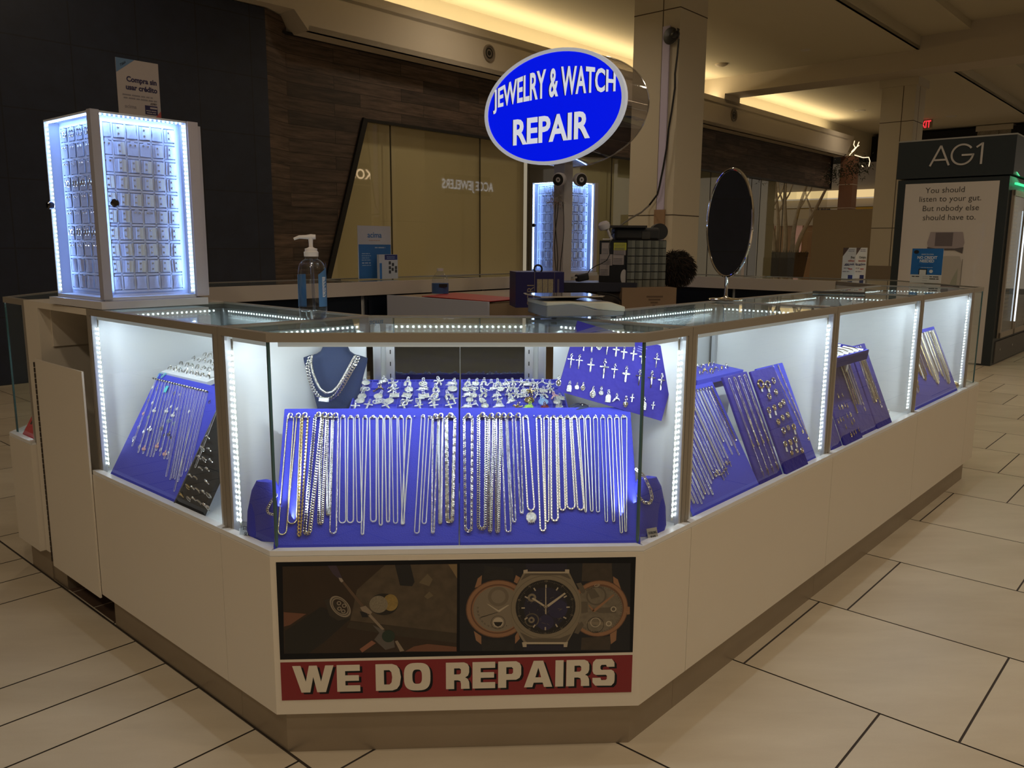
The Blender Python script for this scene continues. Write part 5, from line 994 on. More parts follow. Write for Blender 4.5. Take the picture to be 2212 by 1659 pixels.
mb.box(-.036, .036, pb, -hb*.97, pz-.036, pz+.036); obj('pole', mb, mat('grey_white_pole', (.50, .48, .51), .45), t, T((0.01, 0, 0)), smooth=False)
mb = MB(); mb.box(-.03, .22, pb, pb+.012, pz-.2, pz+.2); obj('pole_foot', mb, mat('grey_white_pole', (.33, .3, .31)), t, smooth=False)
mb = MB()
for k in range(3): mb.tube([(.01+.012*math.sin(i*.9+k*2)+(-.01 if k else .03), -hb*.97-.20-i*.075, pz+.040) for i in range(14)], .002, 5)
obj('hanging_wires', mb, BLACK, t)
mb = MB()
for i in range(60):
    a = R.uniform(0, 6.3); b = R.uniform(-1.2, 1.2); c = Vector((.03*math.cos(a), -hb-.17+.035*b, pz+.03+.025*math.sin(a))); mb.tube([c, c+Vector((R.uniform(-.03, .03), R.uniform(-.03, .03), .03)), c+Vector((R.uniform(-.03, .03), R.uniform(-.04, .03), .01))], .0015, 4)
obj('shrink_wrap_bundle', mb, glassmat('crinkled_wrap', (.9, .9, .9), 1.5, .1, .2), t)
for sx, l, px, py in ((-1, 'white round security camera clamped left of the sign pole', 1207, 388), (1, 'white round security camera clamped right of the sign pole', 1255, 388)):
    cpos = at(px, py, 4.28); dirx = Vector((-.55, -.8, -.15)) if sx < 0 else Vector((.35, -.93, -.1))
    c_ = thing('security_camera', l, 'security camera', frame(cpos, dirx.cross(ZD), dirx), 'security cameras on the sign pole')
    mb = MB(); mb.lathe([(.001, -.06), (.02, -.055), (.032, -.03), (.036, 0), (.0345, .006), (.030, .008)], 28); obj('camera_shell', mb, mat('white_camera_plastic', (.55, .52, .54), .4), c_)
    mb = MB(); mb.lathe([(.0305, .006), (.030, .010), (.014, .009), (.012, .006), (.001, .009)], 28); obj('lens_face', mb, mat('black_lens', (.01, .011, .014), .1), c_)
    mb = MB(); mb.tube([(0, 0, -.05), (-.02*sx, -.02, -.06), (-.045*sx, -.015, -.07)], .009, 8); obj('camera_arm', mb, mat('white_camera_plastic', (.55, .52, .54)), c_)
# ---------------------------------------------------------------- work bench and things on it
dB = 3.62
CORR = mat('tan_bench_board', (.30, .22, .14), .6); PANB = mat('led_tinted_bench_panel', (.62, .65, .78), .5)  # end panel base colour includes the blue-white LED light falling on it
t = thing('work_bench', 'tan and white work bench inside the kiosk', 'bench', KR(1.95, 1.76))
mb = MB(); mb.box(0, 1.6, .03, .78, .06, .985); obj('bench_body', mb, CORR, t, smooth=False)
mb = MB(); mb.box(-.012, 0, 0, .775, .06, .997); obj('end_panel', mb, PANB, t, smooth=False)
mb = MB(); mb.box(0, 1.6, .018, .03, .06, .99); obj('side_panel', mb, CORR, t, smooth=False)
mb = MB(); mb.box(-.008, 1.6, .018, .78, .985, .992); obj('bench_top', mb, CORR, t, smooth=False)
ZT_ = .994
q = [hit(x, y, (0, 0, ZT_+.003), ZD) for x, y in ((911, 640.5), (983, 633), (1130, 645.5), (1058, 652))]
mb = MB(); V = [tuple(a) for a in q]+[tuple(a+Vector((0, 0, .003))) for a in q]; mb.add(V, [(3, 2, 1, 0), (4, 5, 6, 7), (0, 1, 5, 4), (1, 2, 6, 5), (2, 3, 7, 6), (3, 0, 4, 7)])
o = obj('red_folder', mb, mat('red_card', (.42, .008, .016), .5), None, smooth=False); tag(o, 'flat red folder lying on the work bench', 'folder')
X = K(*kuv(hit(951, 634, (0, 0, 1.0), ZD))[:2], ZT_)
dd = (X-CAM).dot(fwd); s_ = dd/F_PX
t = thing('water_bottle', 'half hidden plastic water bottle with a blue label behind the red folder', 'water bottle', T(X))
hb_ = 56*s_; r_ = 17.5*s_
mb = MB(); mb.lathe([(.001, 0), (r_, 0), (r_*1.02, hb_*.35), (r_, hb_*.55), (r_*.86, hb_*.68), (r_*.42, hb_*.87), (r_*.34, hb_*.92)], 24); obj('bottle_body', mb, PB, t)
mb = MB(); mb.lathe([(r_*1.03, hb_*.05), (r_*1.04, hb_*.44)], 24); obj('label', mb, mat('water_label', (.05, .12, .33), .4), t); mb = MB(); mb.lathe([(r_*.40, hb_*.90), (r_*.40, hb_), (.001, hb_)], 16); obj('cap', mb, PUMP, t)
mb = MB(); mb.box(-r_*.1, r_*.9, -r_*1.12, -r_*1.0, hb_*.30, hb_*.42); obj('black_patch', mb, BLACK, t, smooth=False)
# blue carton
def box_from(px0, px1, pyt, dep, xd, zb, dth, **k): pass
def boxthing(name, lab, cat, px0, px1, pyt, pyb, dep, xdir, thick, mt_, part='carton', grp=None, bev=0, zbase=None):
    X = at((px0+px1)/2, pyb, dep); xd = Vector(xdir).normalized(); w_ = (px1-px0)*dep/F_PX/pf_(xd, X); h_ = (pyb-pyt)*dep/F_PX
    if zbase is not None: h_ += X[2]-zbase; X.z = zbase
    t = thing(name, lab, cat, frame(X, xd), grp); mb = MB(); mb.box(-w_/2, w_/2, 0, thick, 0, h_); o = obj(part, mb, mt_, t, smooth=False)
    if bev: md = o.modifiers.new('bevel', 'BEVEL'); md.width = bev; md.segments = 2
    return t, w_, h_
INV = lambda t, M: M
def face_text(t, s, size, mt_, x, z, rot=0, par=None, **k): return text('lettering', s, size, mt_, par or t, T((x, -.0008, z)) @ Rot(math.radians(90), 'X') @ Rot(rot, 'Z'), **k)
t, w_, h_ = boxthing('blue_carton', 'dark blue carton on the work bench', 'carton', 1114, 1218, 588, 643, 3.72, (1, .10, 0), .18, mat('carton_blue', (.014, .012, .10), .45), zbase=ZT_)
t['label'] = 'dark blue carton with three small pictures and upright lettering on the bench'
mb = MB(); [mb.box(x, x+w_*.105, -.0008, 0, h_*.42, h_*.80) for x in (-w_*.06, w_*.055, w_*.17)]; obj('printed_picture', mb, mat('carton_cream', (.33, .29, .20), .6, noise=.5, nscale=160), t, smooth=False)
mb = MB(); mb.box(-w_*.115, -w_*.108, -.0008, 0, 0, h_); mb.box(w_*.30, w_*.304, -.0008, 0, 0, h_); obj('gold_line', mb, mat('carton_gold', (.30, .25, .2), .4), t, smooth=False)
face_text(t, 'SORI', h_*.28, mat('carton_gold', (.3, .25, .2)), -w_*.125, h_*.06, math.radians(90), align='LEFT'); mb = MB(); mb.box(w_*.36, w_*.40, -.0008, 0, h_*.25, h_*.8); obj('fine_print', mb, mat('carton_print', (.12, .10, .14), .6), t, smooth=False)
mb = MB(); mb.torus((0, .05, h_+.012), .018, .0045, (1, 0, 0), (0, 0, 1), 20, 8); o = obj('tape_roll', mb, BLACK, None, t.matrix_world.copy()); tag(o, 'small black ring standing on the blue carton', 'tape roll')
# dark shelf board
t, w_, h_ = boxthing('dark_shelf_tray', 'long dark navy tray across the bench right of the blue carton', 'tray', 1219, 1376, 611, 630, 3.80, (1, .02, 0), .25, mat('tray_navy', (.012, .014, .03), .5), 'tray_body')
tw = t
mb = MB(); mb.box(-w_/2+.02, w_/2-.02, .02, .23, -(at(1300, 630, 3.8)[2]-ZT_), 0); obj('tray_support', mb, mat('cable_shadow', (.05, .04, .035), .8), t, smooth=False)  # plain dark brown block under the tray
mb = MB()
for dx in (-.10, -.02): mb.tube([(dx+.12*math.sin(i*.26), -.015, -.006-.0*i-.10*(i/8)**2) for i in range(9)], .004, 6)
obj('hanging_cable', mb, BLACK, t)
# wall plug adapter
X = at(1262, 607, 3.78)
t = thing('power_adapter', 'black plug power adapter lying on the dark tray with its cable', 'power adapter', frame(X, (1, .3, .18)))
mb = MB(); mb.box(-.028, .028, 0, .04, 0, .034); o = obj('adapter_body', mb, BLACK, t, smooth=False); md = o.modifiers.new('bevel', 'BEVEL'); md.width = .006; md.segments = 3
mb = MB(); mb.box(-.050, -.028, .01, .012, .018, .026); mb.box(-.050, -.028, .028, .030, .018, .026); obj('prong', mb, ALU, t, smooth=False)
mi = t.matrix_world.inverted(); mb = MB(); mb.tube([mi @ at(px, py, d_) for px, py, d_ in ((1270, 590, 3.80), (1275, 582, 3.79), (1288, 574, 3.76), (1300, 569, 3.74), (1311, 562, 3.73), (1317, 550, 3.73), (1316, 532, 3.73), (1318, 520, 3.74))], .0022, 6); obj('cable', mb, BLACK, t)
# parts organiser
t, w_, h_ = boxthing('parts_organizer', 'black parts organizer cabinet with clear drawers and taped notes', 'drawer cabinet', 1293, 1352, 521, 612, 3.86, (1, -.35, 0), .05, BLACK, 'cabinet_side')
NOTE = mat('taped_note', (.36, .32, .32), .7); YN = mat('yellow_note', (.55, .55, .05), .6)
W2 = (1440-1352)*3.9/F_PX
for nm, x0, x1, z0, z1, m_ in (('taped_note', -.42, -.12, .66, .95, NOTE), ('taped_note', -.48, -.02, .42, .68, NOTE), ('yellow_note', .02, .48, .78, .95, YN), ('taped_note', .02, .46, .66, .80, NOTE), ('taped_note', 0, .40, .44, .68, NOTE), ('taped_note', -.48, -.12, .18, .42, NOTE)):
    mb = MB(); mb.box(w_*x0, w_*x1, -.001-(.0006 if z1 > .9 else 0), 0, h_*z0, h_*z1); n_ = obj(nm, mb, m_, t, smooth=False); mb = MB(); [mb.box(w_*(x0+.03), w_*(x1-.05), -.0024, -.0018, h_*(z0+.03+.035*k), h_*(z0+.04+.035*k)) for k in range(4)]; obj('fine_print', mb, mat('note_print', (.16, .15, .17), .7), n_, smooth=False)
mb = MB(); V = ov(1, 1); mb.add([(w_*.42+.016*x, -.002, h_*.16+h_*.17*y) for x, y in V], [tuple(range(N_))[::-1]]); obj('white_oval_knob', mb, mat('white_knob', (.5, .48, .48), .4), t, smooth=False)
mb = MB(); ang = Vector((.93, .36, 0)).normalized(); F2 = t.matrix_world.inverted() @ frame(at(1352, 624, 3.84), ang)
h2 = (624-520)*3.86/F_PX
mb.box(0, W2*1.12, .0, .14, 0, h2); cb = obj('drawer_block', mb, BLACK, t, F2, smooth=False)
CLD = mat('clear_grey_drawer', (.16, .17, .15), .15, spec=.8)
for c in range(5):
    for r in range(6):
        mb = MB(); cw_ = W2*1.12/5; rh = h2/6.2; x = c*cw_+.004; z = .008+r*rh; mb.prism([(x, 0), (x+cw_*.30, -.014), (x+cw_*.72, -.014), (x+cw_*.8, 0)], z, z+rh*.88); mb2 = mb; obj('drawer', mb, CLD, cb, smooth=False)
# cardboard box under the organiser
t, w_, h_ = boxthing('cardboard_box', 'brown cardboard box with faint print under the parts organizer', 'cardboard box', 1343, 1460, 622, 672, 3.82, (1, .10, 0), .28, mat('kraft_cardboard', (.27, .18, .11), .8, noise=.08, nscale=20), zbase=.70)
pt = mat('kraft_print', (.14, .09, .055), .8); lines_ = MB()
for k in range(4): lines_.box(-w_*.05+.01*k, w_*.25-.012*k, -.0008, 0, h_-.045-k*.014, h_-.037-k*.014)
for k in range(4): lines_.box(-w_*.18, w_*.0, -.0008, 0, h_-.12-k*.016, h_-.116-k*.016); lines_.box(w_*.1, w_*.22, -.0008, 0, h_-.12-k*.016, h_-.116-k*.016)
lines_ = [obj('box_print', lines_, pt, t, smooth=False)]
# leftover gear on top of the organiser
t, w_, h_ = boxthing('black_case', 'low black zip case lying on top of the parts organizer', 'case', 1328, 1425, 492, 519, 3.9, (1, -.05, 0), .16, mat('soft_black_case', (.014, .013, .014), .6), 'case_body', bev=.012)
mb = MB(); mb.lathe([(.001, 0), (.055, 0), (.055, .10), (.001, .10)], 24); obj('round_end', mb, mat('soft_black_case', (.014, .013, .014)), t, T((w_/2+.01, .08, .042)) @ Rot(math.radians(90), 'X') @ T((0, 0, -.05)) @ Matrix.Scale(.72, 4))
mb = MB(); mb.box(w_*.10, w_*.28, -.003, 0, .006, .042); obj('pocket', mb, mat('pocket_grey', (.04, .035, .03), .6), t, smooth=False)
t, w_, h_ = boxthing('black_binder', 'thin black binder lying on the zip case', 'binder', 1318, 1398, 487, 491.5, 3.86, (1, -.06, 0), .2, mat('binder_black', (.02, .018, .018), .4), 'cover')
X = at(1305, 518, 3.84)
t = thing('white_headband_magnifier', 'white magnifier lamp head on a short stand at the organizer left edge', 'magnifier', frame(X, (1, .1, 0)))
s_ = 3.84/F_PX; mb = MB(); mb.lathe([(.001, 0), (10*s_, 2*s_), (13*s_, 8*s_), (13*s_, 14*s_), (8*s_, 19*s_), (.001, 20*s_)], 20, sy=.9); obj('lamp_head', mb, mat('white_camera_plastic', (.5, .5, .5)), t, T((2*s_, 0, 20*s_)) @ Rot(-.3, 'Y'))
mb = MB(); mb.tube([(6*s_, 0, 24*s_), (13*s_, 0, 8*s_), (16*s_, -.01, 1*s_)], 3*s_, 8); mb.tube([(16*s_, -.01, 1.5*s_), (-6*s_, -.02, 1*s_)], 1.5*s_, 6); obj('lamp_arm', mb, mat('white_camera_plastic', (.5, .5, .5)), t)
# fur hat
X = at(1460, 578, 3.98)
t = thing('fur_hat', 'dark brown fur hat hanging off the right side of the parts organizer', 'fur hat', frame(X, (1, .2, 0)))
mb = MB(); s_ = 3.98/F_PX; mb.ball((0, 0, 0), 1, n=10, sc=(36*s_, 30*s_, 33*s_)); mb.ball((-12*s_, 0, -18*s_), 1, n=8, sc=(20*s_, 20*s_, 22*s_)); FURM = mat('dark_fur', (.012, .008, .006), .9, noise=.6, nscale=14); obj('fur_body', mb, FURM, t)
mb = MB()
for i in range(1500):
    a = R.uniform(0, 6.283); z = R.uniform(-1, 1); r = math.sqrt(1-z*z); n_ = Vector((r*math.cos(a), r*math.sin(a), z)); p_ = Vector((n_.x*36*s_, n_.y*30*s_, n_.z*33*s_)); d_ = (n_+Vector((.5, -.1, -.8))+Vector((R.gauss(0, .4), R.gauss(0, .4), R.gauss(0, .4)))).normalized()
    mb.tube([p_, p_+d_*7*s_, p_+d_*13*s_+Vector((0, 0, -3*s_))], [.0022, .0014, .0003], 3, caps=False, m=0 if R.random() < .75 else 1)
obj('fur_strands', mb, [FURM, mat('brown_fur', (.05, .028, .016), .8)], t)['kind'] = 'stuff'
# pale plank with camera on the column, and its cable
CU, CV = 8.1, 4.416
PWH = mat('lilac_white_board', (.62, .57, .80), .5)  # pale lilac base raised to include the blue glow of the oval sign
def pole_piece(name, lab, cat, p0, p1, wd, m_, off=.03):
    A = hit(*p0, K(CU-off, 0, 0), UD); B = hit(*p1, K(CU-off, 0, 0), UD); w2 = wd*(A-CAM).dot(fwd)/F_PX/abs(VD.dot(rg2))
    mb = MB(); ax = (B-A); L_ = ax.length; ax.normalize(); c = (A+B)/2
    t = thing(name, lab, cat, T(c)); mb.obox((0, 0, 0), -VD, UD, (VD.cross(UD)).normalized(), w2/2, .012, L_/2); obj(name.split('_')[-1]+'_board', mb, m_, t, smooth=False); return t
t = thing('cable_board', 'narrow pale lilac board rising along the broad cream column', 'board', T(K(CU-.04, CV+.15, 0)))
A = hit(1441, 56, K(CU-.03, 0, 0), UD); B = hit(1424, 453, K(CU-.03, 0, 0), UD); c = kuv((A+B)/2)
wv = 15*10/F_PX/pf_(VD, A)
t.matrix_world = KR(CU-.03, c[1], 0)
mb = MB(); mb.prism([(0, -wv/2), (.022, -wv/2), (.022, wv/2), (0, wv/2)], B[2], A[2]); obj('plank', mb, PWH, t, smooth=False)
mb = MB(); mb.prism([(-.01, -wv*.72), (.022, -wv*.72), (.022, wv*.78), (-.01, wv*.78)], B[2]-.33, B[2]); obj('wood_foot', mb, mat('pine_block', (.33, .21, .13), .7, noise=.1, nscale=20), t, smooth=False)
mb = MB(); mb.prism([(0, -wv*.5), (.02, -wv*.5), (.02, wv*.5), (0, wv*.5)], 0, B[2]-.33); obj('lower_plank', mb, PWH, t, smooth=False)
X = hit(1456, 76, K(CU-.05, 0, 0), UD)
t = thing('column_camera', 'black round camera at the top of the lilac board on the column', 'security camera', frame(X, -VD, -UD))
s_ = 9.9/F_PX; mb = MB(); mb.lathe([(.001, -.02), (.09, -.02), (.10, 0), (.085, .02), (.001, .03)], 24); obj('camera_disc', mb, BLACK, t, T((-.05, 0, .0)))
mb = MB(); mb.ball((0, 0, 0), .055, n=8); mb.tube([(0, 0, 0), (.05, .05, .02)], .02, 8); obj('camera_ball', mb, BLACK, t, T((.03, 0, .02)))
path = [(1466, 84), (1463, 120), (1458, 160), (1458, 190), (1451, 240), (1444, 280), (1440, 320), (1433, 360), (1425, 400), (1420, 420), (1402, 444)]
pts_ = [hit(a, b, K(CU-.06, 0, 0), UD) for a, b in path]
end = [at(1385, 459, 8.5), at(1365, 470, 6.8), at(1350, 480, 5.2), at(1330, 495, 4.2), at(1322, 506, 3.8)]
mb = MB(); mb.tube(pts_+end, [.012]*len(pts_)+[.010, .008, .006, .004, .003], 6); o = obj('black_cable', mb, BLACK, None); tag(o, 'long black cable running from the column camera down to the organizer', 'cable')
# ================================================================ JEWELLERY
def resample(P, step):
    P = [Vector(p) for p in P]; out = [P[0]]; tg = []; acc = 0
    seg = []; 
    d = [0]
    for a, b in zip(P, P[1:]): d.append(d[-1]+(b-a).length)
    n = max(2, int(d[-1]/step)); j = 0; out = []
    for i in range(n+1):
        s = d[-1]*i/n
        while j < len(P)-2 and d[j+1] < s: j += 1
        L_ = d[j+1]-d[j]; f = (s-d[j])/L_ if L_ > 1e-9 else 0; out.append(P[j].lerp(P[j+1], min(1, max(0, f))))
    return np.array([tuple(p) for p in out])
def uloop(x0, x1, xb, wb, y0, y1, z=.003):
    """a chain hung on a pin: two strands from (x0|x1,y0) down to a round bottom at (xb, y1)"""
    r = max(wb/2, .0015); L_ = []
    for i in range(13): s = i/12; L_.append((x0+(xb-r-x0)*s, y0+(y1+r-y0)*s, z))
    for i in range(1, 8): a = math.pi+math.pi*i/8; L_.append((xb+r*math.cos(a), y1+r+r*math.sin(a), z))
    for i in range(13): s = 1-i/12; L_.append((x1+(xb+r-x1)*s, y0+(y1+r-y0)*s, z))
    top = [((x0+x1)/2+(x1-x0)/2*math.cos(a), y0+abs(x1-x0)/2*.6*math.sin(a), z) for a in [math.pi*k/6 for k in range(1, 6)]]
    return L_+top+[L_[0]]
def link_tmpl(kind, w):
    mb = MB()
    if kind == 'curb': mb.torus((0, 0, 0), 1, w*.135, (w*.36*1.15, 0, 0), (0, w*.41, 0), 12, 5); return np.concatenate(mb.v), mb.f, w*.62, .55
    if kind == 'long': mb.torus((0, 0, 0), 1, w*.16, (w*.85, 0, 0), (0, w*.36, 0), 12, 5); return np.concatenate(mb.v), mb.f, w*.62, .3
    if kind == 'small': mb.torus((0, 0, 0), 1, w*.17, (w*.46, 0, 0), (0, w*.36, 0), 7, 4); return np.concatenate(mb.v), mb.f, w*.86, .8
    if kind == 'box': mb.box(-w*.40, w*.40, -w*.42, w*.42, -w*.42, w*.42); return np.concatenate(mb.v), mb.f, w*.92, .78
    if kind == 'rope':
        v, f = _ball((0, 0, 0), 1, 4, (w*.23, w*.56, w*.46)); v = np.array(v); a = .75; c_, s_ = math.cos(a), math.sin(a)
        v = np.stack([v[:, 0]*c_-v[:, 1]*s_, v[:, 0]*s_+v[:, 1]*c_, v[:, 2]], 1); return v, f, w*.36, 0
    if kind == 'bead': v, f = _ball((0, 0, 0), w*.42, 4, (1, 1, 1)); return np.array(v), f, w*.95, 0
TM = {}
def chain_data(name, P, kind, w, m_):
    """links laid along P in the x-y plane of the board"""
    mb = MB()
    if kind == 'snake':
        Q = resample(P, w*.28 if kind == 'rope' else w*1.2); n = len(Q); T_ = np.gradient(Q, axis=0); T_ /= np.linalg.norm(T_, axis=1)[:, None]+1e-9
        N_ = np.stack([-T_[:, 1], T_[:, 0], T_[:, 2]*0], 1); Bz = np.array([0, 0, 1.]); V = np.zeros((n, 8 if kind == 'rope' else 6, 3)); sg = V.shape[1]
        for k in range(sg):
            a = 2*math.pi*k/sg; 
            if kind == 'rope': tw = np.arange(n)*.62; r = w*.5*(.72+.36*np.abs(np.cos(a*1.0-tw/1.0))); 
            else: r = np.full(n, w*.5)
            V[:, k] = Q+N_*(np.cos(a)*r)[:, None]+Bz*(np.sin(a)*r)[:, None]
        f = [(i*sg+k, i*sg+(k+1) % sg, (i+1)*sg+(k+1) % sg, (i+1)*sg+k) for i in range(n-1) for k in range(sg)]
        mb.add(V.reshape(-1, 3), f); return mb.data(name, m_, True, 1.2)
    key = (kind, round(w, 5))
    seq = ['curb', 'curb', 'curb', 'long'] if kind == 'figaro' else [kind]
    for k_ in set(seq):
        if (k_, w) not in TM: TM[(k_, w)] = link_tmpl(k_, w)
    pit = TM[(seq[0], w)][2]; Q = resample(P, pit/2); i = 0; c = 0; V = []; 
    while i < len(Q)-1:
        k_ = seq[c % len(seq)]; v, f, pt_, tw = TM[(k_, w)]; st = 2 if k_ != 'long' else 3
        j = min(i+st, len(Q)-1); 
        d = Q[j]-Q[i]; L_ = np.linalg.norm(d); 
        if L_ < 1e-7: break
        d = d/L_; nrm = np.array([-d[1], d[0], 0]); z = np.array([0, 0, 1.]); a = (tw if kind in ('curb', 'figaro', 'small') else (tw if c % 2 else 0)) 
        n2 = nrm*math.cos(a)+z*math.sin(a); b2 = np.cross(d, n2); ctr = (Q[i]+Q[j])/2
        mb.add(ctr+v[:, :1]*d+v[:, 1:2]*n2+v[:, 2:3]*b2, f); i = j; c += 1
    return mb.data(name, m_, True, 1.0)
# shared small meshes -------------------------------------------------------
def bail(mb, y0, s=1): mb.torus((0, y0+.0035*s, .001), .0028*s, .0009*s, seg=10, sec=4); mb.torus((0, y0+.0085*s, .0015), .0022*s, .0007*s, (1, 0, 0), (0, .7, .7), 10, 4)
def pend(kind, s=1.0, m_=None):
    mb = MB(); t_ = .0016*s
    def plate(pts, z1=t_): mb.prism([(x*s, y*s) for x, y in pts], 0, z1)
    if kind == 'cross':
        plate([(-.0022, -.013), (.0022, -.013), (.0022, .004), (.0085, .004), (.0085, .0082), (.0022, .0082), (.0022, .014), (-.0022, .014), (-.0022, .0082), (-.0085, .0082), (-.0085, .004), (-.0022, .004)])
        for x, y in ((0, -.0135), (0, .0145), (.0088, .0061), (-.0088, .0061)): mb.ball((x*s, y*s, t_*.5), .0021*s, n=4)
        for y in (-.009, -.005, -.001, .0105): mb.ball((0, y*s, t_), .0013*s, n=3)
        mb.ball((0, .006*s, t_), .0026*s, n=4); bail(mb, .0145*s, s)
    elif kind == 'slimcross':
        plate([(-.0011, -.016), (.0011, -.016), (.0014, .006), (.009, .0065), (.009, .0088), (.0014, .009), (.0011, .014), (-.0011, .014), (-.0014, .009), (-.009, .0088), (-.009, .0065), (-.0014, .006)])
        mb.tube([(0, .009*s, t_*1.4), (0, .003*s, t_*1.6), (.0006*s, -.008*s, t_*1.4)], [.0014*s, .0018*s, .0009*s], 6); mb.tube([(-.007*s, .0085*s, t_*1.3), (0, .006*s, t_*1.5), (.007*s, .0085*s, t_*1.3)], .0008*s, 5); mb.ball((0, .0105*s, t_*1.5), .0014*s, n=4); bail(mb, .013*s, s)
    elif kind in ('medal', 'oval'):
        sy = 1 if kind == 'medal' else 1.3; r = .0085 if kind == 'medal' else .0068
        mb.lathe([(.0001, 0), (r*s, 0), (r*s, t_), (r*.86*s, t_*1.35), (r*.82*s, t_*.8), (.0001, t_*.8)], 26, sy=sy)
        mb.ball((0, .001*s, t_), r*.34*s, n=5, sc=(.8, 1.2, .5)); mb.ball((0, -r*.45*s, t_), r*.36*s, n=4, sc=(1.2, .7, .4))
        for k in range(14): a = k*.4488; mb.ball((r*.93*s*math.cos(a), r*.93*s*sy*math.sin(a), t_*1.2), .0009*s, n=3)
        bail(mb, r*sy*s, s)
    elif kind == 'arch':
        plate([(-.007, -.009), (-.002, -.009), (-.002, -.003), (-.003, .001), (0, .003), (.003, .001), (.002, -.003), (.002, -.009), (.007, -.009), (.0075, 0), (.005, .006), (0, .0085), (-.005, .006), (-.0075, 0)][::-1])
        for k in range(11): a = -.5+k*.414; mb.ball((.0058*s*math.cos(a), .0005*s+.0062*s*math.sin(a), t_*1.2), .0012*s, n=3)
        bail(mb, .0085*s, s)
    elif kind == 'gate':
        plate([(-.0062, -.009), (.0062, -.009), (.0062, .004), (.004, .008), (0, .0095), (-.004, .008), (-.0062, .004)]); mb.tube([(0, -.006*s, t_*1.3), (0, .003*s, t_*1.6)], [.0028*s, .002*s], 8); mb.ball((0, .005*s, t_*1.4), .0016*s, n=4)
        mb.tube([(-.0054*s, -.008*s, t_), (-.0054*s, .004*s, t_), (0, .0085*s, t_), (.0054*s, .004*s, t_), (.0054*s, -.008*s, t_)], .0007*s, 5); bail(mb, .0095*s, s)
    elif kind == 'plate':
        plate([(-.009, -.0065), (.009, -.0065), (.009, .0065), (-.009, .0065)])
        for i in range(7): 
            for j in (-1, 1): mb.ball(((-.0085+i*.00283)*s, j*.006*s, t_*1.1), .0011*s, n=3)
        mb.ball((0, 0, t_), .003*s, n=5, sc=(1.4, .9, .5)); bail(mb, .0065*s, s)
    elif kind == 'figure':
        mb.ball((0, .0065*s, t_), .0028*s, n=5); mb.tube([(0, .005*s, t_), (0, -.003*s, t_)], [.0034*s, .0045*s], 8, flat=.6)
        for q in ([(-.003, .003), (-.0085, .006), (-.010, .001)], [(.003, .003), (.0085, .0045), (.0105, .009)], [(-.002, -.002), (-.005, -.008), (-.008, -.010)], [(.002, -.002), (.0045, -.0075), (.002, -.011)]): mb.tube([(x*s, y*s, t_) for x, y in q], [.0022*s, .0018*s, .001*s], 6)
        bail(mb, .0085*s, s)
    elif kind == 'bird':
        mb.ball((0, 0, t_), .0055*s, n=6, sc=(1, .8, .5))
        for k in range(9): a = -.2+k*.42; mb.tube([(0, 0, t_), (.010*s*math.cos(a), .0085*s*math.sin(a), t_*1.2)], [.0016*s, .0006*s], 5)
        mb.ball((.004*s, .006*s, t_*1.3), .0024*s, n=5); mb.tube([(-.003*s, -.002*s, t_), (-.013*s, -.007*s, t_*.6)], [.003*s, .0004*s], 6, flat=.4); bail(mb, .008*s, s)
    elif kind == 'flower':
        for k in range(9): a = k*.698; mb.tube([(.002*s*math.cos(a), .002*s*math.sin(a), t_), (.0065*s*math.cos(a), .0065*s*math.sin(a), t_)], [.0008*s, .0017*s], 6)
        mb.ball((0, 0, t_), .0018*s, n=4); bail(mb, .0075*s, s)
    elif kind == 'palm':
        mb.ball((0, -.002*s, t_*.8), .005*s, n=6, sc=(1, .9, .35))
        for x, l in ((-.0045, .004), (-.0022, .0075), (0, .0085), (.0022, .0075), (.0045, .004)): mb.tube([(x*s, 0, t_*.8), (x*1.05*s, -(.002+l)*s*1.15, t_*.7)], [.0016*s, .0010*s], 6)
        bail(mb, .004*s, s)
    elif kind == 'curl':
        mb.tube([(-.008*s, -.007*s, t_), (-.006*s, -.001*s, t_), (0, .004*s, t_), (.006*s, .002*s, t_), (.009*s, -.003*s, t_)], [.0012*s, .0026*s, .0036*s, .003*s, .0008*s], 8, flat=.6); mb.tube([(-.008*s, -.007*s, t_), (-.011*s, -.006*s, t_)], [.0012*s, .002*s], 5); mb.tube([(0, .004*s, t_), (.002*s, .0085*s, t_)], [.002*s, .0004*s], 5); bail(mb, .006*s, s)
    elif kind == 'ring3':
        for x in (-.006, 0, .006): mb.torus((x*s, 0, t_), .0052*s, .0013*s, seg=16, sec=5)
        bail(mb, .005*s, s)
    return mb.data('pendant_'+kind, m_ or SILD, True, .6)
PD = {}
def PM(kind, m_=SILD, s=1.0):
    k = (kind, m_.name, round(s, 2))
    if k not in PD: PD[k] = pend(kind, s, m_)
    return PD[k]
KN = {'cross': 'pave cross pendant', 'slimcross': 'slim crucifix pendant', 'medal': 'round medal pendant', 'oval': 'oval medal pendant', 'arch': 'horseshoe pendant', 'gate': 'saint plaque pendant', 'plate': 'rectangular plate pendant', 'figure': 'figure pendant', 'bird': 'winged eagle pendant', 'flower': 'small flower pendant', 'palm': 'open palm pendant', 'curl': 'curled dolphin pendant', 'ring3': 'triple ring pendant'}
MN = {'polished_silver': 'silver', 'pave_silver': 'silver', 'two_tone_gold': 'gold', 'pale_gold': 'pale gold'}
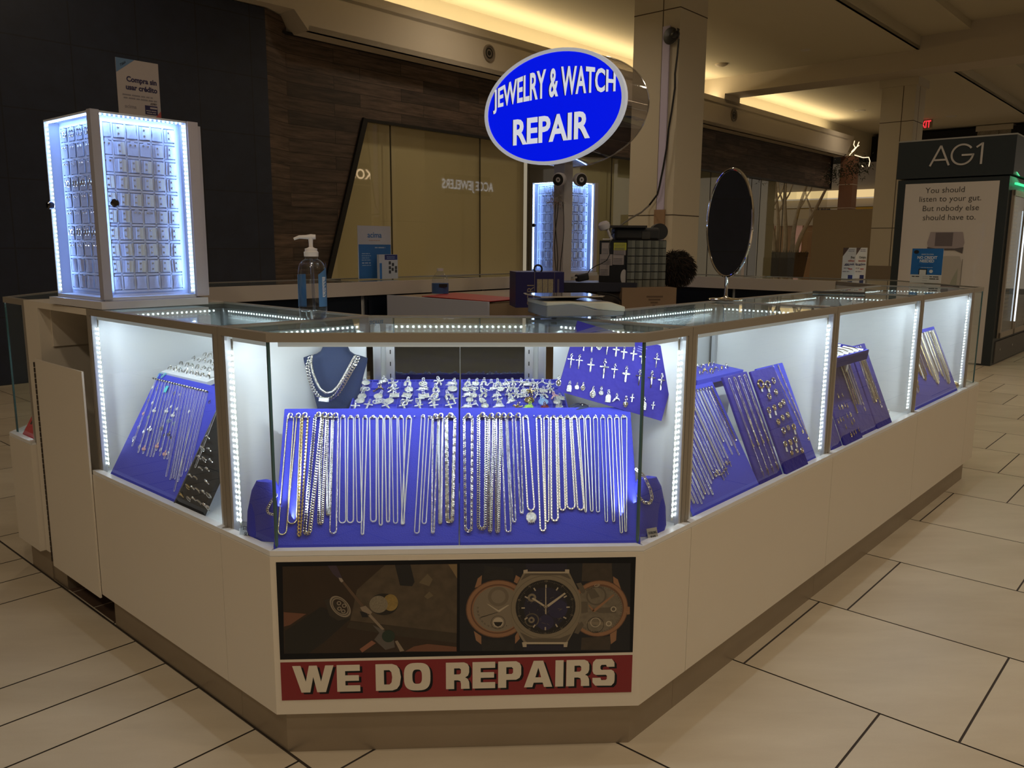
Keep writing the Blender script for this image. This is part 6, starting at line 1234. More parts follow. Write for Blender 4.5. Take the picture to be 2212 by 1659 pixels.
# clasp and pin
_m = MB(); _m.torus((0, .0015, .004), .0032, .0009, seg=12, sec=5); _m.tube([(-.0028, -.004, .004), (-.0034, 0, .0045), (-.001, .003, .0045)], [.001, .0016, .0012], 6); _m.ball((.0024, -.002, .004), .0017, n=4); CLASP = _m.data('clasp', SIL)
_m = MB(); _m.tube([(0, 0, 0), (0, 0, .006)], .0011, 6); _m.ball((0, 0, .0065), .0019, n=4); PIN = _m.data('pin', SIL)
def board(name, label, F, w, h, th, m_, lip=0, crease=False, leg=True, grp=None):
    t = thing(name, label, 'display board', F, grp); mb = MB(); mb.box(-w/2, w/2, 0, h, -th, 0); o = obj('velvet_panel', mb, m_, t, smooth=False); md = o.modifiers.new('bevel', 'BEVEL'); md.width = .003; md.segments = 3
    return t
def slope(F0, xc, y0=.02, z0=ZS+.008, run=.18, rise=.31):
    """board frame in a case frame F0 (x along the face, y inward): x right, y up the slope, z to the viewer"""
    org = F0 @ Vector((xc, y0, z0)); X = F0.to_3x3() @ Vector((1, 0, 0)); Y = (F0.to_3x3() @ Vector((0, 1, 0)))*run+ZD*rise; Y.normalize()
    return frame(org, X, X.cross(Y))
def B2(F, px, py): p = F.inverted() @ hit(px, py, F.translation, F.to_3x3() @ Vector((0, 0, 1))); return p.x, p.y
RA = math.hypot(.18, .31)
# ---- main board in the front case
FC = T((0, 0, 0)); MBF = slope(FC, 0)
for s_, l in ((-1, 'left half of the big blue velvet chain board in the front case'), (1, 'right half of the big blue velvet chain board in the front case')):
    F = MBF @ T((s_*.225, 0, 0)); t = board('chain_board', l, F, .447, .362, .012, BLUE, grp='blue chain boards of the front case')
    for k in range(24): link('pin', PIN, t, T((-.21+k*.0178, .337, 0)))
    mb = MB(); mb.box(-.10, -.02, -.004, .003, -.02, .004); obj('foot_clip', mb, BLACK, t, smooth=False)
def zl(x, y): return (440+x*.33755, 680+y*.33755)
def zr(x, y): return (960+x*.33755, 680+y*.33755)
CH_ = [  # (side, xtopL, xtopR, ytop, xbot, wbot, ybot, kind, width mm, metal, description)
 ('l', 538, 578, 665, 503, 52, 1408, 'rope', 4.2, 'GP', 'rope chain'), ('l', 597, 622, 665, 565, 56, 1338, 'rope', 4.4, 'GP', 'rope chain'), ('l', 634, 668, 662, 612, 16, 1420, 'box', 4.2, 'G', 'box chain'),
 ('l', 716, 762, 658, 664, 34, 1405, 'curb', 9.5, 'S', 'heavy curb chain'), ('l', 762, 790, 660, 748, 24, 1340, 'curb', 7.5, 'S', 'broad curb chain'), ('l', 796, 824, 664, 797, 16, 1282, 'curb', 5.6, 'S', 'medium curb chain'), ('l', 832, 862, 664, 828, 40, 1402, 'small', 3.8, 'S', 'curb chain'),
 ('l', 878, 906, 662, 888, 42, 1334, 'small', 2.8, 'S', 'fine curb chain'), ('l', 925, 960, 665, 938, 40, 1332, 'small', 3.2, 'S', 'fine curb chain'), ('l', 970, 996, 662, 997, 32, 1330, 'small', 2.6, 'S', 'fine curb chain'), ('l', 1020, 1048, 665, 1016, 14, 1408, 'small', 3.2, 'S', 'fine curb chain'),
 ('l', 1063, 1106, 665, 1086, 36, 1326, 'small', 3.4, 'S', 'anchor chain'), ('l', 1115, 1148, 665, 1133, 18, 1348, 'small', 3.4, 'S', 'anchor chain'), ('l', 1158, 1192, 665, 1180, 18, 1328, 'small', 3.6, 'S', 'anchor chain'), ('l', 1202, 1238, 665, 1228, 26, 1336, 'small', 2.6, 'S', 'fine wheat chain'), ('l', 1248, 1278, 665, 1278, 14, 1340, 'small', 2.6, 'S', 'fine wheat chain'), ('l', 1298, 1330, 665, 1272, 14, 1342, 'small', 3.6, 'S', 'wheat chain'),
 ('l', 1394, 1416, 660, 1364, 30, 1400, 'small', 3.0, 'S', 'fine curb chain'), ('l', 1438, 1462, 668, 1411, 26, 1338, 'small', 2.8, 'S', 'fine curb chain'), ('l', 1468, 1500, 670, 1466, 16, 1400, 'small', 4.2, 'S', 'double curb chain'), ('l', 1505, 1530, 666, 1514, 14, 1338, 'curb', 4.8, 'S', 'medium curb chain'), ('l', 1556, 1608, 664, 1578, 34, 1328, 'figaro', 7.2, 'S', 'figaro chain'),
 ('r', 10, 66, 664, 30, 34, 1328, 'figaro', 6.6, 'S', 'figaro chain'), ('r', 126, 178, 666, 154, 40, 1388, 'figaro', 6.8, 'S', 'figaro chain'), ('r', 218, 268, 660, 240, 46, 1374, 'curb', 8.6, 'S', 'heavy curb chain'), ('r', 285, 314, 666, 292, 14, 1390, 'curb', 6.6, 'S', 'broad curb chain'), ('r', 328, 358, 662, 340, 16, 1394, 'curb', 7.2, 'S', 'broad curb chain'), ('r', 364, 392, 664, 408, 36, 1392, 'small', 4.2, 'S', 'curb chain'),
 ('r', 402, 434, 664, 446, 20, 1330, 'small', 4.0, 'S', 'curb chain'), ('r', 455, 486, 664, 494, 18, 1274, 'small', 4.4, 'S', 'curb chain'), ('r', 502, 534, 662, 554, 44, 1252, 'box', 3.2, 'S', 'medallion box chain'),
 ('r', 588, 618, 664, 630, 34, 1384, 'box', 3.2, 'S', 'box chain'), ('r', 636, 666, 664, 658, 20, 1324, 'box', 2.8, 'S', 'box chain'), ('r', 680, 712, 664, 706, 42, 1320, 'box', 3.8, 'S', 'box chain'), ('r', 724, 756, 664, 756, 36, 1252, 'box', 3.4, 'S', 'box chain'), ('r', 768, 802, 664, 810, 52, 1244, 'box', 3.4, 'S', 'box chain'), ('r', 814, 846, 664, 872, 42, 1250, 'box', 3.4, 'S', 'box chain'),
 ('r', 860, 892, 664, 903, 10, 1266, 'snake', 2.8, 'S', 'snake chain'), ('r', 902, 932, 664, 942, 16, 1260, 'snake', 2.8, 'S', 'snake chain'), ('r', 952, 978, 664, 982, 20, 1264, 'rope', 3.0, 'S', 'thin rope chain'), ('r', 998, 1026, 664, 1036, 16, 1326, 'rope', 2.6, 'S', 'thin rope chain'), ('r', 1044, 1070, 664, 1082, 14, 1326, 'snake', 2.6, 'S', 'snake chain'), ('r', 1088, 1116, 664, 1132, 14, 1398, 'snake', 2.6, 'S', 'snake chain'), ('r', 1130, 1166, 662, 1159, 10, 1388, 'rope', 3.6, 'S', 'thin rope chain')]
MT = {'S': SIL, 'G': GOLD, 'GP': GOLDP}; MTN = {'S': 'silver', 'G': 'gold', 'GP': 'pale gold'}
cnt = {'l': 0, 'r': 0}; side_n = {'l': 'left half', 'r': 'right half'}
fm = []
for i, (sd, a, b, yt, xb, wb, yb_, kd, wmm, me_, ds) in enumerate(CH_):
    z_ = zl if sd == 'l' else zr
    (xa, ya), (xc, _), (xe, ye) = B2(MBF, *z_(a, yt)), B2(MBF, *z_(b, yt)), B2(MBF, *z_(xb, yb_)); wbm = wb*.33755*.00114
    w_ = wmm/1000; w_ *= 1.22 if kd == 'small' else 1.12
    P = uloop(xa-(xa+xc)/2, xc-(xa+xc)/2, xe-(xa+xc)/2, wbm, 0, ye-ya, .0012+w_*.42)
    hf = 'l' if (xa+xc)/2 < 0 else 'r'; k = cnt[hf]; cnt[hf] += 1
    o = link('necklace_chain', chain_data('necklace_chain', P, kd, w_, SILF if me_ == 'S' and w_ < .0046 else MT[me_]), None, MBF @ T(((xa+xc)/2, ya, 0)))
    tag(o, f'{MTN[me_]} {ds}, {ORD[k]} from left on the {side_n[hf]} of the big blue board', 'chain', 'chains on the big blue board')
    if w_ > .0046: link('clasp', CLASP, o, T((0, .004, .002)) @ Matrix.Scale(1.7, 4))
    else: link('clasp', CLASP, o, T((0, .003, 0)))
    if 'medallion' in ds: fm = [o, xe-(xa+xc)/2, ye-ya]
mb = MB(); 
o, cx, cy = fm; 
mb.lathe([(.0001, 0), (.0125, 0), (.0135, .001), (.0125, .003), (.0105, .0022), (.0001, .0022)], 30); mb.ball((0, .0035, .003), .0034, n=6, sc=(1, 1.25, .7)); mb.ball((0, -.005, .0025), .006, n=6, sc=(1, .8, .5))
for k in range(7): a = .5+k*.36; mb.tube([(.0045*math.cos(a), .0035+.0045*math.sin(a), .0026), (.0095*math.cos(a), .0015+.0095*math.sin(a), .0026)], .0006, 4)
for x in (-.007, -.003, .002, .007): mb.tube([(x, -.009, .0015), (x*1.1, -.0155, .001)], [.0016, .0006], 5)
for k in range(20): a = k*.314; mb.ball((.0128*math.cos(a), .0128*math.sin(a), .002), .0010, n=3)
mb.torus((0, .0165, .003), .0022, .0009, seg=10, sec=4); mb.tube([(0, .013, .002), (0, .0185, .003)], .0015, 6)
o2 = obj('medallion', mb, SILD, None, MBF @ T((0, 0, .0015)) @ T((o.matrix_world.inverted() and 0, 0, 0))); o2.matrix_world = o.matrix_world @ T((cx, cy-.0175, .001)); tag(o2, 'round silver medallion with a bearded head and rays, hanging on the big board', 'pendant')
# ---- pendant trays behind the board
def tray_frame(x, w, y0=.225, z0=.838, y1=.445, z1=.888):
    o = Vector((x, y0, z0)); Y = Vector((0, y1-y0, z1-z0)).normalized(); return frame(o, (1, 0, 0), Vector((1, 0, 0)).cross(Y))
TF = tray_frame(0, 0); th_ = math.hypot(.22, .05)
for s_, l in ((-1, 'blue compartment tray of pendants behind the left half of the board'), (1, 'blue compartment tray of pendants behind the right half of the board')):
    t = thing('pendant_tray', l, 'tray', TF @ T((s_*.147, 0, 0)), 'pendant trays behind the big board'); w_ = .288
    mb = MB(); mb.box(-w_/2, w_/2, 0, th_, -.022, -.018); mb.box(-w_/2, w_/2, -.004, 0, -.022, .002); mb.box(-w_/2, w_/2, th_, th_+.004, -.022, .002); mb.box(-w_/2, -w_/2+.004, 0, th_, -.022, .002); mb.box(w_/2-.004, w_/2, 0, th_, -.022, .002); obj('tray_shell', mb, BLUE, t, smooth=False)
    mb = MB(); mb.box(-w_/2, w_/2, 0, th_, -.018, -.003); obj('tray_pad', mb, BLUE, t, smooth=False)
    mb = MB(); [mb.box(-w_/2+w_*k/7-.001, -w_/2+w_*k/7+.001, 0, th_, -.003, .0015) for k in range(1, 7)]; [mb.box(-w_/2, w_/2, th_*k/4-.001, th_*k/4+.001, -.003, .0015) for k in (1, 2, 3)]; obj('divider', mb, BLUE, t, smooth=False)
    mb = MB(); mb.box(-w_/2, w_/2, 0, .012, -.3, -.022); obj('riser', mb, BLUE, t, Rot(-math.atan2(.05, .22), 'X') @ T((0, .02, 0)), smooth=False)
def zt(x, y): return (740+x*.23508, 740+y*.23508)
PT = {'l': [[(215, 375, 'medal'), (380, 365, 'bird'), (470, 388, 'figure'), (600, 378, 'arch'), (740, 385, 'medal'), (885, 372, 'figure'), (1010, 385, 'bird')], [(195, 437, 'ring3'), (340, 437, 'curl', 'G'), (460, 442, 'figure'), (610, 438, 'medal'), (745, 432, 'bird'), (860, 438, 'arch'), (1010, 430, 'medal')],
            [(180, 500, 'medal'), (330, 500, 'medal'), (478, 492, 'plate'), (592, 492, 'plate'), (755, 498, 'plate'), (850, 492, 'arch'), (975, 500, 'arch')], [(165, 540, 'medal'), (335, 548, 'ring3'), (432, 542, 'medal'), (585, 552, 'figure'), (712, 535, 'cross'), (835, 545, 'figure'), (1025, 535, 'cross')],
            [(115, 598, 'cross'), (232, 588, 'cross'), (412, 590, 'cross'), (565, 595, 'cross'), (708, 595, 'cross'), (845, 595, 'cross'), (990, 590, 'cross')]],
      'r': [[(1150, 382, 'arch'), (1222, 382, 'medal'), (1298, 378, 'arch'), (1365, 386, 'curl'), (1430, 382, 'arch'), (1505, 388, 'bird'), (1570, 378, 'figure'), (1648, 380, 'figure'), (1702, 386, 'plate'), (1765, 388, 'figure'), (1828, 380, 'curl'), (1898, 398, 'figure')],
            [(1132, 432, 'medal'), (1200, 432, 'ring3'), (1290, 440, 'arch'), (1390, 430, 'bird'), (1452, 432, 'medal'), (1528, 432, 'figure'), (1590, 440, 'figure'), (1678, 452, 'plate'), (1725, 456, 'figure', 'G'), (1780, 442, 'figure'), (1845, 450, 'plate'), (1912, 447, 'figure')],
            [(1152, 486, 'bird'), (1205, 492, 'medal'), (1300, 484, 'arch'), (1420, 492, 'bird'), (1535, 492, 'figure'), (1595, 490, 'figure'), (1660, 492, 'ring3'), (1792, 496, 'curl'), (1852, 496, 'arch'), (1950, 502, 'curl', 'R'), (2000, 518, 'plate')],
            [(1168, 532, 'medal'), (1283, 536, 'gate'), (1432, 540, 'figure'), (1552, 542, 'bird'), (1715, 536, 'medal', 'G'), (1843, 550, 'medal', 'B'), (1968, 552, 'medal')],
            [(1150, 592, 'bird'), (1212, 582, 'curl'), (1308, 586, 'medal'), (1440, 588, 'bird'), (1602, 602, 'figure', 'G'), (1712, 596, 'bird', 'N'), (1858, 602, 'bird', 'D'), (1988, 596, 'medal')]]}
PMAT = {'S': (SILD, 'silver'), 'G': (GOLD, 'gold'), 'R': (ROSE, 'rose toned'), 'B': (LBLUE, 'light blue'), 'N': (GREEN, 'green'), 'D': (DRED, 'dark red')}
rown = ['back row', 'second row', 'middle row', 'fourth row', 'front row']
for sd, tn in (('l', 'left pendant tray'), ('r', 'right pendant tray')):
    for r_, row in enumerate(PT[sd]):
        for c_, e in enumerate(row):
            x, y, kd = e[:3]; mk = e[3] if len(e) > 3 else 'S'; bx, by = B2(TF, *zt(x, y+4)); m_, mn = PMAT[mk]; s_ = 1.45 if sd == 'l' else 1.25
            if kd == 'cross': s_ = 1.15
            if (x, y) == (1010, 430) or mk in 'GB' and kd == 'medal': s_ = 1.6
            o = link('pendant', PM(kd, m_, s_), None, TF @ T((bx, by-.004, .0035)) @ Rot(.22, 'X') @ Rot(R.uniform(-.35, .35)+(.5 if kd == 'cross' and r_ == 4 and c_ > 1 else 0), 'Z'))
            tag(o, f'{mn} {KN[kd]}, {ORD[c_]} from left, {rown[r_]}, {tn}', 'pendant', 'pendants in the trays')
# bar of chain tops seen at the tray back
# ---- bust with two heavy chains
def bust(nm, lab, F, s, m_):
    t = thing(nm, lab, 'necklace bust', F); mb = MB(); V = []; f = []; n = 17; rows = []
    prof = [(0, .050, .018, 0), (.06, .054, .02, 0), (.13, .070, .022, 0), (.185, .086, .022, 0), (.198, .088, .020, 0), (.203, .074, .020, 0), (.208, .052, .022, .002), (.216, .040, .024, .004), (.228, .034, .026, .006), (.262, .033, .027, .008)]
    for (z, hw, dp, yo) in prof:
        for k in range(n): a = math.pi*2*k/n; V.append((hw*math.cos(a)*s, (yo+dp*math.sin(a)*(1 if math.sin(a) < 0 else .5))*s, z*s))
    for i in range(len(prof)-1):
        for k in range(n): l = (k+1) % n; f.append((i*n+k, i*n+l, (i+1)*n+l, (i+1)*n+k))
    f += [tuple(range(n))[::-1], tuple((len(prof)-1)*n+k for k in range(n))]; mb.add(V, f); o = obj('bust_form', mb, m_, t); 
    return t
XB = hit(722, 886, (0, .30, 0), (0, 1, 0)); kx = 140/.145
zb0 = hit(712, 886, (0, .30, 0), (0, 1, 0))[2]-.06
t = bust('necklace_bust', 'dark blue leatherette neck bust wearing two heavy chains in the front case', frame(Vector((hit(722, 800, (0, .31, 0), (0, 1, 0))[0], .335, zb0)), (1, -.08, 0)), 1.0, NAVY)
mb = MB(); mb.box(-.04, .04, -.03, .02, -(zb0-ZS-.006), 0); obj('bust_stand', mb, NAVY, t, smooth=False)
def neck_path(pxs, y): return [hit(a, b, (0, y, 0), (0, 1, 0)) for a, b in pxs]
def place_chain(lab, pxs, yf, kind, w, m_, cat='chain', grp=None):
    P = [hit(a, b, (0, yf(i/(len(pxs)-1)), 0), (0, 1, 0)) for i, (a, b) in enumerate(pxs)]; F = frame(P[len(P)//2], (1, 0, 0), (0, -1, 0)); mi = F.inverted(); Q = [mi @ p for p in P]
    o = link('necklace_chain', chain_data('necklace_chain', Q, kind, w, m_), None, F); tag(o, lab, cat, grp); return o
cur = lambda s: .292-.020*math.sin(math.pi*s)
place_chain('heavy silver rope chain, the upper one on the dark blue neck bust', [(674, 768), (672, 785), (676, 805), (684, 825), (692, 840), (705, 849), (718, 846), (730, 835), (742, 815), (753, 795), (762, 778), (768, 768)], cur, 'rope', .0105, SIL, grp='chains on the neck bust')
place_chain('heavy silver curb chain with a pave clasp, the lower one on the neck bust', [(670, 772), (664, 790), (668, 815), (676, 840), (688, 857), (700, 863), (715, 862), (728, 852), (742, 830), (756, 805), (768, 785), (774, 771)], lambda s: cur(s)-.003, 'curb', .0125, SIL, grp='chains on the neck bust')
XQ = hit(700, 863, (0, .268, 0), (0, 1, 0)); mb = MB(); mb.box(-.013, .013, -.005, .005, -.003, .004); o = obj('clasp_bar', mb, SILD, None, frame(XQ, (1, 0, -.1), (0, -1, 0)), smooth=False)
mo = [c for c in C.objects if c.get('label', '').startswith('heavy silver curb chain with')][0]; o.parent = mo; o.matrix_parent_inverse = mo.matrix_world.inverted()
# side busts low behind the board edges
for sx, l in ((-1, 'blue velvet neck form low at the left corner of the front case'), (1, 'blue velvet neck form low at the right corner of the front case')):
    px = [(598, 1068), (585, 1085), (577, 1100), (579, 1108), (590, 1112), (600, 1108)] if sx < 0 else [(1373, 1012), (1392, 1030), (1404, 1055), (1409, 1075), (1404, 1087), (1392, 1086), (1378, 1070)]
    t = thing('neck_form', l, 'necklace bust', T((sx*.478, .105, ZS+.007)) @ Rot(sx*.25, 'Z'))
    mb = MB(); mb.lathe([(.001, 0), (.052, 0), (.058, .02), (.054, .07), (.040, .125), (.026, .15), (.001, .155)], 24, sy=.38); obj('velvet_form', mb, BLUE, t)
    place_chain(('silver curb' if sx < 0 else 'silver figaro')+f' chain on the low neck form at the {"left" if sx < 0 else "right"} corner', px, lambda s: .080+.0*s, 'curb' if sx < 0 else 'figaro', .0085, SIL)
# ---- crosses panel
CPF0 = at(1335, 800, 2.13)
nz = Vector((.06, -1, .18)).normalized(); u0 = hit(1256, 697, CPF0, nz); u1 = hit(1475, 760, CPF0, nz); d1 = hit(1424, 909, CPF0, nz); d0 = hit(1196, 840, CPF0, nz)
CX = ((u1-u0).normalized()+(d1-d0).normalized()).normalized(); CF = frame(CPF0, CX, nz); wid = ((u1-u0).length+(d1-d0).length)/2; hei = ((u0-d0).length+(u1-d1).length)/2; cc = (u0+u1+d0+d1)/4; lc = CF.inverted() @ cc
t = thing('cross_panel', 'tilted dark blue cloth panel of crosses and medals at the right of the front case', 'display board', CF); mb = MB(); mb.box(lc.x-wid/2, lc.x+wid/2, lc.y-hei/2, lc.y+hei/2, -.006, 0); o = obj('cloth_panel', mb, BLUED, t, smooth=False)
mb = MB(); [mb.box(.035, .06-.006*k, .075-.006*k, .077-.006*k, 0, .0003) for k in range(3)]; obj('faint_print', mb, mat('faint_silver_print', (.18, .18, .45), .5), t, smooth=False)
def zc_(x, y): return (1180+x*.14467, 720+y*.14467)
CR = [[(565, 160, 'slimcross'), (680, 205, 'cross'), (785, 200, 'oval'), (905, 230, 'slimcross'), (1040, 275, 'cross'), (1155, 310, 'cross'), (1298, 335, 'cross'), (1430, 380, 'cross'), (1640, 425, 'slimcross'), (1820, 470, 'cross')],
      [(365, 430, 'slimcross'), (485, 445, 'slimcross'), (660, 500, 'cross'), (860, 555, 'slimcross', 1.3), (1015, 580, 'slimcross'), (1185, 640, 'cross', 1.2), (1385, 680, 'slimcross', 1.1), (1565, 710, 'slimcross', 1.15), (1712, 745, 'slimcross', 1.15)],
      [(180, 740, 'oval'), (340, 820, 'gate'), (455, 805, 'medal', .7), (545, 815, 'oval', .8), (690, 908, 'oval', 1.1), (815, 888, 'flower'), (920, 970, 'gate', 1.15), (1045, 985, 'curl', 1.0), (1185, 1030, 'palm', 1.15), (1280, 980, 'cross', .65), (1450, 1080, 'gate', 1.2), (1592, 1090, 'cross', .6)]]
for r_, row in enumerate(CR):
    for c_, e in enumerate(row):
        x, y, kd = e[:3]; s_ = (e[3] if len(e) > 3 else 1.0)*(.98 if kd != 'cross' else .9); p = CF.inverted() @ hit(*zc_(x, y), CPF0, nz)
        gr = Vector((0, 0, -1)); g = CF.to_3x3().inverted() @ gr; a = math.atan2(-g.x, g.y)+math.pi
        if r_ == 0 and c_ == 0: p.y -= .002
        o = link('pendant', PM(kd, SIL if kd in ('slimcross', 'oval', 'palm') else SILD, s_), None, CF @ T((p.x, min(p.y, lc.y+hei/2-.02), .001)) @ Rot(-a*.0-.10, 'Z') @ Rot(math.radians(0), 'Z'))
        o.matrix_world = CF @ T((p.x, p.y, .001)) @ Rot(math.atan2(-g.x, -g.y)*-1, 'Z') if False else CF @ T((p.x, p.y, .001)) @ Rot(.17, 'Z')
        tag(o, f'silver {KN[kd]}, {ORD[c_]} from left in the {["upper", "middle", "lower"][r_]} row of the tilted cross panel', 'pendant', 'pendants on the tilted cross panel')
# bangle pillow below the panel
t = thing('bangle_pillow', 'dark blue half round bangle pillow under the tilted cross panel', 'bangle stand', frame(at(1255, 884, 2.16)+Vector((0, 0, -.02)), (1, .1, 0)))
mb = MB(); V = [(.035*math.cos(a), .035*math.sin(a)*.9) for a in [math.pi*k/12 for k in range(13)]]; mb.prism([(x, y) for x, y in V], -.03, .03, axis='y'); obj('pillow', mb, NAVY, t, T((0, 0, 0)))
for k, yy in ((0, -.018), (1, .004)):
    mb = MB(); mb.tube([(.0375*math.cos(a), yy, .0345*math.sin(a)) for a in [math.pi*k_/16 for k_ in range(17)]], .0012, 6); mb.ball((0, yy, .0345), .003, n=4); mb.ball((.02, yy, .029), .0026, n=4)
    o = obj('bangle', mb, SIL, None, t.matrix_world.copy()); tag(o, ['silver bangle nearest the glass on the dark bangle pillow', 'silver bangle at the back of the dark bangle pillow'][k], 'bangle')
# sterling silver signs (acrylic blocks)
for px, py, wpx, hpx, l, rz in ((535, 1148, 44, 36, 'larger clear acrylic block sign reading STERLING SILVER at the left corner', .35), (1412, 1155, 26, 26, 'small grey block sign reading STERLING SILVER at the right corner', -.4)):
    X = hit(px, py+hpx*.45, (0, 0, ZS+.007), ZD); dd = (X-CAM).dot(fwd); s_ = dd/F_PX
    t = thing('sterling_sign', l, 'sign', frame(X, (math.cos(rz), -math.sin(rz)*(1), 0)) @ Rot(-.35, 'X')); w_ = wpx*s_; h_ = hpx*s_
    mb = MB(); mb.box(-w_/2, w_/2, 0, .002, 0, h_); obj('acrylic_block', mb, glassmat('acrylic_block', (.85, .88, .9), 1.45, .1, .12) if wpx > 30 else mat('sign_grey', (.35, .35, .33), .5), t, smooth=False)
    tt_ = mat('sign_ink', (.04, .045, .06), .5)
    for s2, zz in (('STERLING', .52), ('SILVER', .18)): text('lettering', s2, h_*.30, tt_, t, T((0, -.001, h_*zz)) @ Rot(math.radians(90), 'X'), .62, .0)
# ================================================================ LEFT CASE
LF = T(K(0, VG)) @ Rot(math.radians(-45), 'Z'); LL = VG-.87
LB = slope(LF, .30, .02); 
xl = B2(LB, 236, 1027)[0]; xr = B2(LB, 376, 1089)[0]; wv_ = xr-xl
LBF = LB @ T(((xl+xr)/2, 0, 0))
t = board('chain_board', 'slanted blue velvet board of fine pendant chains in the left case', LBF, wv_, RA, .01, BLUE)
xs0 = B2(LBF, 385, 1090)[0]; t2 = thing('ring_board', 'slanted black velvet board of rings in the left case', 'display board', LBF @ T((wv_/2+.004, 0, 0)))
rw = .15; mb = MB(); mb.box(0, rw, .0, RA*.98, -.012, 0); obj('velvet_panel', mb, VBLK, t2, smooth=False); mb = MB(); mb.box(-.004, 0, 0, RA*.98, -.014, .003); mb.box(0, rw, -.006, 0, -.014, .003); obj('tray_edge', mb, mat('grey_tray_edge', (.10, .10, .11), .4), t2, smooth=False)
RBF = LBF @ T((wv_/2+.004, 0, 0))
def ring_mesh(m_, kind):
    mb = MB(); r = .0095; mb.tube([(r*math.cos(a), r*math.sin(a), 0) for a in [math.pi*k/12 for k in range(-1, 14)]], [.0012+.0012*abs(math.sin(math.pi*k/14)) for k in range(15)], 6)
    if kind == 0: mb.ball((0, r*1.1, 0), .0034, n=5)
    elif kind == 1: [mb.ball((r*math.cos(a), r*math.sin(a), .0012), .0022, n=4) for a in [math.pi*k/7 for k in range(1, 7)]]
    elif kind == 2: mb.ball((0, r*1.15, 0), .0045, n=5, sc=(1.2, .9, .8)); [mb.ball((.0045*math.cos(a), r*1.15+.0045*math.sin(a), 0), .0015, n=3) for a in [k*.785 for k in range(8)]]
    else: mb.torus((0, 0, .001), r*.92, .0014, seg=18, sec=5)
    return mb.data('ring', m_)
RM = [[ring_mesh(m_, k) for k in range(4)] for m_ in (SIL, GOLD)]
def zz2(x, y): return (x*.3737, 600+y*.3737)
RG = [[(1215, 930)], [(1185, 990), (1222, 1000)], [(1165, 1045), (1195, 1052), (1232, 1065)], [(1175, 1110), (1212, 1115)], [(1115, 1152), (1145, 1162), (1210, 1190)], [(1100, 1210), (1128, 1222), (1155, 1230), (1188, 1245), (1218, 1258)], [(1065, 1265), (1105, 1278), (1135, 1285), (1165, 1300), (1192, 1318), (1215, 1330)]]
for r_, row in enumerate(RG):
    for c_, (x, y) in enumerate(row):
        bx, by = B2(RBF, *zz2(x, y)); g = 1 if (r_ >= 5 and c_ == 0) else 0
        o = link('ring', RM[g][(r_*3+c_) % 4], None, RBF @ T((bx, by-.002, .006)) @ Rot(1.0, 'X') @ Rot(R.uniform(-.4, .4)-.5, 'Z')); tag(o, f'{["silver", "gold"][g]} ring, {ORD[c_]} from left in the {ORD[r_]} row down the black ring board', 'ring', 'rings on the black velvet board')
# bead bar at the top and hanging chains
LT = [(885, 585, 735, 950, 1), (905, 590, 765, 975, 1), (925, 595, 800, 1012, 1), (942, 600, 828, 1018, 2), (958, 604, 850, 1032, 0), (975, 608, 870, 1036, 0), (992, 612, 886, 1036, 0), (1008, 617, 905, 1000, 2), (1024, 621, 925, 1030, 1), (1040, 626, 950, 1048, 2), (1056, 630, 968, 1050, 1), (1072, 634, 962, 1150, 0), (1088, 638, 985, 1168, 0), (1104, 642, 1000, 1160, 0), (1120, 645, 1012, 1165, 0), (1136, 649, 1030, 1180, 0), (1152, 653, 1008, 1235, 0), (1168, 657, 1048, 1150, 0), (1184, 661, 1075, 1120, 0), (1200, 665, 1095, 1110, 0)]
mbq = []
def motif(mb, x, y, s, solid):
    if solid: mb.prism([(x-s, y), (x, y-s*1.2), (x+s, y), (x, y+s*1.2)], .001, .003)
    else: mb.tube([(x-s, y, .002), (x, y-s*1.2, .002), (x+s, y, .002), (x, y+s*1.2, .002)], .0009, 4, closed=True)
for i, (x0, y0, x1, y1, ty) in enumerate(LT):
    a = B2(LBF, *zz2(x0, y0)); b = B2(LBF, *zz2(x1, y1)); P = uloop(-.0035, .0035, b[0]-a[0], .007, 0, b[1]-a[1], .002)
    if abs(a[0]) > wv_/2: a = (wv_/2*.98, a[1])
    o = link('necklace_chain', chain_data('necklace_chain', P, 'bead' if i % 4 == 3 and ty == 0 else 'small', .0022, SILF), None, LBF @ T((a[0], a[1], 0))); tag(o, f'fine silver chain{" with drops" if ty else ""}, {ORD[i]} from left on the slanted board, left case', 'chain', 'chains on the slanted board in the left case')
    if ty:
        for k in range(5 if ty == 1 else 3):
            s_ = (.12+.2*k) if ty == 1 else (.42+.26*k); col = [PAPER, SIL, ROSE][k % 3] if i % 2 else [SIL, PAPER, mat('seafoam_shell', (.35, .55, .5), .3)][k % 3]
            mb = MB(); xx = (b[0]-a[0])*s_; yy = (b[1]-a[1])*s_; motif(mb, xx-.003, yy, .0052, True) if (k+i) % 2 else motif(mb, xx-.003, yy, .0052, False)
            if ty == 2: [motif(mb, xx+dx, yy+dy, .004, True) for dx, dy in ((.006, 0), (-.009, 0), (-.002, .008))]
            obj('clover_drop', mb, col, o, smooth=False)
mb = MB(); pa = B2(LBF, *zz2(888, 583)); pb_ = B2(LBF, *zz2(1212, 662)); pb_ = (min(pb_[0], wv_/2), pb_[1])
n_ = 44
for k in range(n_): mb.ball((pa[0]+(pb_[0]-pa[0])*k/n_, pa[1]+(pb_[1]-pa[1])*k/n_, .004), .0030, n=4, m=k % 2)
o = obj('bead_row', mb, [SIL, mat('dark_bead', (.05, .05, .06), .3)], t, smooth=True)
mb = MB(); q = B2(LBF, *zz2(968, 645)); mb.box(q[0]-.008, q[0]+.008, q[1]-.012, q[1]+.010, .004, .005); o = obj('turquoise_tag', mb, TEAL, None, LBF.copy(), smooth=False); tag(o, 'small turquoise price tag on the slanted blue board in the left case', 'price tag')
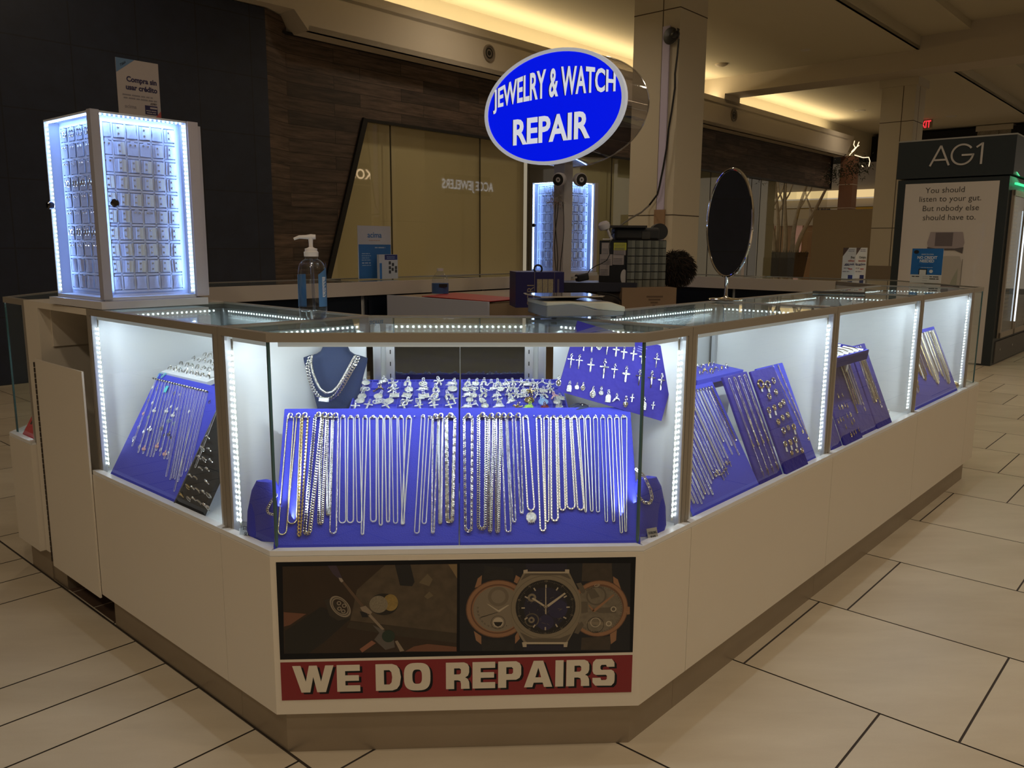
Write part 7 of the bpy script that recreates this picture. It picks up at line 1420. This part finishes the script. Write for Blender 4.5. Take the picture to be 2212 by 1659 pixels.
mb = MB(); q = B2(LBF, *zz2(948, 565)); q = (q[0], min(q[1], RA-.01)); mb.tube([(q[0]-.012, q[1]+.008, .004), (q[0], q[1]-.006, .006), (q[0]+.014, q[1]+.014, .004)], [.004, .002, .004], 6, flat=.3); mb.tube([(q[0]-.03, q[1]-.01, .003), (q[0]-.028, q[1]+.01, .003), (q[0]-.01, q[1]+.012, .003)], .0012, 5); o = obj('turquoise_ribbon', mb, mat('pale_turquoise', (.25, .6, .68), .5), None, LBF.copy()); tag(o, 'turquoise ribbon tied at the top corner of the slanted blue board', 'ribbon')
# white ring tray on top
WTX = LF @ Vector((.0, 0, 0)); a0 = LBF @ Vector((-wv_/2+.01, RA, 0))
WT = frame(a0+Vector((0, 0, .004)), LF.to_3x3() @ Vector((1, 0, 0)), (LF.to_3x3() @ Vector((0, -.28, 1))))
t = thing('ring_tray', 'white ring tray behind the top of the slanted board in the left case', 'tray', WT); mb = MB(); mb.box(0, .30, .004, .22, -.014, 0); obj('tray_pad', mb, mat('white_satin', (.75, .76, .78), .6), t, smooth=False); mb = MB(); mb.box(0, .30, .01, .2, -.03, -.014); obj('tray_shell', mb, BLUE, t, smooth=False)
mb = MB(); mb.box(.02, .28, .05, .19, -.3, -.03); obj('riser', mb, WHITE, t, smooth=False)
for r_ in range(5):
    for c_ in range(8):
        o = link('ring', RM[0][(r_+c_*2) % 4], None, WT @ T((.02+c_*.036+R.uniform(-.003, .003), .025+r_*.042, .003)) @ Rot(R.uniform(.6, 1.2), 'X') @ Rot(R.uniform(-.5, .5), 'Z')); tag(o, f'silver ring, {ORD[c_]} from left in the {["front", "second", "third", "fourth", "back"][r_]} row of the white ring tray', 'ring', 'rings in the white tray')
X = LF @ Vector((.62, .28, 0)); P = hit(452, 770, X, LF.to_3x3() @ Vector((0, 1, 0)))
t = thing('blue_box', 'open dark blue box on the shelf at the back of the left case', 'box', frame(LF @ Vector((.56, .20, .878)), LF.to_3x3() @ Vector((1, 0, 0))))
mb = MB(); mb.add([(0, 0, 0), (.15, 0, 0), (.15, .12, 0), (0, .12, 0), (-.012, -.012, .045), (.162, -.012, .045), (.162, .132, .045), (-.012, .132, .045)], [(3, 2, 1, 0), (0, 1, 5, 4), (1, 2, 6, 5), (2, 3, 7, 6), (3, 0, 4, 7)]); obj('box_body', mb, mat('navy_box', (.02, .035, .16), .6), t, smooth=False)
mb = MB(); mb.box(-.02, .2, -.02, .14, -.006, 0); mb.box(.02, .04, .02, .04, -.335, -.006); mb.box(.14, .16, .02, .04, -.335, -.006); obj('box_shelf', mb, ACRY, t, smooth=False)
# ================================================================ RIGHT CASE 1
def boardAt(F0, x0, x1, name, lab, m_, y0=.02, h=1.0, grp=None, th=.01, run=.18, rise=.31):
    Fb = slope(F0, (x0+x1)/2, y0, run=run, rise=rise); t = board(name, lab, Fb, x1-x0, RA*h, th, m_, grp=grp); return t, Fb
RF = KR(.87, 0)
def hang(Fb, x, y0, xb, y1, w, kind, m_, lab, grp, wb=.006, wt=.006, drop=None):
    w *= 1.2; m_ = SILF if m_ is SIL else m_
    P = uloop(-wt/2, wt/2, xb-x, wb, 0, y1-y0, .0012+w*.45); o = link('necklace_chain', chain_data('necklace_chain', P, kind, w, m_), None, Fb @ T((x, y0, 0))); tag(o, lab, 'chain', grp); link('clasp', CLASP, o, T((0, .002, 0)))
    if drop:
        p = link('pendant', PM(*drop), o, T((xb-x, y1-y0-.017, .0015)))
    return o
t, FA = boardAt(RF, .06, .457, 'chain_board', 'wide pale blue velvet board of fine chains in the case right of the corner', BLUE)
lens = [.30, .305, .31, .30, .29, .295, .30, .27, .26, .235, .23, .245, .24, .235, .215, .22, .17, .215, .19, .225, .18]
for k in range(21):
    x = -.185+k*.0178; y0 = .338; dr = {9: ('flower', SIL, 1.0), 10: ('figure', SIL, .9), 11: ('cross', SIL, .9), 12: ('cross', SIL, .8), 13: ('cross', SIL, .9), 14: ('figure', SIL, .7), 15: ('cross', SIL, .7)}.get(k)
    hang(FA, x, y0, x+.002, y0-lens[k], .0024 if k % 3 else .0030, 'small' if k % 2 else 'bead' if k % 4 else 'box', SIL if k < 19 else GOLDP, f'fine {"silver" if k < 19 else "pale gold"} {"charm " if dr else ""}chain, {ORD[k]} from left on the wide board right of corner', 'chains on the wide board right of the corner', .006, .006, dr)
t, FB_ = boardAt(RF, .460, .625, 'rosary_board', 'dark blue cloth board of four rosaries in the case right of the corner', BLUED, run=.145, rise=.325)
for k in range(4):
    x = -.058+k*.036; y0 = .345; ym = y0-.215; P = uloop(-.006, .006, .006, .004, 0, ym-y0, .004)
    o = link('rosary', chain_data('rosary', P, 'bead' if k % 2 else 'small', .0042 if k in (1, 2) else .0034, GOLDP if k % 2 else SIL), None, FB_ @ T((x, y0, 0))); tag(o, f'{"pale gold" if k % 2 else "silver"} rosary, {ORD[k]} from left on the dark cloth board', 'rosary', 'rosaries on the dark cloth board')
    link('centre_medal', PM('flower', GOLDP, .9), o, T((.006, ym-y0-.004, .003)))
    P = [(.006, ym-y0-.010, .003), (.008, ym-y0-.035, .003), (.009, ym-y0-.075, .003)]; link('drop_chain', chain_data('drop_chain', P, 'bead', .0036, GOLDP if k % 2 else SIL), o)
    link('cross', PM('slimcross', GOLDP if k % 2 else SIL, .85), o, T((.009, ym-y0-.095, .002)))
t, FCc = boardAt(RF, .628, .805, 'charm_board', 'dark blue wrinkled cloth board of gold hoops in the case right of the corner', BLUED, y0=.008, run=.145, rise=.325)
t2, FD = boardAt(RF, .70, .908, 'chain_board', 'bright blue velvet board with two gold chains behind the hoop board', BLUE, y0=.022, run=.145, rise=.325)
def zb6(x, y): return (1480+x*.2532, 720+y*.2532)
HO = [[(635, 435, 1.6, 1), (695, 440, 1.4, 1), (745, 405, 1.1, 0)], [(708, 540, 1.1, 0), (765, 502, 1.0, 0)], [(705, 658, 1.1, 1), (752, 635, 1.0, 1), (800, 615, 1.0, 0), (828, 588, 1.0, 0)], [(785, 757, 1.0, 0), (822, 722, 1.0, 0), (865, 697, 1.0, 0)], [(830, 832, 1.1, 0), (870, 808, .9, 0), (918, 800, 1.1, 1)], [(845, 945, 1.0, 1), (888, 930, 1.0, 1), (930, 910, 1.1, 1)], [(900, 1022, .8, 0), (945, 1005, .8, 0), (988, 1000, .9, 0)]]
def hoopm(s, m_):
    mb = MB(); mb.torus((0, 0, .003), .0085*s, .0018*s, seg=22, sec=6, sx=1.25 if s > 1.2 else 1.0, ); [mb.ball((.0085*s*math.cos(a)*(1.25 if s > 1.2 else 1), .0085*s*math.sin(a), .0045), .0018*s, n=3) for a in [k*.5236 for k in range(12)]]; mb.ball((0, 0, .002), .0035*s, n=4) if s <= 1.0 else None; return mb.data('hoop', m_)
HM = {s: hoopm(s, GOLDP) for s in (.8, .9, 1.0, 1.1, 1.4, 1.6)}; HM2 = {s: hoopm(s, GOLD) for s in (.8, .9, 1.0, 1.1, 1.4, 1.6)}
_m = MB(); _m.box(-.004, .004, -.022, -.010, .002, .0028); TAGM = _m.data('price_tag', PAPER, False)
for r_, row in enumerate(HO):
    for c_, (x, y, s_, tg) in enumerate(row):
        bx, by = B2(FCc, *zb6(x, y)); g = (r_+c_) % 3 == 0
        o = link('hoop_charm', (HM2 if g else HM)[s_], None, FCc @ T((bx, by, .001))); tag(o, f'{"gold" if g else "pale gold"} {"tagged " if tg else ""}hoop charm, {ORD[c_]} from left, {ORD[r_]} row down the dark cloth', 'charm', 'gold hoops on the dark cloth board')
        if tg: link('price_tag', TAGM, o, Matrix.Scale(1.2, 4) @ Rot(-.2, 'Z'))
for k, (x0, y0, x1, y1) in enumerate(((745, 290, 985, 800), (790, 285, 1035, 860))):
    a = B2(FD, *zb6(x0, y0)); b = B2(FD, *zb6(x1, y1)); hang(FD, a[0], min(a[1], .35), b[0], b[1], .0022, 'bead', GOLD, f'thin gold chain with bead stations, {["left", "right"][k]} one of two beside the hoops', 'gold chains beside the hoops', .006, .004, ('figure', GOLD, .6))
# ring cloth trays on top
RT = frame((RF @ Vector((.06, .205, .862))), RF.to_3x3() @ Vector((1, 0, 0)), RF.to_3x3() @ Vector((0, -.10, 1)))
for k, (x0, x1, y0, y1, dz, m_, l) in enumerate(((-.02, .30, 0, .10, 0, NAVY, 'dark slate ring pad on top of the wide board right of the corner'), (.0, .46, .10, .24, .012, BLUE, 'blue velvet ring pad behind the slate pad'), (.31, .62, 0, .12, .004, BLUE, 'blue velvet ring pad at the right, above the rosaries'))):
    t = thing('ring_pad', l, 'ring pad', RT @ T((x0, y0, dz)), 'ring pads on top of the right boards'); mb = MB(); mb.box(0, x1-x0, 0, y1-y0, -.02, 0); o = obj('velvet_pad', mb, m_, t, smooth=False); mb = MB(); mb.box(.03, x1-x0-.03, .02, y1-y0-.01, -.28, -.02); obj('riser', mb, WHITE, t, smooth=False)
    n = [5, 22, 14][k]
    for i in range(n):
        c_, r_ = (i % 11, i//11) if k == 1 else ((i % 5, 0) if k == 0 else (i % 7, i//7)); nx = [5, 11, 7][k]; ny = [1, 2, 2][k]
        gold = R.random() < .55
        o = link('ring', RM[1 if gold else 0][i % 4], None, RT @ T((x0+.03+c_*(x1-x0-.05)/nx+R.uniform(-.006, .006), y0+.03+r_*(y1-y0-.02)/ny, dz+.006)) @ Rot(math.radians(70), 'X') @ Rot(R.uniform(-.4, .4), 'Y'))
        tag(o, f'upright {"gold" if gold else "silver"} ring, {ORD[c_]} from left in the {["front", "back"][r_]} row of the {["dark slate", "rear blue", "right blue"][k]} ring pad', 'ring', 'rings standing on the pads')
        if k != 0: mb = None
t = thing('wooden_frame', 'small open honey wood frame on the slate ring pad', 'frame', RT @ T((.02, .01, .002)) @ Rot(.15, 'Z')); mb = MB(); [mb.box(*b) for b in ((-.06, .06, 0, .008, 0, .008), (-.06, .06, .055, .063, 0, .008), (-.06, -.05, 0, .063, 0, .008), (.05, .06, 0, .063, 0, .008))]; obj('frame_bars', mb, mat('honey_wood', (.50, .33, .13), .5), t, smooth=False)
# ================================================================ RIGHT CASE 2
R2 = KR(1.87, 0)
t, F1 = boardAt(R2, .06, .15, 'chain_board', 'leftmost narrow blue board, mostly hidden, in the middle right case', BLUED, run=.14, rise=.33)
t, F2_ = boardAt(R2, .153, .339, 'charm_board', 'blue board of small dangling charms in the middle right case', BLUED, y0=.010, run=.14, rise=.33)
t, F3 = boardAt(R2, .342, .528, 'chain_board', 'blue board of five long gold chains in the middle right case', BLUED, run=.14, rise=.33)
t, F4 = boardAt(R2, .531, .71, 'chain_board', 'rightmost blue board with four gold chains in the middle right case', BLUED, y0=.016, run=.14, rise=.33)
def z7(x, y): return (1780+x*.217, 640+y*.217)
CM = [[(140, 1000), (180, 985)], [(150, 1115), (178, 1105), (203, 1092), (230, 1095)], [(140, 1255), (162, 1235), (188, 1222), (228, 1195), (262, 1180), (295, 1240)], [(215, 1300), (275, 1262)], [(268, 1385), (292, 1375), (312, 1355), (342, 1330)]]
for r_, row in enumerate(CM):
    for c_, (x, y) in enumerate(row):
        bx, by = B2(F2_, *z7(x, y)); kd = ['oval', 'palm', 'gate', 'figure', 'flower'][(r_*2+c_) % 5]; o = link('charm', PM(kd, GOLDP, .72), None, F2_ @ T((bx, by, .001))); tag(o, f'pale gold {KN[kd]}, {ORD[c_]} from left {ORD[r_]} row of the charm board', 'charm', 'charms on the charm board')
for k in range(5): x = -.055+k*.022; hang(F3, x, .33, x+.004, .33-[.235, .20, .205, .21, .215][k], .0026, ['snake', 'small', 'snake', 'small', 'bead'][k], [GOLDP, GOLD, GOLDP, SIL, GOLDP][k], f'long {"silver" if k == 3 else "gold"} chain, {ORD[k]} from left on the five chain board', 'chains in the middle right case', .008, .006, ('figure', SIL, .7) if k == 4 else None)
for k in range(4): x = -.045+k*.022; hang(F4, x, .345, x+.004, .345-[.235, .235, .225, .245][k], [.0028, .0042, .0036, .0026][k], ['bead', 'snake', 'box', 'snake'][k], [GOLDP, GOLD, GOLD, GOLDP][k], f'long gold chain, {ORD[k]} from left on the rightmost four chain board', 'chains in the middle right case', .012, .008, ('flower', SIL, .8) if k == 3 else None)
t = thing('watch_tray', 'bright blue tray of white watch cards on a shelf in the middle right case', 'tray', frame(hit(1877, 757, (0, 0, .872), ZD)-(R2.to_3x3() @ Vector((.34, 0, 0))), R2.to_3x3() @ Vector((1, 0, 0)), R2.to_3x3() @ Vector((0, -.12, 1))))
mb = MB(); mb.box(0, .34, 0, .20, -.035, -.004); mb.box(0, .34, 0, .006, -.035, .004); mb.box(.334, .34, 0, .2, -.035, .004); mb.box(0, .006, 0, .2, -.035, .004); obj('tray_body', mb, BLUE, t, smooth=False)
mb = MB(); mb.box(.05, .07, .05, .15, -.31, -.035); mb.box(.27, .29, .05, .15, -.31, -.035); obj('shelf_bracket', mb, ALU, t, smooth=False)
F = t.matrix_world.copy()
for r_ in range(2):
    for c_ in range(6): mb = MB(); mb.box(-.022, .022, -.038, .038, 0, .003); mb.tube([(-.012, -.02, .004), (.0, 0, .006), (.012, .024, .004)], .0016, 5, m=1); o = obj('jewelry_card', mb, [PAPER, GOLD], None, F @ T((.035+c_*.053, .05+r_*.09, .0)) @ Rot(.25, 'Z'), smooth=False); tag(o, f'white jewelry card, {ORD[c_]} from left in the {["front", "back"][r_]} row of the bright blue tray', 'jewelry card', 'cards in the bright blue tray')
t = thing('number_tray', 'flat white tray of small cards on the deck of the middle right case', 'tray', R2 @ T((.72, .10, ZS+.007))); mb = MB(); mb.box(0, .22, 0, .28, 0, .018); obj('tray_body', mb, mat('ivory_tray', (.72, .70, .64), .5), t, smooth=False)
F = t.matrix_world.copy()
for r_ in range(4):
    for c_ in range(4): mb = MB(); mb.box(.008, .052, .008, .060, .0, .004); o = obj('small_card', mb, mat('pale_blue_card', (.55, .62, .72), .5), None, F @ T((c_*.052, r_*.066, .0182)), smooth=False); tag(o, f'small pale blue card, {ORD[c_]} from left in the {ORD[r_]} row of the flat white tray', 'card', 'cards in the flat white tray')
o = obj('gold_sign_plate', MB().box(-.03, .03, 0, .004, 0, .05), mat('gold_plate', (.6, .45, .2), .35, .6), None, R2 @ T((.045, .035, ZS+.008)) @ Rot(-.3, 'X'), smooth=False); tag(o, 'small gold plate sign at the left foot of the middle right case', 'sign')
# ================================================================ RIGHT CASE 3
R3 = KR(2.88, 0)
t, F5 = boardAt(R3, .05, .765, 'chain_board', 'wide blue velvet board crowded with chains in the farthest right case', BLUE, run=.14, rise=.32)
for k in range(34):
    x = -.30+k*.0188; g = [GOLDP, GOLD, SIL, GOLDP][k % 4] if k < 18 else [SIL, SIL, GOLDP][k % 3]; ln = .23+.03*math.sin(k*.7)+(.02 if k > 24 else -.04 if 5 < k < 16 else 0)
    hang(F5, x, .335, x+R.uniform(-.004, .006), .335-ln, R.choice([.0035, .0045, .0055]), R.choice(['small', 'rope', 'box', 'small', 'curb']), g, f'{"silver" if g is SIL else "gold"} chain, {ORD[k]} from left on the crowded board in the farthest right case', 'chains in the farthest right case', .008, .008)
o = obj('gold_ornament', MB().ball((0, 0, .024), .024, n=8, sc=(1.3, 1, 1)), GOLDP, None, R3 @ T((.80, .05, ZS+.007))); tag(o, 'small gold cushion ornament at the foot of the farthest board', 'ornament')
# ================================================================ FAR LEFT CORNER CASE
LC = T(K(0, 2.47)) @ Rot(math.radians(-45), 'Z')
t, F6 = boardAt(LC, .05, .225, 'charm_board', 'bright red slanted board of dark crosses at the far left edge', mat('bright_red_velvet', (.55, .012, .03), .7), y0=.03, h=.5)
for k, (x, y) in enumerate(((-.05, .07), (-.015, .09), (.02, .06), (.04, .10))): o = link('pendant', PM('cross', SIL if k == 1 else mat('dark_steel', (.03, .03, .035), .25, .8), 1.5), None, F6 @ T((x, y, .001))); tag(o, f'{"silver" if k == 1 else "dark"} cross pendant, {ORD[k]} from left on the red board', 'pendant', 'crosses on the red board')
area_axes('red_case_light', K(.2, 2.38, .9), UD, (-.3, 0, -1), .15, .01, .18, COOL)
